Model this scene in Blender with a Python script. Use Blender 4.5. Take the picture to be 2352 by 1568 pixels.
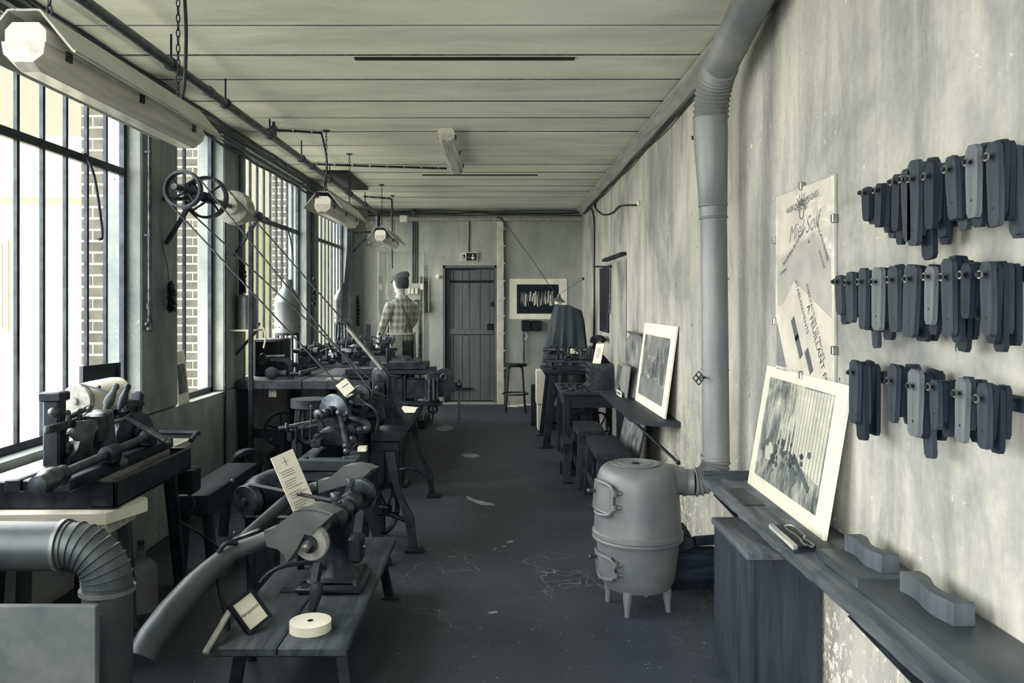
import bpy, bmesh, math, random
from mathutils import Vector, Matrix, Quaternion
random.seed(7)
V = Vector
PI = math.pi
SC = bpy.context.scene
COL = SC.collection
for o in list(bpy.data.objects):
    bpy.data.objects.remove(o)

# ------------------------------------------------------------------ camera
K, CX, CY, EYE = 1870.0, 1150.0, 695.0, 1.5      # focal length and vanishing point in a 2352 x 1568 frame
cam = bpy.data.cameras.new('camera')
cam.sensor_width = 36.0
cam.lens = K * 36.0 / 2352.0
cam.shift_x = (1176.0 - CX) / 2352.0
cam.shift_y = -(784.0 - CY) / 2352.0
cam.clip_start = 0.05
camo = bpy.data.objects.new('camera', cam)
camo.location = (0, 0, EYE)
camo.rotation_euler = (PI / 2, 0, 0)
COL.objects.link(camo)
SC.camera = camo

# ------------------------------------------------------------------ light
world = bpy.data.worlds.new('sky')
SC.world = world
world.use_nodes = True
bg = world.node_tree.nodes['Background']
bg.inputs['Color'].default_value = (1.0, 0.99, 0.78, 1)
bg.inputs["Strength"].default_value = 1.05
sun = bpy.data.lights.new('daylight_sun', 'SUN')
sun.energy = 38.0
sun.angle = math.radians(150)
sun.color = (1.0, 0.965, 0.985)
suno = bpy.data.objects.new('daylight_sun', sun)
d = V((1.0, 0.02, -0.42)).normalized()
suno.rotation_euler = d.to_track_quat('-Z', 'Y').to_euler()
suno.location = (-6, 5, 6)
COL.objects.link(suno)
SC.view_settings.view_transform = 'Standard'
SC.view_settings.look = 'None'
SC.view_settings.exposure = 0.0
SC.view_settings.gamma = 1.0
SC.view_settings.use_curve_mapping = False

# ------------------------------------------------------------------ helpers: picture <-> place
def P(px, py, Y):                    # the point at distance Y that is seen at (px, py)
    return V(((px - CX) * Y / K, Y, EYE - (py - CY) * Y / K))
def PX(px, py, X):                   # the same, for a point on the plane x = X
    Y = X * K / (px - CX)
    return P(px, py, Y)
def PZ(px, py, Z):                   # the same, for a point at height Z
    Y = (EYE - Z) * K / (py - CY)
    return P(px, py, Y)

# ------------------------------------------------------------------ helpers: colour
STOPS = [(0, (5, 14, 25)), (40, (27, 38, 49)), (80, (69, 78, 83)), (128, (122, 127, 128)), (190, (191, 190, 180)), (255, (255, 254, 236))]
def T(v):
    for (a, ca), (b, cb) in zip(STOPS, STOPS[1:]):
        if v <= b:
            t = (v - a) / (b - a)
            c = [ca[i] + (cb[i] - ca[i]) * t for i in range(3)]
            break
    out = []
    for x in c:
        x /= 255.0
        out.append(x / 12.92 if x <= 0.04045 else ((x + 0.055) / 1.055) ** 2.4)
    return (out[0], out[1], out[2], 1.0)

class NT:
    def __init__(s, name):
        s.m = bpy.data.materials.new(name)
        s.m.use_nodes = True
        s.t = s.m.node_tree
        s.b = s.t.nodes['Principled BSDF']
        s.tc = s.n('ShaderNodeTexCoord')
    def n(s, kind, **kw):
        x = s.t.nodes.new(kind)
        for k, v in kw.items():
            setattr(x, k, v)
        return x
    def l(s, a, b):
        s.t.links.new(a, b)
    def map(s, scale=(1, 1, 1), rot=(0, 0, 0), src='Object', loc=(0, 0, 0)):
        mp = s.n('ShaderNodeMapping')
        mp.inputs['Scale'].default_value = scale
        mp.inputs['Rotation'].default_value = rot
        mp.inputs['Location'].default_value = loc
        s.l(s.tc.outputs[src], mp.inputs['Vector'])
        return mp.outputs['Vector']
    def noise(s, vec, scale, detail=4, rough=0.55, dist=0.0):
        x = s.n('ShaderNodeTexNoise')
        x.inputs['Scale'].default_value = scale
        x.inputs['Detail'].default_value = detail
        x.inputs['Roughness'].default_value = rough
        x.inputs['Distortion'].default_value = dist
        s.l(vec, x.inputs['Vector'])
        return x.outputs['Fac']
    def ramp(s, fac, stops):
        x = s.n('ShaderNodeValToRGB')
        e = x.color_ramp.elements
        while len(e) < len(stops):
            e.new(0.5)
        for i, (p, c) in enumerate(stops):
            e[i].position = p
            e[i].color = c if len(c) == 4 else (*c, 1)
        s.l(fac, x.inputs['Fac'])
        return x.outputs['Color']
    def mix(s, fac, a, b, mode='MIX'):
        x = s.n('ShaderNodeMix', data_type='RGBA', blend_type=mode)
        for sock, v in ((x.inputs[0], fac), (x.inputs[6], a), (x.inputs[7], b)):
            if hasattr(v, 'is_linked') or hasattr(v, 'links'):
                s.l(v, sock)
            else:
                sock.default_value = v
        return x.outputs[2]
    def math(s, op, a, b=0.0):
        x = s.n('ShaderNodeMath', operation=op)
        for sock, v in ((x.inputs[0], a), (x.inputs[1], b)):
            if hasattr(v, 'links'):
                s.l(v, sock)
            else:
                sock.default_value = v
        return x.outputs[0]
    def bump(s, h, strength=0.3, dist=0.01):
        x = s.n('ShaderNodeBump')
        x.inputs['Strength'].default_value = strength
        x.inputs['Distance'].default_value = dist
        s.l(h, x.inputs['Height'])
        s.l(x.outputs['Normal'], s.b.inputs['Normal'])
    def done(s, col, rough=0.6, metal=0.0, spec=0.4):
        if hasattr(col, 'links'):
            s.l(col, s.b.inputs['Base Color'])
        else:
            s.b.inputs['Base Color'].default_value = col
        if hasattr(rough, 'links'):
            s.l(rough, s.b.inputs['Roughness'])
        else:
            s.b.inputs['Roughness'].default_value = rough
        s.b.inputs['Metallic'].default_value = metal
        s.b.inputs['Specular IOR Level'].default_value = spec
        return s.m

def plain(name, a, b, scale=6.0, rough=0.6, metal=0.0, spec=0.4, bump=0.15, stretch=(1, 1, 1), lo=0.35, hi=0.68):
    n = NT(name)
    f = n.noise(n.map(stretch), scale, 5, 0.6)
    c = n.ramp(f, [(lo, T(a)), (hi, T(b))])
    if bump:
        n.bump(f, bump, 0.004)
    return n.done(c, rough, metal, spec)

MAT = {}
MAT['iron'] = plain('dark_cast_iron', 22, 60, 14, 0.42, 0.55, 0.5)
MAT['iron_worn'] = plain('worn_steel', 50, 100, 18, 0.38, 0.7, 0.5)
MAT['iron_black'] = plain('black_iron', 6, 20, 12, 0.5, 0.2, 0.4)
MAT['steel'] = plain('bright_steel', 120, 185, 20, 0.3, 0.85, 0.5)
MAT['zinc'] = plain('zinc_sheet', 100, 135, 3.5, 0.42, 0.55, 0.5, 0.08)
MAT['zinc_dark'] = plain('grey_duct_sheet', 66, 94, 3.0, 0.45, 0.5, 0.5, 0.06)
MAT['stove'] = plain('grey_stove_enamel', 98, 114, 5, 0.46, 0.15, 0.4, 0.10)
MAT['pipe'] = plain('aluminised_flue_pipe', 104, 140, 3.5, 0.5, 0.25, 0.5, 0.06, (1, 1, 0.3))
MAT['white'] = plain('white_plastic', 205, 225, 6, 0.4, 0, 0.5, 0)
MAT['paper'] = plain('white_paper', 215, 235, 9, 0.7, 0, 0.3, 0)
MAT['ink'] = plain('print_ink', 25, 40, 9, 0.7, 0, 0.2, 0)
MAT['ink_grey'] = plain('grey_print_ink', 90, 110, 9, 0.7, 0, 0.2, 0)
MAT['rubber'] = plain('black_rubber', 8, 24, 12, 0.55, 0, 0.4, 0.05)
MAT['cable'] = plain('dark_cable_sheath', 20, 44, 12, 0.5, 0, 0.4, 0)
MAT['leather'] = plain('leather_belt', 62, 98, 10, 0.55, 0, 0.35, 0.1)
MAT['cloth_dark'] = plain('dark_drape_cloth', 70, 90, 3, 0.9, 0, 0.1, 0.1)
MAT['plaster_white'] = plain('lime_wash', 175, 215, 5, 0.9, 0, 0.2, 0.3)
MAT['stone'] = plain('abrasive_stone', 140, 165, 60, 0.9, 0, 0.2, 0.3)
MAT['foam'] = plain('pale_box_board', 200, 222, 3, 0.8, 0, 0.2, 0.05)
MAT['horn'] = plain('dark_horn', 12, 30, 20, 0.4, 0, 0.4, 0.2)

def wood(name, a, b, scale=3.0, axis=0, rough=0.55, spec=0.35, bump=0.3, patches=None):
    n = NT(name)
    st = [9.0, 9.0, 9.0]
    st[axis] = 0.8
    v = n.map(tuple(st))
    f = n.noise(v, scale, 6, 0.62, 0.6)
    c = n.ramp(f, [(0.3, T(a)), (0.7, T(b))])
    if patches:
        p = n.noise(n.map(), 2.6, 3)
        pf = n.ramp(p, [(0.5, (0, 0, 0)), (0.66, (1, 1, 1))])
        c = n.mix(pf, c, T(patches))
    n.bump(f, bump, 0.004)
    return n.done(c, rough, 0, spec)
for ax, nm in ((0, 'x'), (1, 'y'), (2, 'z')):
    MAT['wood_dark_' + nm] = wood('dark_oiled_wood_' + nm, 14, 46, 3.0, ax)
    MAT['wood_mid_' + nm] = wood('worn_brown_wood_' + nm, 36, 84, 3.0, ax, 0.62, 0.3, 0.35, 40)
    MAT['wood_pale_' + nm] = wood('pale_scrubbed_wood_' + nm, 120, 185, 3.0, ax, 0.6, 0.3)
MAT['door_wood'] = wood('grey_painted_door_boards', 88, 112, 2.0, 2, 0.6, 0.3, 0.15)
MAT['ceil_trim'] = wood('grey_ceiling_moulding', 120, 165, 2.5, 1, 0.7)

def glass(name, tint=(1, 1, 0.97), spec=0.08, rough=0.02):
    n = NT(name)
    tr = n.n('ShaderNodeBsdfTransparent')
    tr.inputs['Color'].default_value = (*tint, 1)
    gl = n.n('ShaderNodeBsdfGlossy')
    gl.inputs['Roughness'].default_value = rough
    fr = n.n('ShaderNodeLayerWeight')
    fr.inputs['Blend'].default_value = 0.5
    mx = n.n('ShaderNodeMixShader')
    f = n.math('MULTIPLY', n.math('POWER', fr.outputs['Facing'], 4.0), 0.35)
    f = n.math('ADD', f, spec)
    n.l(f, mx.inputs[0])
    n.l(tr.outputs[0], mx.inputs[1])
    n.l(gl.outputs[0], mx.inputs[2])
    n.l(mx.outputs[0], n.t.nodes['Material Output'].inputs['Surface'])
    return n.m
MAT['pane'] = glass('old_window_glass', (0.98, 0.98, 0.95), 0.0)
MAT['plexi'] = glass('clear_plexiglass', (0.97, 0.98, 0.97), 0.03)
MAT['bottle'] = plain('dusty_bottle_glass', 110, 135, 5, 0.25, 0, 0.6, 0)
MAT['bottle'].node_tree.nodes['Principled BSDF'].inputs['Alpha'].default_value = 0.5
MAT['foil'] = glass('wrinkled_clear_film', (0.96, 0.96, 0.95), 0.05, 0.12)

def diffuser(name):
    n = NT(name)
    f = n.noise(n.map((20, 1.5, 20)), 1.5, 3)
    c = n.ramp(f, [(0.3, T(180)), (0.7, T(232))])
    n.bump(f, 0.2, 0.003)
    n.b.inputs['Transmission Weight'].default_value = 0.25
    return n.done(c, 0.18, 0, 0.6)
MAT['diffuser'] = diffuser('ribbed_lamp_diffuser')
MAT['reflector'] = plain('enamelled_reflector', 150, 175, 4, 0.35, 0.1, 0.5, 0.03)

def wall_mat(name, base, light, dark, chip, chip_z, soot=None, tint=None):
    n = NT(name)
    v = n.map()
    big = n.noise(v, 0.9, 5, 0.6, 0.4)
    c = n.ramp(big, [(0.30, T(dark)), (0.47, T(base)), (0.68, T(light))])
    st = n.noise(n.map((2.2, 2.2, 0.45)), 2.4, 6, 0.65, 0.5)
    sf = n.ramp(st, [(0.44, (0, 0, 0)), (0.70, (1, 1, 1))])
    c = n.mix(n.math('MULTIPLY', sf, 0.72), c, T(dark))
    fine = n.noise(v, 30, 4, 0.7)
    c = n.mix(0.35, c, n.ramp(fine, [(0.3, T(dark)), (0.7, T(light))]), 'SOFT_LIGHT')
    # small dark nail marks and scuffs
    nk = n.noise(n.map((1, 1, 0.6)), 22, 2, 0.5)
    c = n.mix(n.ramp(nk, [(0.765, (0, 0, 0)), (0.79, (1, 1, 1))]), c, T(70))
    # flaking white chips low on the wall
    sx = n.n('ShaderNodeSeparateXYZ')
    n.l(n.tc.outputs['Object'], sx.inputs[0])
    zf = n.n('ShaderNodeMapRange')
    zf.inputs['From Min'].default_value = chip_z
    zf.inputs['From Max'].default_value = chip_z - 0.75
    n.l(sx.outputs['Z'], zf.inputs['Value'])
    ch = n.noise(n.map((1, 1, 0.7)), 34, 6, 0.75)
    ch2 = n.noise(v, 2.3, 3, 0.6)
    thr = n.math('ADD', n.math('MULTIPLY', zf.outputs[0], 0.11), n.math('MULTIPLY', ch2, 0.34))
    f = n.math('ADD', ch, thr)
    cf = n.ramp(f, [(0.845, (0, 0, 0)), (0.865, (1, 1, 1))])
    c = n.mix(cf, c, T(chip))
    if soot is not None:                      # smoke stain left by the flue
        dy = n.math('ABSOLUTE', n.math('SUBTRACT', sx.outputs['Y'], n.math('ADD', soot, n.math('MULTIPLY', n.math('SUBTRACT', sx.outputs['Z'], 1.5), -0.10))))
        sm = n.n('ShaderNodeMapRange', interpolation_type='SMOOTHSTEP')
        sm.inputs['From Min'].default_value = 0.16
        sm.inputs['From Max'].default_value = 0.0
        n.l(dy, sm.inputs['Value'])
        c = n.mix(n.math('MULTIPLY', n.math('MULTIPLY', sm.outputs[0], st), 1.1), c, T(70))
    h = n.math('ADD', n.math('MULTIPLY', fine, 0.4), n.math('ADD', n.math('MULTIPLY', big, 1.5), cf))
    n.bump(h, 0.25, 0.006)
    if tint:
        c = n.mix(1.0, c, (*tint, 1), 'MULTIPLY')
    return n.done(c, 0.85, 0, 0.2)
MAT['wall_right'] = wall_mat('patchy_distempered_plaster', 172, 196, 118, 230, 0.95, 3.72)
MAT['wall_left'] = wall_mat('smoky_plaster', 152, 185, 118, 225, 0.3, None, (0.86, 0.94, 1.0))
MAT['wall_back'] = wall_mat('grey_plaster', 168, 190, 145, 225, 0.6, None, (0.90, 0.955, 1.0))

def floor_mat():
    n = NT('stained_concrete_floor')
    v = n.map()
    big = n.noise(v, 1.1, 6, 0.65, 0.6)
    c = n.ramp(big, [(0.3, (0.023, 0.034, 0.051, 1)), (0.7, (0.054, 0.071, 0.093, 1))])
    fine = n.noise(v, 60, 3, 0.7)
    c = n.mix(0.5, c, n.ramp(fine, [(0.3, T(50)), (0.7, T(150))]), 'SOFT_LIGHT')
    sp = n.noise(v, 55, 2, 0.6)
    c = n.mix(n.ramp(sp, [(0.72, (0, 0, 0)), (0.75, (1, 1, 1))]), c, T(150))
    pt = n.noise(n.map((1, 0.7, 1)), 3.1, 4, 0.6, 0.4)
    pf = n.ramp(pt, [(0.715, (0, 0, 0)), (0.74, (1, 1, 1))])
    c = n.mix(n.math('MULTIPLY', pf, 0.6), c, T(165))
    vo = n.n('ShaderNodeTexVoronoi', feature='DISTANCE_TO_EDGE')
    vo.inputs['Scale'].default_value = 1.3
    wv = n.n('ShaderNodeVectorMath', operation='ADD')
    nz = n.n('ShaderNodeTexNoise')
    nz.inputs['Scale'].default_value = 4.0
    n.l(v, nz.inputs['Vector'])
    n.l(v, wv.inputs[0])
    n.l(nz.outputs['Color'], wv.inputs[1])
    n.l(wv.outputs[0], vo.inputs['Vector'])
    crack = n.ramp(vo.outputs['Distance'], [(0.0, (1, 1, 1)), (0.008, (0, 0, 0))])
    gate = n.ramp(n.noise(v, 0.8, 2), [(0.5, (0, 0, 0)), (0.6, (1, 1, 1))])
    c = n.mix(n.math('MULTIPLY', n.math('MULTIPLY', crack, gate), 0.5), c, T(150))
    n.bump(fine, 0.2, 0.003)
    return n.done(c, n.ramp(big, [(0.3, (0.5,) * 3), (0.7, (0.75,) * 3)]), 0, 0.4)
MAT['floor'] = floor_mat()

def ceil_mat():
    n = NT('smoke_stained_ceiling_board')
    v = n.map((0.5, 1.6, 1))
    big = n.noise(v, 1.1, 6, 0.62, 0.5)
    c = n.ramp(big, [(0.3, T(205)), (0.52, T(236)), (0.75, T(252))])
    st = n.noise(n.map((0.8, 9, 1)), 3.0, 5, 0.6)
    c = n.mix(0.28, c, n.ramp(st, [(0.3, T(118)), (0.7, T(215))]), 'SOFT_LIGHT')
    bl = n.noise(n.map((3, 9, 1)), 5.5, 3, 0.6)
    c = n.mix(n.ramp(bl, [(0.71, (0, 0, 0)), (0.75, (1, 1, 1))]), c, T(95))
    c = n.mix(1.0, c, (0.93, 0.965, 1.0, 1), 'MULTIPLY')
    n.bump(st, 0.15, 0.004)
    return n.done(c, 0.8, 0, 0.2)
MAT['ceiling'] = ceil_mat()
def outdoor(name, c, k=0.12, scale=6):
    n = NT(name)
    f = n.noise(n.map(), scale, 4, 0.6)
    a = tuple(x * (1 - k) for x in c) + (1,)
    b = tuple(x * (1 + k) for x in c) + (1,)
    n.bump(f, 0.3, 0.004)
    return n.done(n.ramp(f, [(0.3, a), (0.7, b)]), 0.9, 0, 0.1)
MAT['brick'] = outdoor('sooty_brick', (0.10, 0.10, 0.088), 0.3, 9)
MAT['mortar'] = outdoor('pale_mortar', (0.50, 0.50, 0.38), 0.1, 12)
MAT['courtyard'] = outdoor('grey_courtyard_paving', (0.34, 0.34, 0.28), 0.1, 2)
MAT['facade'] = outdoor('pale_facade', (0.62, 0.62, 0.47), 0.06, 1.5)
MAT['roof_tile'] = outdoor('weathered_roof_tiles', (0.38, 0.38, 0.29), 0.12, 6)

# ------------------------------------------------------------------ helpers: things
ROOT = {}
def tag(o, label=None, cat=None, group=None, kind=None):
    if label: o['label'] = label
    if cat: o['category'] = cat
    if group: o['group'] = group
    if kind: o['kind'] = kind
    return o
def thing(name, label, cat, loc, group=None, kind=None):
    o = bpy.data.objects.new(name, None)
    o.empty_display_size = 0.05
    o.location = loc
    COL.objects.link(o)
    ROOT[o.name] = V(loc)
    tag(o, label, cat, group, kind)
    return o
def frame_to(a):
    return V(a).normalized().to_track_quat('Z', 'Y').to_matrix()

class B:
    """Collects shapes, in room coordinates, into one mesh."""
    def __init__(s):
        s.v = []
        s.f = []
        s.fm = []
        s.cur = 0
    def add(s, vs, fs):
        k = len(s.v)
        s.v += [V(x) for x in vs]
        s.f += [[i + k for i in f] for f in fs]
        s.fm += [s.cur] * len(fs)
        return s
    def box(s, a, b, bev=0.0):           # two opposite corners
        a, b = V(a), V(b)
        lo = V([min(a[i], b[i]) for i in range(3)])
        hi = V([max(a[i], b[i]) for i in range(3)])
        return s.obox((lo + hi) / 2, hi - lo, None, bev)
    def obox(s, c, size, rot=None, bev=0.0):
        R = rot if rot is not None else Matrix.Identity(3)
        h = V(size) / 2
        c = V(c)
        bev = min(bev, h.x * 0.9, h.y * 0.9, h.z * 0.9)
        if bev <= 0:
            vs = [c + R @ V((x * h.x, y * h.y, z * h.z)) for z in (-1, 1) for x, y in ((-1, -1), (1, -1), (1, 1), (-1, 1))]
            return s.add(vs, [(3, 2, 1, 0), (4, 5, 6, 7), (0, 1, 5, 4), (1, 2, 6, 5), (2, 3, 7, 6), (3, 0, 4, 7)])
        rings = []
        for z, ins in ((-h.z, bev), (-h.z + bev, 0), (h.z - bev, 0), (h.z, bev)):
            x, y = h.x - ins, h.y - ins
            e = bev * 0.7
            rings.append([c + R @ V((px, py, z)) for px, py in ((-x + e, -y), (x - e, -y), (x, -y + e), (x, y - e), (x - e, y), (-x + e, y), (-x, y - e), (-x, -y + e))])
        return s.loft(rings)
    def loft(s, rings, closed=True, caps=True):
        n = len(rings[0])
        vs = [p for r in rings for p in r]
        fs = []
        for i in range(len(rings) - 1):
            for j in range(n if closed else n - 1):
                a, b = i * n + j, i * n + (j + 1) % n
                fs.append((a, b, b + n, a + n))
        if caps:
            fs.append(tuple(range(n - 1, -1, -1)))
            fs.append(tuple(range((len(rings) - 1) * n, len(rings) * n)))
        return s.add(vs, fs)
    def bar(s, p0, p1, w, h, up=(0, 0, 1), bev=0.0):     # rectangular bar between two points
        p0, p1 = V(p0), V(p1)
        z = (p1 - p0)
        L = z.length
        z.normalize()
        x = V(up).cross(z)
        if x.length < 1e-4:
            x = V((1, 0, 0)).cross(z)
            if x.length < 1e-4:
                x = V((0, 1, 0)).cross(z)
        x.normalize()
        y = z.cross(x)
        R = Matrix((x, y, z)).transposed()
        return s.obox((p0 + p1) / 2, (w, h, L), R, bev)
    def cyl(s, p0, p1, r0, r1=None, n=16, caps=True):
        r1 = r0 if r1 is None else r1
        p0, p1 = V(p0), V(p1)
        R = frame_to(p1 - p0)
        rings = [[p + R @ V((math.cos(t * 2 * PI / n) * r, math.sin(t * 2 * PI / n) * r, 0)) for t in range(n)] for p, r in ((p0, r0), (p1, r1))]
        return s.loft(rings, True, caps)
    def tube(s, pts, r, n=8, closed=False, smooth=0):
        pts = [V(p) for p in pts]
        if smooth:
            pts = spline(pts, smooth, closed)
        m = len(pts)
        rr = r if isinstance(r, (list, tuple)) else [r] * m
        if len(rr) != m:
            rr = [rr[min(len(rr) - 1, int(i * len(rr) / m))] for i in range(m)]
        tans = []
        for i in range(m):
            a = pts[(i - 1) % m] if (closed or i > 0) else pts[i]
            b = pts[(i + 1) % m] if (closed or i < m - 1) else pts[i]
            tans.append((b - a).normalized())
        u = tans[0].orthogonal().normalized()
        rings = []
        for i in range(m):
            if i:
                u = tans[i - 1].rotation_difference(tans[i]) @ u
                u = (u - tans[i] * u.dot(tans[i])).normalized()
            w = tans[i].cross(u)
            rings.append([pts[i] + (u * math.cos(t * 2 * PI / n) + w * math.sin(t * 2 * PI / n)) * rr[i] for t in range(n)])
        if closed:
            rings.append(rings[0])
        return s.loft(rings, True, not closed)
    def lathe(s, c, prof, axis=(0, 0, 1), n=24):         # profile of (radius, distance along axis)
        c = V(c)
        R = frame_to(axis)
        rings = [[c + R @ V((math.cos(t * 2 * PI / n) * r, math.sin(t * 2 * PI / n) * r, z)) for t in range(n)] for r, z in prof]
        return s.loft(rings)
    def ring(s, c, axis, ro, ri, w, n=28):               # flat ring (rim of a wheel)
        pr = [(ri, -w / 2), (ro, -w / 2), (ro, w / 2), (ri, w / 2), (ri, -w / 2)]
        c = V(c)
        R = frame_to(axis)
        rings = [[c + R @ V((math.cos(t * 2 * PI / n) * r, math.sin(t * 2 * PI / n) * r, z)) for t in range(n)] for r, z in pr]
        return s.loft(rings, True, False)
    def torus(s, c, axis, Rr, r, n=28, m=8):
        R = frame_to(axis)
        c = V(c)
        return s.tube([c + R @ V((math.cos(t * 2 * PI / n) * Rr, math.sin(t * 2 * PI / n) * Rr, 0)) for t in range(n)], r, m, True)
    def ball(s, c, r, n=14, m=9, axis=(0, 0, 1)):
        r = (r, r, r) if not isinstance(r, (tuple, list)) else r
        c = V(c)
        R = frame_to(axis)
        rings = []
        for i in range(m + 1):
            a = -PI / 2 + PI * min(max(i / m, 0.015), 0.985)
            rings.append([c + R @ V((math.cos(a) * math.cos(t * 2 * PI / n) * r[0], math.cos(a) * math.sin(t * 2 * PI / n) * r[1], math.sin(a) * r[2])) for t in range(n)])
        return s.loft(rings)
    def prism(s, poly, o, ux, uy, th):                   # polygon in the plane (ux, uy) at o, thickness along ux x uy
        o, ux, uy = V(o), V(ux).normalized(), V(uy).normalized()
        nz = ux.cross(uy).normalized()
        a = [o + ux * x + uy * y - nz * th / 2 for x, y in poly]
        b = [p + nz * th for p in a]
        return s.loft([a, b])
    def quad(s, a, b, c, d):
        return s.add([a, b, c, d], [(0, 1, 2, 3)])
    def sheet(s, grid, th=0.0):                          # grid of points, optionally thickened
        m, n = len(grid), len(grid[0])
        vs = [V(p) for r in grid for p in r]
        fs = [(i * n + j, i * n + j + 1, (i + 1) * n + j + 1, (i + 1) * n + j) for i in range(m - 1) for j in range(n - 1)]
        return s.add(vs, fs)
    def build(s, name, mat, parent=None, label=None, cat=None, group=None, kind=None, angle=0.7, base=None):
        me = bpy.data.meshes.new(name)
        if parent is not None:
            o0 = ROOT[parent.name]
        elif base is not None:
            o0 = V(base)
        else:
            lo = [min(v[i] for v in s.v) for i in range(3)]
            hi = [max(v[i] for v in s.v) for i in range(3)]
            o0 = V(((lo[0] + hi[0]) / 2, (lo[1] + hi[1]) / 2, lo[2]))
        me.from_pydata([v - o0 for v in s.v], [], s.f)
        bm = bmesh.new()
        bm.from_mesh(me)
        bmesh.ops.recalc_face_normals(bm, faces=bm.faces)
        bm.to_mesh(me)
        bm.free()
        for m_ in (mat if isinstance(mat, list) else [mat]):
            me.materials.append(MAT[m_] if isinstance(m_, str) else m_)
        if isinstance(mat, list):
            me.polygons.foreach_set('material_index', s.fm)
        me.shade_smooth()
        me.set_sharp_from_angle(angle=angle)
        o = bpy.data.objects.new(name, me)
        COL.objects.link(o)
        if parent is not None:
            o.parent = parent
        else:
            o.location = o0
        ROOT[o.name] = o0
        return tag(o, label, cat, group, kind)

def spline(pts, k, closed=False):
    pts = [V(p) for p in pts]
    n = len(pts)
    out = []
    for i in range(n if closed else n - 1):
        p0 = pts[(i - 1) % n] if (closed or i) else pts[0]
        p1, p2 = pts[i], pts[(i + 1) % n]
        p3 = pts[(i + 2) % n] if (closed or i + 2 < n) else pts[-1]
        for j in range(k):
            t = j / k
            out.append(0.5 * ((2 * p1) + (p2 - p0) * t + (2 * p0 - 5 * p1 + 4 * p2 - p3) * t * t + (3 * p1 - p0 - 3 * p2 + p3) * t ** 3))
    if not closed:
        out.append(pts[-1])
    return out

def text(body, size, o, ux, uy, mat, parent, name='lettering', align='CENTER', shear=0.0, space=1.0):
    cu = bpy.data.curves.new(name, 'FONT')
    cu.body = body
    cu.size = size
    cu.align_x = align
    cu.align_y = 'CENTER'
    cu.shear = shear
    cu.space_character = space
    cu.resolution_u = 3
    t = bpy.data.objects.new(name, cu)
    COL.objects.link(t)
    bpy.context.view_layer.update()
    dg = bpy.context.evaluated_depsgraph_get()
    me = bpy.data.meshes.new_from_object(t.evaluated_get(dg))
    bpy.data.objects.remove(t)
    bpy.data.curves.remove(cu)
    ux, uy, o = V(ux).normalized(), V(uy).normalized(), V(o)
    o0 = ROOT[parent.name]
    for v in me.vertices:
        v.co = o + ux * v.co.x + uy * v.co.y - o0
    me.materials.clear()
    me.materials.append(MAT[mat])
    ob = bpy.data.objects.new(name, me)
    COL.objects.link(ob)
    ob.parent = parent
    ROOT[ob.name] = o0
    return ob

def wheel(root, c, axis, R, rim, hub, width, spokes, mat, hubw=None, name='wheel', curve=False):
    """spoked wheel: rim, hub and spokes as parts of the root"""
    ax = V(axis).normalized()
    fr = frame_to(ax)
    o = B().ring(c, ax, R, R - rim, width, 32).build(name + '_rim' if name != 'wheel' else 'wheel_rim', mat, root)
    hw = hubw or width * 1.4
    B().lathe(c, [(hub * 0.35, -hw / 2), (hub, -hw / 2), (hub, hw / 2), (hub * 0.35, hw / 2)], ax, 16).build('hub', mat, root)
    for i in range(spokes):
        a = i * 2 * PI / spokes + 0.3
        d0 = fr @ V((math.cos(a), math.sin(a), 0))
        if curve:
            d1 = fr @ V((math.cos(a + 0.45), math.sin(a + 0.45), 0))
            d2 = fr @ V((math.cos(a + 0.55), math.sin(a + 0.55), 0))
            B().tube([V(c) + d0 * hub * 0.8, V(c) + d1 * (R * 0.55), V(c) + d2 * (R - rim * 0.6)], [rim * 0.55, rim * 0.45, rim * 0.5], 6, False, 3).build('spoke', mat, root)
        else:
            B().tube([V(c) + d0 * hub * 0.8, V(c) + d0 * (R - rim * 0.6)], [rim * 0.5, rim * 0.42], 6).build('spoke', mat, root)
    return o
# ------------------------------------------------------------------ the room
XL, XR, YB, ZC = -2.15, 1.2, 12.0, 2.89
XG = -2.25                                        # plane of the window bars
Y0L, Y0R = -2.0, -2.0                               # the walls begin beside the photographer
SILL, HEAD = 0.81, 2.83
WIN = [(-0.10, 2.10), (2.70, 4.87), (5.42, 6.33), (6.87, 9.03), (9.57, 11.5)]

B().box((-2.36, -2.0, -0.08), (1.4, 12.2, 0.0)).build('floor', 'floor', kind='structure')
FLOOR = bpy.data.objects['floor']
MAT['smear'] = plain('dry_plaster_smear', 118, 150, 20, 0.9, 0, 0.2, 0.1)
for outl in ([(1070, 1140), (1080, 1141), (1092, 1147), (1112, 1152), (1134, 1156), (1137, 1161), (1122, 1160), (1106, 1160), (1090, 1153), (1076, 1148)], [(1060, 1046), (1070, 1042), (1086, 1041), (1098, 1044), (1102, 1048), (1088, 1051), (1072, 1051)], [(1000, 982), (1012, 978), (1030, 977), (1042, 981), (1036, 986), (1020, 990), (1006, 988)]):
    q = [PZ(x, y, 0.0) for x, y in outl]
    B().loft([[p + V((0, 0, 0.0002)) for p in q], [p + V((0, 0, 0.0012)) for p in q]]).build('plaster_smear', 'smear', FLOOR)
w = B()
ys = [Y0L] + [y for ab in WIN for y in ab] + [YB]
w.box((-2.36, Y0L, 0), (XL, YB, SILL))
w.box((-2.36, Y0L, HEAD), (XL, YB, 2.98))
for i in range(0, len(ys), 2):
    w.box((-2.36, ys[i], SILL), (XL, ys[i + 1], HEAD), 0.012)
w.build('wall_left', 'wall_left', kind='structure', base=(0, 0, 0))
B().box((XR, Y0R, 0), (XR + 0.15, YB + 0.15, 2.98)).build('wall_right', 'wall_right', kind='structure', base=(0, 0, 0))
DX0, DX1, DZ0, DZ1 = -0.854, -0.064, 0.03, 2.05
w = B()
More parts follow.
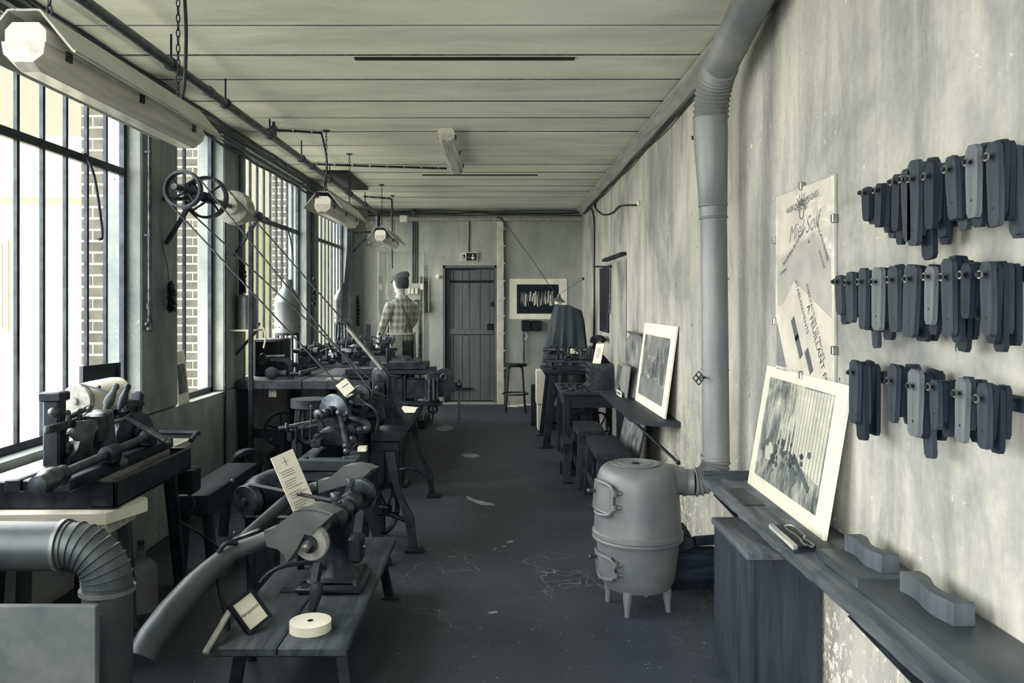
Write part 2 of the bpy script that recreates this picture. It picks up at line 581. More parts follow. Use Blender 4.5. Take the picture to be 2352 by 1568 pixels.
w.box((-2.36, YB, 0), (DX0, YB + 0.2, 2.98)).box((DX1, YB, 0), (XR, YB + 0.2, 2.98)).box((DX0, YB, DZ1), (DX1, YB + 0.2, 2.98)).box((DX0, YB, 0), (DX1, YB + 0.2, DZ0))
w.box((DX0, YB + 0.15, DZ0), (DX1, YB + 0.2, DZ1))
w.build('wall_back', 'wall_back', kind='structure', base=(0, 0, 0))
# pale pier beside the door and stained sheet in the far corner
B().box((DX1 + 0.01, YB - 0.035, 0), (DX1 + 0.115, YB - 0.0005, 2.70), 0.008).build('trim_1', 'plaster_white', kind='structure')
pz = [P(840, 505, YB), P(852, 497, YB), P(893, 497, YB), P(905, 510, YB), P(905, 566, YB), P(840, 566, YB)]
B().prism([(p.x, p.z) for p in pz], (0, YB - 0.008, 0), (1, 0, 0), (0, 0, 1), 0.014).build('wall_panel', 'wall_right', label='pale wall panel with clipped top corners high in the far corner', cat='panel')

MAT['seam'] = plain('dark_seam_filler', 40, 110, 30, 0.9, 0, 0.2, 0.3)
# ceiling: backing slab and separate boards
cl = B().box((-2.36, -2.0, 2.906), (1.35, 12.2, 2.99)).build('ceiling', 'iron_black', kind='structure')
joints = [-2.0, -1.4, -0.9, -0.4, 0.1, 0.6, 1.1, 1.6, 2.1, 2.6, 3.1, 3.58, 4.08, 4.58, 5.08, 5.63, 6.13, 6.63, 7.18, 7.7, 8.2, 8.7, 9.2, 9.72, 10.22, 10.75, 11.25, 12.0]
for i, (a, b) in enumerate(zip(joints, joints[1:])):
    dz = random.uniform(-0.004, 0.004)
    g = 0.013 + random.uniform(0, .005)
    bb = B()
    tl = random.uniform(-0.012, 0.012)
    lo = [V((-2.3, a + g - tl, ZC + dz)), V((XR - 0.001, a + g + tl, ZC + dz)), V((XR - 0.001, b - g, ZC + dz + 0.002)), V((-2.3, b - g, ZC + dz))]
    bb.loft([lo, [p + V((0, 0, 0.0135)) for p in lo]])
    bb.build('ceiling_board', 'ceiling', cl)
for y in joints[1:-1]:
    B().box((-2.29, y - 0.016, ZC + 0.003), (XR - 0.002, y + 0.016, ZC + 0.012)).build('joint_seam', 'seam', cl)
# black strips added as the dark of two open joints, aisle and further back
for (x0, x1, py, wd) in ((815, 1320, 131, 0.035), (970, 1235, 400, 0.03)):
    Y = 1.395 * K / (CY - py)
    B().box(((x0 - CX) * Y / K, Y - wd / 2, ZC - 0.010), ((x1 - CX) * Y / K, Y + wd / 2, ZC - 0.001)).build('open_joint_strip', 'iron_black', cl)
# moulding where the ceiling meets the right wall
B().prism([(0, 0), (-0.085, 0), (-0.085, -0.02), (-0.02, -0.085), (0, -0.085)], (XR - 0.001, (Y0R + YB) / 2, ZC - 0.008), (1, 0, 0), (0, 0, 1), YB - Y0R - 0.01).build('trim_2', 'ceil_trim', kind='structure')
B().box((-2.14, YB - 0.04, 2.70), (XR - 0.002, YB - 0.001, 2.76), 0.006).build('trim_3', 'ceil_trim', kind='structure')

# windows: frame, uprights, crossbar, panes
for k, (ya, yb) in enumerate(WIN):
    wn = thing('window_%d' % (k + 1), None, None, (XG, (ya + yb) / 2, SILL), kind='structure')
    f = B()
    for (y0, y1, z0, z1) in ((ya, ya + 0.04, SILL, HEAD), (yb - 0.04, yb, SILL, HEAD), (ya, yb, SILL, SILL + 0.04), (ya, yb, HEAD - 0.04, HEAD)):
        f.box((XG - 0.014, y0, z0), (XG + 0.014, y1, z1))
    f.build('window_frame', 'iron', wn)
    ZB = 2.275
    if k != 2:
        B().box((XG - 0.012, ya + 0.04, ZB - 0.022), (XG + 0.014, yb - 0.04, ZB + 0.022)).build('crossbar', 'iron', wn)
    nb = max(2, round((yb - ya) / 0.215))
    if k == 2:
        bars = [ya + 0.02, 5.79, yb - 0.02]
    else:
        bars = [ya + 0.02 + (yb - ya - 0.04) * i / nb for i in range(nb + 1)]
    for y in bars[1:-1]:
        B().box((XG - 0.010, y - 0.011, SILL + 0.04), (XG + 0.008, y + 0.011, HEAD - 0.04)).build('glazing_bar', 'iron', wn)
    rows = [(SILL + 0.04, HEAD - 0.04)] if k == 2 else [(SILL + 0.04, ZB - 0.024), (ZB + 0.024, HEAD - 0.04)]
    for y0, y1 in zip(bars, bars[1:]):
        for z0, z1 in rows:
            B().box((XG - 0.004, y0 + 0.012, z0), (XG - 0.001, y1 - 0.012, z1)).build('pane', 'pane', wn)
    # opening stay with a curled end
    if k in (1, 3):
        a = PX(195, 352, XG + 0.03) if k == 1 else PX(657, 520, XG + 0.03)
        L = 0.44 if k == 1 else 0.36
        pts = [a, a + V((0.04, 0.02, -0.12)), a + V((0.05, 0.075, -L * 0.8)), a + V((0.05, 0.085, -L)), a + V((0.05, 0.05, -L - 0.015))]
        B().tube(pts, 0.008, 8, False, 5).build('window_stay', 'iron', wn)

# brick piers outside, seen through the panes
for k, ya in enumerate((4.98, 6.42, 9.14)):
    yb = ya + 0.36
    x0, x1 = -2.56, -2.365
    pr = B().box((x0, ya, 0.0), (x1, yb, 3.1)).build('wall_pier_%d' % (k + 1), 'mortar', kind='structure')
    nz = 44 if k < 2 else 20
    z = 0.35 if k < 2 else 1.2
    ci = 0
    while z < 2.9:
        split = (0.33, 0.67)[ci % 2]
        xs = x0 + (x1 - x0) * split
        for a, b in ((x0 - 0.004, xs - 0.005), (xs + 0.005, x1 - 0.001)):
            e = random.uniform(0.002, 0.006)
            B().box((a, ya - e, z + 0.005), (b, ya + 0.05, z + 0.0605)).build('brick', 'brick', pr)
        z += 0.0695
        ci += 1

# bright yard and the pale house across it
B().box((-16, -4.0, -0.12), (-2.37, 26, -0.02)).build('ground', 'courtyard', kind='structure')
hb = thing('house', 'pale sunlit house with tiled roof across the courtyard', 'building', (-7.5, 15, -0.02))
B().box((-14, 14, -0.02), (-5.3, 19, 3.3)).build('wall', 'facade', hb)
rf = B()
rf.loft([[V((-14.3, 13.6, 3.25)), V((-5.0, 13.6, 3.25)), V((-5.0, 13.6, 3.37)), V((-14.3, 13.6, 3.37))], [V((-14.3, 16.5, 4.75)), V((-5.0, 16.5, 4.75)), V((-5.0, 16.5, 4.87)), V((-14.3, 16.5, 4.87))]])
rf.build('roof', 'roof_tile', hb)
for i in range(7):
    y = 13.62 + i * 0.4
    z = 3.40 + i * 0.4 * 1.5 / 2.9
    B().bar((-14.3, y, z), (-5.0, y, z), 0.05, 0.06).build('tile_row', 'roof_tile', hb)
for x in (-11.0, -8.9, -6.5):
    fr = B().box((x - 0.45, 13.96, 1.0), (x + 0.45, 14.02, 2.6), 0.01).build('window', 'mortar', hb)
    B().box((x - 0.36, 13.945, 1.08), (x + 0.36, 13.97, 2.52)).build('pane', 'roof_tile', fr)

# door at the end of the room
dr = thing('door_1', None, None, ((DX0 + DX1) / 2, YB + 0.12, DZ0), kind='structure')
fr = B()
for a, b in (((DX0, YB - 0.006, DZ0), (DX0 + 0.035, YB + 0.14, DZ1)), ((DX1 - 0.03, YB - 0.006, DZ0), (DX1, YB + 0.14, DZ1)), ((DX0, YB - 0.006, DZ1 - 0.04), (DX1, YB + 0.14, DZ1))):
    fr.box(a, b, 0.005)
fr.build('door_frame', 'door_wood', dr)
xs = [DX0 + 0.04, -0.70, -0.565, -0.462, -0.30, -0.16, DX1 - 0.033]
for a, b in zip(xs, xs[1:]):
    B().box((a + 0.003, YB + 0.085, DZ0 + 0.02), (b - 0.003, YB + 0.115 + random.uniform(0, .004), DZ1 - 0.045), 0.004).build('plank', 'door_wood', dr)
for z, h in ((P(0, 500, YB).z, 0), (P(0, 762, YB).z, 0.085), ):
    if h:
        B().box((DX0 + 0.045, YB + 0.06, z - h / 2), (DX1 - 0.04, YB + 0.09, z + h / 2), 0.006).build('rail', 'door_wood', dr)
z = P(0, 646, YB).z
B().box((P(1032, 0, YB).x, YB + 0.07, z - 0.02), (P(1133, 0, YB).x, YB + 0.0845, z + 0.02)).build('iron_strap', 'iron_black', dr)
for py in (618, 893):
    z = P(0, py, YB).z
    h = B().box((DX0 + 0.05, YB + 0.05, z - 0.012), (DX0 + 0.45, YB + 0.06, z + 0.012)).build('hinge', 'iron', dr)
c = P(1131, 698, YB + 0.05)
B().lathe(c, [(0.012, 0.03), (0.04, 0.03), (0.04, 0.02), (0.018, 0.012), (0.016, -0.03), (0.03, -0.045), (0.03, -0.06), (0.006, -0.065)], (0, 1, 0), 16).build('door_knob', 'iron', dr)
c = P(1128, 750, YB + 0.05)
B().box((c.x - 0.06, c.y - 0.03, c.z - 0.045), (c.x + 0.055, c.y + 0.035, c.z + 0.045), 0.006).build('lock_case', 'iron_black', dr)
# door stop bell
c = P(1007, 635, YB)
B().lathe((c.x, YB - 0.001, c.z), [(0.04, 0), (0.04, 0.008), (0.022, 0.02), (0.02, 0.04), (0.004, 0.046)], (0, -1, 0), 18).build('door_bell', 'white', label='small round white bell knob beside the door frame', cat='bell')
# flush boarded panel and narrow frame on the right wall
y0, y1 = 1.2 * K / (1440 - CX), 1.2 * K / (1398 - CX)
B().box((XR - 0.012, y0, 0.35), (XR - 0.0005, y1, P(0, 590, 7.6).z), 0.004).build('wall_hatch', 'wall_right', label='flush painted hatch panel in the right wall behind the curled poster', cat='panel')
# ------------------------------------------------------------------ pipes and cables
hp = thing('heating_pipe', 'long bright steel pipe hung on rods under the ceiling along the windows', 'pipe', (-1.7, 2.6, 2.73))
B().tube([(-1.7, 2.4, 2.73), (-1.7, 11.15, 2.73)], 0.026, 12).build('pipe', 'iron_worn', hp)
B().tube([(-1.7, 11.15, 2.73), (-1.7, 11.24, 2.725), (-1.7, 11.27, 2.70), (-1.7, 11.28, 2.50)], [0.032, 0.034, 0.034, 0.03], 12, False, 4).build('elbow', 'iron', hp)
B().lathe((-1.7, 11.28, 2.40), [(0.02, 0), (0.045, 0.02), (0.045, 0.09), (0.025, 0.1), (0.025, 0.14)], (0, 0, 1), 14).build('valve_body', 'iron', hp)
for y in (4.2, 5.03, 6.95, 8.1, 9.2, 10.2):
    B().tube([(-1.7, y, 2.735), (-1.7, y, ZC - 0.006)], 0.006, 6).build('hanger_rod', 'iron', hp)
    B().ring((-1.7, y, 2.73), (0, 1, 0), 0.034, 0.0265, 0.025, 16).build('hanger_clip', 'iron', hp)
for y in (4.75, 6.0, 7.35, 9.0):
    B().ring((-1.7, y, 2.73), (0, 1, 0), 0.032, 0.026, 0.05, 16).build('coupling', 'iron_worn', hp)
c = V((-1.7, 6.1, 2.73))
B().tube([c, c + V((0, 0, 0.055))], 0.022, 10).lathe(c + V((0, 0, 0.05)), [(0.018, 0), (0.03, 0.01), (0.03, 0.03), (0.015, 0.045), (0.01, 0.075)]).build('branch_valve', 'iron_worn', hp)
B().torus(c + V((-0.03, 0, 0.115)), (1, 0.2, 0), 0.028, 0.006, 14, 6).build('valve_wheel', 'iron', hp)

run_lab = ['thin black cable clipped highest along the wall head over the windows', 'thick grey conduit under the cables over the windows', 'sagging dark cable looped along the wall head over the windows', 'double black flex lowest over the window heads', 'rusty gas tube along the top of the window wall']
for k, (x, z, r, m, sag) in enumerate(((-2.06, 2.835, 0.010, 'cable', 0.006), (-2.11, 2.745, 0.019, 'zinc_dark', 0.002), (-2.02, 2.80, 0.009, 'cable', 0.03), (-2.10, 2.70, 0.011, 'cable', 0.012), (-2.075, 2.785, 0.015, 'iron', 0.003))):
    pts = []
    y = 2.4
    i = 0
    while y < 11.9:
        pts.append((x + random.uniform(-1, 1) * sag * 0.4, y, z - (sag if i % 2 else 0) + random.uniform(-0.3, 0.3) * sag))
        y += 0.42
        i += 1
    B().tube(pts, r, 7, False, 3).build('wall_cable' if k != 1 and k != 4 else 'conduit', m, label=run_lab[k], cat='cable' if k != 1 and k != 4 else 'pipe')

dp = thing('gas_pipe', 'slim vertical gas pipe with a capped end on the first pillar', 'pipe', (-2.115, 4.92, 1.34))
a = PX(343, 752, -2.118)
B().tube([(a.x, a.y, 1.40), (a.x, a.y, 2.70)], 0.0125, 10).build('pipe', 'iron_worn', dp)
B().lathe((a.x, a.y, 1.33), [(0.012, 0), (0.02, 0.006), (0.022, 0.05), (0.016, 0.06), (0.016, 0.08)], (0, 0, 1), 12).ball((a.x - 0.004, a.y - 0.025, 1.37), 0.017).build('cap', 'iron_worn', dp)
B().ring((a.x, a.y, 1.48), (0, 0, 1), 0.02, 0.0122, 0.03, 12).build('coupling', 'iron_worn', dp)
for z in (1.9, 2.4):
    B().box((a.x - 0.03, a.y - 0.018, z), (a.x + 0.012, a.y + 0.018, z + 0.012)).build('clip', 'iron', dp)
b_ = PX(553, 620, -2.12)
B().tube([(b_.x, b_.y, 1.55), (b_.x, b_.y, 2.70)], 0.016, 10).build('drain_pipe', 'zinc_dark', label='grey vertical pipe on the second pillar before the barred window', cat='pipe')
b_ = PX(513, 620, -2.13)
B().tube([(b_.x, b_.y + 0.04, 0.02), (b_.x, b_.y + 0.04, 2.15)], 0.010, 8).build('conduit', 'iron', label='thin dark conduit down the edge of the second pillar to the floor', cat='pipe')
b_ = PX(718, 620, -2.12)
B().tube([(b_.x, b_.y, 0.9), (b_.x, b_.y, 2.70)], 0.016, 10).build('drain_pipe', 'zinc_dark', label='grey vertical pipe on the third pillar between the barred windows', cat='pipe')

# wiring on the back wall
yw = YB - 0.045
for k, (py, r) in enumerate(((484, .008), (489, .012), (494, .008))):
    pts = [P(845 + 49 * i, py + random.uniform(-1.2, 1.2), yw) for i in range(11)]
    B().tube(pts, r, 6, False, 3).build('wall_cable', 'cable', label=['upper', 'thick middle', 'lower'][k] + ' black cable of the bundle along the top of the back wall', cat='cable')
for k, px in enumerate((948, 953, 958)):
    B().tube([P(px, 496, yw + .03), P(px + 0.3, 530, yw + .033), P(px, 580, yw + .033), P(px, 650, yw + .033)], 0.009, 6).build('drop_cable', 'cable', label=['first', 'second', 'third'][k] + ' of three black cables dropping to the meter board, counted from the junction box', cat='cable', group='cables dropping to the meter board')
pts = [P(1077, 496, yw + .03), P(1078, 530, yw + .033), P(1077, 560, yw + .033), P(1077, 580, yw + .03)]
B().tube(pts, 0.008, 6, False, 4).build('sign_cable', 'cable', label='short cable feeding the exit sign above the door', cat='cable')
yq = YB - 0.045
dc = thing('clipped_cable', 'black cable clipped beside the pale pier right of the door', 'cable', P(1158, 900, yq))
pts = [P(1142, 498, yq), P(1152, 503, yq), P(1158, 515, yq)] + [P(1158 + random.uniform(-0.8, .8), 540 + 33 * i, yq) for i in range(11)]
B().tube(pts, 0.009, 6, False, 3).build('cable', 'cable', dc)
for i in range(9):
    p = P(1158, 525 + 40 * i, yq)
    B().box((p.x - 0.015, p.y - 0.012, p.z - 0.008), (p.x + 0.015, YB - 0.001, p.z + 0.008)).build('clip', 'white', dc)
def jbox(name, px0, py0, px1, py1, Y, dep, mat, label, cat='box'):
    a, b = P(px0, py0, Y), P(px1, py1, Y)
    r = thing(name, label, cat, (a.x, Y, b.z))
    B().box((a.x, Y - dep, b.z), (b.x, Y - 0.001, a.z), 0.008).build('case', mat, r)
    B().box((a.x + 0.012, Y - dep - 0.006, b.z + 0.012), (b.x - 0.012, Y - dep + 0.001, a.z - 0.012), 0.004).build('cover', mat, r)
    return r
jbox('junction_box', 919, 493, 937, 511, YB, 0.05, 'white', 'square white junction box hanging under the cables on the back wall')
c = P(952, 487, YB - 0.05)
B().lathe(c, [(0.04, 0.0), (0.04, 0.03), (0.02, 0.04), (0.004, 0.042)], (0, -1, 0), 16).build('junction_box', 'iron_worn', label='small round porcelain junction box on the back wall bundle', cat='box')
c = P(1145, 466, YB - 0.04)
B().lathe(c, [(0.035, 0.0), (0.035, 0.02), (0.02, 0.05), (0.018, 0.08), (0.006, 0.085)], (0, -1, -0.3), 14).build('lamp_socket', 'white', label='bare white lamp socket at the ceiling above the pier', cat='socket')

# ceiling cables with clips
def clipped(name, pts, r, label, nclip):
    t = thing(name, label, 'cable', pts[0])
    B().tube(pts, r, 7, False, 4).build('cable', 'cable', t)
    p0, p1 = V(pts[0]), V(pts[-1])
    for i in range(nclip):
        q = p0.lerp(p1, (i + 0.5) / nclip)
        B().box(q + V((-0.006, -0.014, -0.004)), V((q.x + 0.006, q.y + 0.014, ZC - 0.001))).build('clip', 'white', t)
zc = ZC - 0.016
clipped('ceiling_cable', [PZ(607, 297, zc), PZ(660, 300, zc), PZ(738, 305, zc)], 0.010, 'black cable clipped to the ceiling feeding the middle hanging lamp', 3)
clipped('ceiling_cable', [PZ(707, 376, zc), PZ(800, 380, zc), PZ(900, 383, zc), PZ(1026, 387, zc)], 0.010, 'black cable clipped across the ceiling to the ceiling fixture', 8)
clipped('ceiling_cable', [PZ(836, 451, zc), PZ(870, 454, zc), PZ(898, 456, zc)], 0.010, 'short black cable clipped to the ceiling at the far end', 3)
p = PZ(898, 456, zc)
B().tube([p, p + V((0.012, 0.0, -0.03)), (p.x + 0.012, p.y, 2.2), (p.x + 0.02, p.y, 1.95)], 0.010, 7).build('drop_cable', 'cable', label='cable hanging straight down from the ceiling near the far lamp', cat='cable')
B().box((-1.92, 8.55, ZC - 0.03), (-1.60, 9.85, ZC - 0.007), 0.004).build('ceiling_hatch', 'iron_black', label='dark rectangular hatch in the ceiling by the far window', cat='hatch')

# cables on the right wall
def rw(px, py, d=0.012):
    return PX(px, py, XR - d)
pts = [(XR - 0.02, 4.3 + 0.8 * i, ZC - 0.115 - (0.018 if i % 2 else 0)) for i in range(10)]
B().tube(pts, 0.011, 7, False, 4).build('wall_cable', 'cable', label='black cable slung under the ceiling moulding on the right wall', cat='cable')
pts = [(XR - 0.03, 4.25 + 0.8 * i, ZC - 0.135 - (0.02 if i % 2 == 0 else 0)) for i in range(10)]
B().tube(pts, 0.008, 7, False, 4).build('wall_cable', 'cable', label='second thinner cable twisted under the ceiling moulding on the right wall', cat='cable')
hk = thing('cable_loop', 'looped cable with a small white end cap below the ceiling moulding', 'cable', rw(1410, 492))
B().tube([rw(1366, 455), rw(1368, 478), rw(1386, 493), rw(1408, 488), rw(1424, 473), rw(1462, 471)], 0.010, 7, False, 5).build('cable', 'cable', hk)
B().ball(rw(1466, 466, 0.016), (0.014, 0.014, 0.03)).build('end_cap', 'white', hk)
B().tube([rw(1350, 462), rw(1364, 500), rw(1365, 600), rw(1365, 700), rw(1364, 780), rw(1363, 800)], 0.010, 7, False, 4).build('wall_cable', 'cable', label='black cable running down the far right wall to a socket box', cat='cable')
a = rw(1360, 805)
sb = thing('socket_box', 'pale grey socket box at the foot of the wall cable', 'socket', a)
B().box((XR - 0.06, a.y - 0.12, a.z - 0.06), (XR - 0.001, a.y + 0.12, a.z + 0.06), 0.01).build('case', 'reflector', sb)

# ------------------------------------------------------------------ lamps
def chain(root, p0, p1, name='chain'):
    p0, p1 = V(p0), V(p1)
    n = max(3, int((p1 - p0).length / 0.032))
    for i in range(n):
        a = p0.lerp(p1, i / n)
        b = p0.lerp(p1, (i + 1) / n)
        m = (a + b) / 2
        h = (b - a).length * 0.62
        ax = V((1, 0, 0)) if i % 2 else V((0, 1, 0))
        w = 0.008
        sd = V((0, 1, 0)) if i % 2 else V((1, 0, 0))
        up = (b - a).normalized()
        pts = [m + sd * w * math.cos(t) * 1.0 + up * h * math.sin(t) for t in [k * 2 * PI / 8 for k in range(8)]]
        B().tube(pts, 0.0028, 4, True).build('chain_link', 'iron', root)

def hanging_lamp(X, ya, yb, Z, label, flex=None):
    L = thing('hanging_lamp', label, 'lamp', (X, (ya + yb) / 2, Z - 0.07), 'fluorescent lamps hanging over the machines')
    # reflector: two folded wings of sheet
    for s in (-1, 1):
        b = B()
        pr = [(0.03, 0.112), (0.05, 0.110), (0.150, -0.012), (0.158, -0.014)]
        rings = []
        for y in (ya - 0.01, yb + 0.01):
            rings.append([V((X + s * x, y, Z + z)) for x, z in pr] + [V((X + s * (x - 0.004), y, Z + z - 0.006)) for x, z in reversed(pr)])
        b.loft(rings)
        b.build('reflector_wing', 'reflector', L)
    # body tray
    b = B()
    pr = [(-0.062, 0.005), (-0.062, 0.05), (-0.04, 0.074), (0.04, 0.074), (0.062, 0.05), (0.062, 0.005)]
    b.loft([[V((X + x, y, Z + z)) for x, z in pr] for y in (ya, yb)])
    b.build('housing', 'white', L)
    B().box((X - 0.03, ya - 0.008, Z + 0.105), (X + 0.03, yb + 0.008, Z + 0.112)).build('reflector_spine', 'reflector', L)
    # clear cover with chamfered ends
    b = B()
    pr = [(-0.066, 0.012), (-0.06, -0.035), (-0.03, -0.068), (0.03, -0.068), (0.06, -0.035), (0.066, 0.012)]
    rings = []
    for y, k in ((ya - 0.012, 0.72), (ya + 0.03, 1.0), (yb - 0.03, 1.0), (yb + 0.012, 0.72)):
        rings.append([V((X + x, y, Z + (z if z > 0 else z * k))) for x, z in pr])
    b.loft(rings)
    cv = b.build('diffuser', 'diffuser', L, angle=0.3)
    for x in (-0.068, 0.068):
        for y in (ya + 0.12, (ya + yb) / 2, yb - 0.12):
            B().box((X + x - 0.004, y - 0.015, Z - 0.012), (X + x + 0.004, y + 0.015, Z + 0.018)).build('clip', 'iron_worn', cv)
    for y in (ya + 0.13, yb - 0.13):
        B().tube([(X - 0.025, y, Z + 0.112), (X, y, Z + 0.14), (X + 0.025, y, Z + 0.112)], 0.005, 6).build('hanger', 'steel', L)
        chain(L, (X, y, Z + 0.14), (X, y, ZC - 0.012))
        B().lathe((X, y, ZC - 0.001), [(0.03, 0), (0.03, -0.006), (0.006, -0.014)], (0, 0, 1), 12).build('ceiling_plate', 'iron', L)
    if flex:
        B().tube(flex, 0.008, 7, False, 5).build('flex', 'cable', L)
    return L
X = -1.42
hanging_lamp(-1.43, 2.45, 3.74, 2.27, 'long hanging fluorescent lamp on chains before the big first window', [(-1.40, 3.60, ZC - 0.01), (-1.395, 3.61, 2.7), (-1.40, 3.6, 2.45), (-1.42, 3.58, 2.36)])
hanging_lamp(-1.41, 6.45, 7.72, 2.27, 'hanging fluorescent lamp fed by a clipped ceiling cable in the middle of the room', [PZ(738, 305, zc), (-1.415, 6.55, 2.75), (-1.40, 6.57, 2.6), (-1.42, 6.56, 2.45), (-1.40, 6.50, 2.36), (-1.46, 6.44, 2.38), (-1.45, 6.45, 2.33)])
hanging_lamp(-1.40, 9.46, 10.69, 2.27, 'hanging fluorescent lamp at the far end above the glass case')

cf = thing('ceiling_lamp', 'closed fluorescent batten fixed flat to the ceiling over the aisle', 'lamp', (-0.43, 7.3, 2.78))
b = B()
pr = [(-0.065, 0), (-0.065, 0.03), (-0.05, 0.055), (0.05, 0.055), (0.065, 0.03), (0.065, 0)]
b.loft([[V((-0.435 + x, y, 2.835 + z)) for x, z in pr] for y in (6.48, 8.12)])
b.build('housing', 'white', cf)
b = B()
pr = [(-0.068, 0.008), (-0.06, -0.04), (-0.035, -0.06), (0.035, -0.06), (0.06, -0.04), (0.068, 0.008)]
b.loft([[V((-0.435 + x, y, 2.835 + (z if z > 0 else z * k))) for x, z in pr] for y, k in ((6.47, 0.75), (6.53, 1), (8.07, 1), (8.13, 0.75))])
b.build('diffuser', 'diffuser', cf, angle=0.3)
for y in (6.62, 7.3, 7.98):
    for s in (-1, 1):
        B().box((-0.435 + s * 0.07 - 0.005, y - 0.018, 2.825), (-0.435 + s * 0.07 + 0.005, y + 0.018, 2.86)).build('clip', 'iron_worn', cf)

# exit sign
a, b = P(1058, 579, YB), P(1097, 601, YB)
ex = thing('exit_sign', 'dark and white emergency exit sign with running man and arrow above the door', 'sign', (a.x, YB, b.z))
B().box((a.x, YB - 0.035, b.z), (b.x, YB - 0.001, a.z), 0.004).build('case', 'white', ex)
ys = YB - 0.037
cz, h = (a.z + b.z) / 2, (a.z - b.z)
B().box((a.x + 0.012, ys, b.z + 0.012), (b.x - 0.012, ys + 0.004, a.z - 0.012)).build('face', 'iron', ex)
def flat(poly, mat, nm, y=ys - 0.0015):
    B().prism(poly, (a.x, y, b.z), (1, 0, 0), (0, 0, 1), 0.002).build(nm, mat, ex)
Wd = b.x - a.x
flat([(0.018, 0.018), (0.085, 0.018), (0.085, h - 0.018), (0.018, h - 0.018)], 'paper', 'door_symbol', ys - 0.001)
man = [(0.052, 0.112), (0.062, 0.112), (0.068, 0.098), (0.066, 0.085), (0.085, 0.083), (0.083, 0.075), (0.062, 0.072), (0.058, 0.062), (0.075, 0.052), (0.068, 0.028), (0.060, 0.030), (0.063, 0.047), (0.048, 0.053), (0.038, 0.032), (0.022, 0.030), (0.022, 0.038), (0.034, 0.042), (0.044, 0.066), (0.048, 0.085), (0.036, 0.080), (0.030, 0.068), (0.024, 0.072), (0.034, 0.092)]
flat(man, 'ink', 'running_man', ys - 0.003)
flat([(0.108, 0.062), (0.125, 0.062), (0.125, 0.07), (0.108, 0.07)], 'paper', 'dash')
flat([(0.172, 0.112), (0.186, 0.112), (0.186, 0.065), (0.208, 0.065), (0.179, 0.025), (0.150, 0.065), (0.172, 0.065)], 'paper', 'arrow')

# ------------------------------------------------------------------ line shaft, belts
ls = thing('line_shaft', 'overhead line shaft with spoked pulleys bracketed to the pillars', 'machine', (-1.95, 5.0, 1.9))
SX, SZ = -1.95, 2.195
B().tube([(SX, 4.86, SZ), (SX, 6.8, SZ)], 0.018, 12).build('shaft', 'iron_worn', ls)
wheel(ls, (SX, 5.0, SZ), (0, 1, 0), 0.115, 0.014, 0.03, 0.055, 4, 'iron', 0.10, 'pulley', True)
wheel(ls, (SX, 5.4, SZ), (0, 1, 0), 0.138, 0.015, 0.034, 0.06, 4, 'iron', 0.11, 'pulley', True)
B().lathe((SX, 5.86, SZ), [(0.02, 0), (0.055, 0.0), (0.06, 0.03), (0.118, 0.035), (0.125, 0.10), (0.125, 0.16), (0.113, 0.165), (0.113, 0.22), (0.10, 0.225), (0.095, 0.29), (0.05, 0.34), (0.045, 0.44), (0.02, 0.45)], (0, 1, 0), 28).build('drum_pulley', 'wood_pale_y', ls)
for yb_, nm in ((5.18, 0), (6.52, 1)):
    B().bar((SX, yb_, SZ - 0.03), (XL + 0.02, yb_, SZ - 0.32), 0.035, 0.02).build('bracket_strut', 'iron', ls)
    B().bar((SX + 0.04, yb_, SZ - 0.035), (XL + 0.003, yb_, SZ - 0.035), 0.03, 0.02).build('bracket_arm', 'iron', ls)
    B().lathe((SX, yb_ - 0.04, SZ), [(0.022, 0), (0.04, 0.004), (0.04, 0.076), (0.022, 0.08)], (0, 1, 0), 14).box((SX - 0.03, yb_ - 0.025, SZ - 0.04), (SX + 0.03, yb_ + 0.025, SZ)).build('bearing', 'iron', ls)

def belt(name, c0, r0, c1, r1, Y, w, label, tilt=0.0):
    c0, c1 = V(c0), V(c1)
    dv = c1 - c0
    D = dv.length
    base = math.atan2(dv.z, dv.x)
    off = math.acos((r0 - r1) / D)
    pts = []
    N = 14
    for i in range(N + 1):                        # far side arc of pulley 0
        t = base + off + (2 * PI - 2 * off) * i / N
        pts.append((c0.x + math.cos(t) * r0, c0.z + math.sin(t) * r0))
    for i in range(N + 1):
        t = base - off + (2 * off) * i / N
        pts.append((c1.x + math.cos(t) * r1, c1.z + math.sin(t) * r1))
    b = B()
    n = len(pts)
    rings = []
    for k in range(n):
        x, z = pts[k]
        x0, z0 = pts[k - 1]
        x1, z1 = pts[(k + 1) % n]
        tx, tz = x1 - x0, z1 - z0
        l = math.hypot(tx, tz)
        nx, nz = tz / l, -tx / l
        y = Y
        rings.append([V((x, y - w / 2, z)), V((x, y + w / 2, z)), V((x + nx * 0.004, y + w / 2, z + nz * 0.004)), V((x + nx * 0.004, y - w / 2, z + nz * 0.004))])
    rings.append(rings[0])
    b.loft(rings, True, False)
    return b.build(name, 'leather', label=label, cat='belt')
HA = P(830, 905, 5.0)
HB = P(872, 862, 5.4)
belt('drive_belt', (SX, 5.0, SZ), 0.117, HA, 0.062, 5.0, 0.032, 'flat leather belt from the smaller spoked pulley down to the front lathe')
belt('drive_belt', (SX, 5.4, SZ), 0.140, HB, 0.058, 5.4, 0.036, 'flat leather belt from the larger spoked pulley down to the upright machine head')
# pale wooden belt shifter lath and thin idle rope
a, b = P(797, 752, 5.33), P(878, 848, 5.33)
B().bar(a, b, 0.016, 0.05, (0, 1, 0), 0.003).build('belt_shifter', 'wood_pale_x', label='pale wooden lath lying along the drive belt', cat='lath')
# ------------------------------------------------------------------ left front: profiling machine on its table
def Zo(ox, oy, s):
    return lambda zx, zy: (ox + zx / s, oy + zy / s)
z3 = Zo(100, 780, 4.48)
def m3(zx, zy, X):
    return PX(*z3(zx, zy), X)

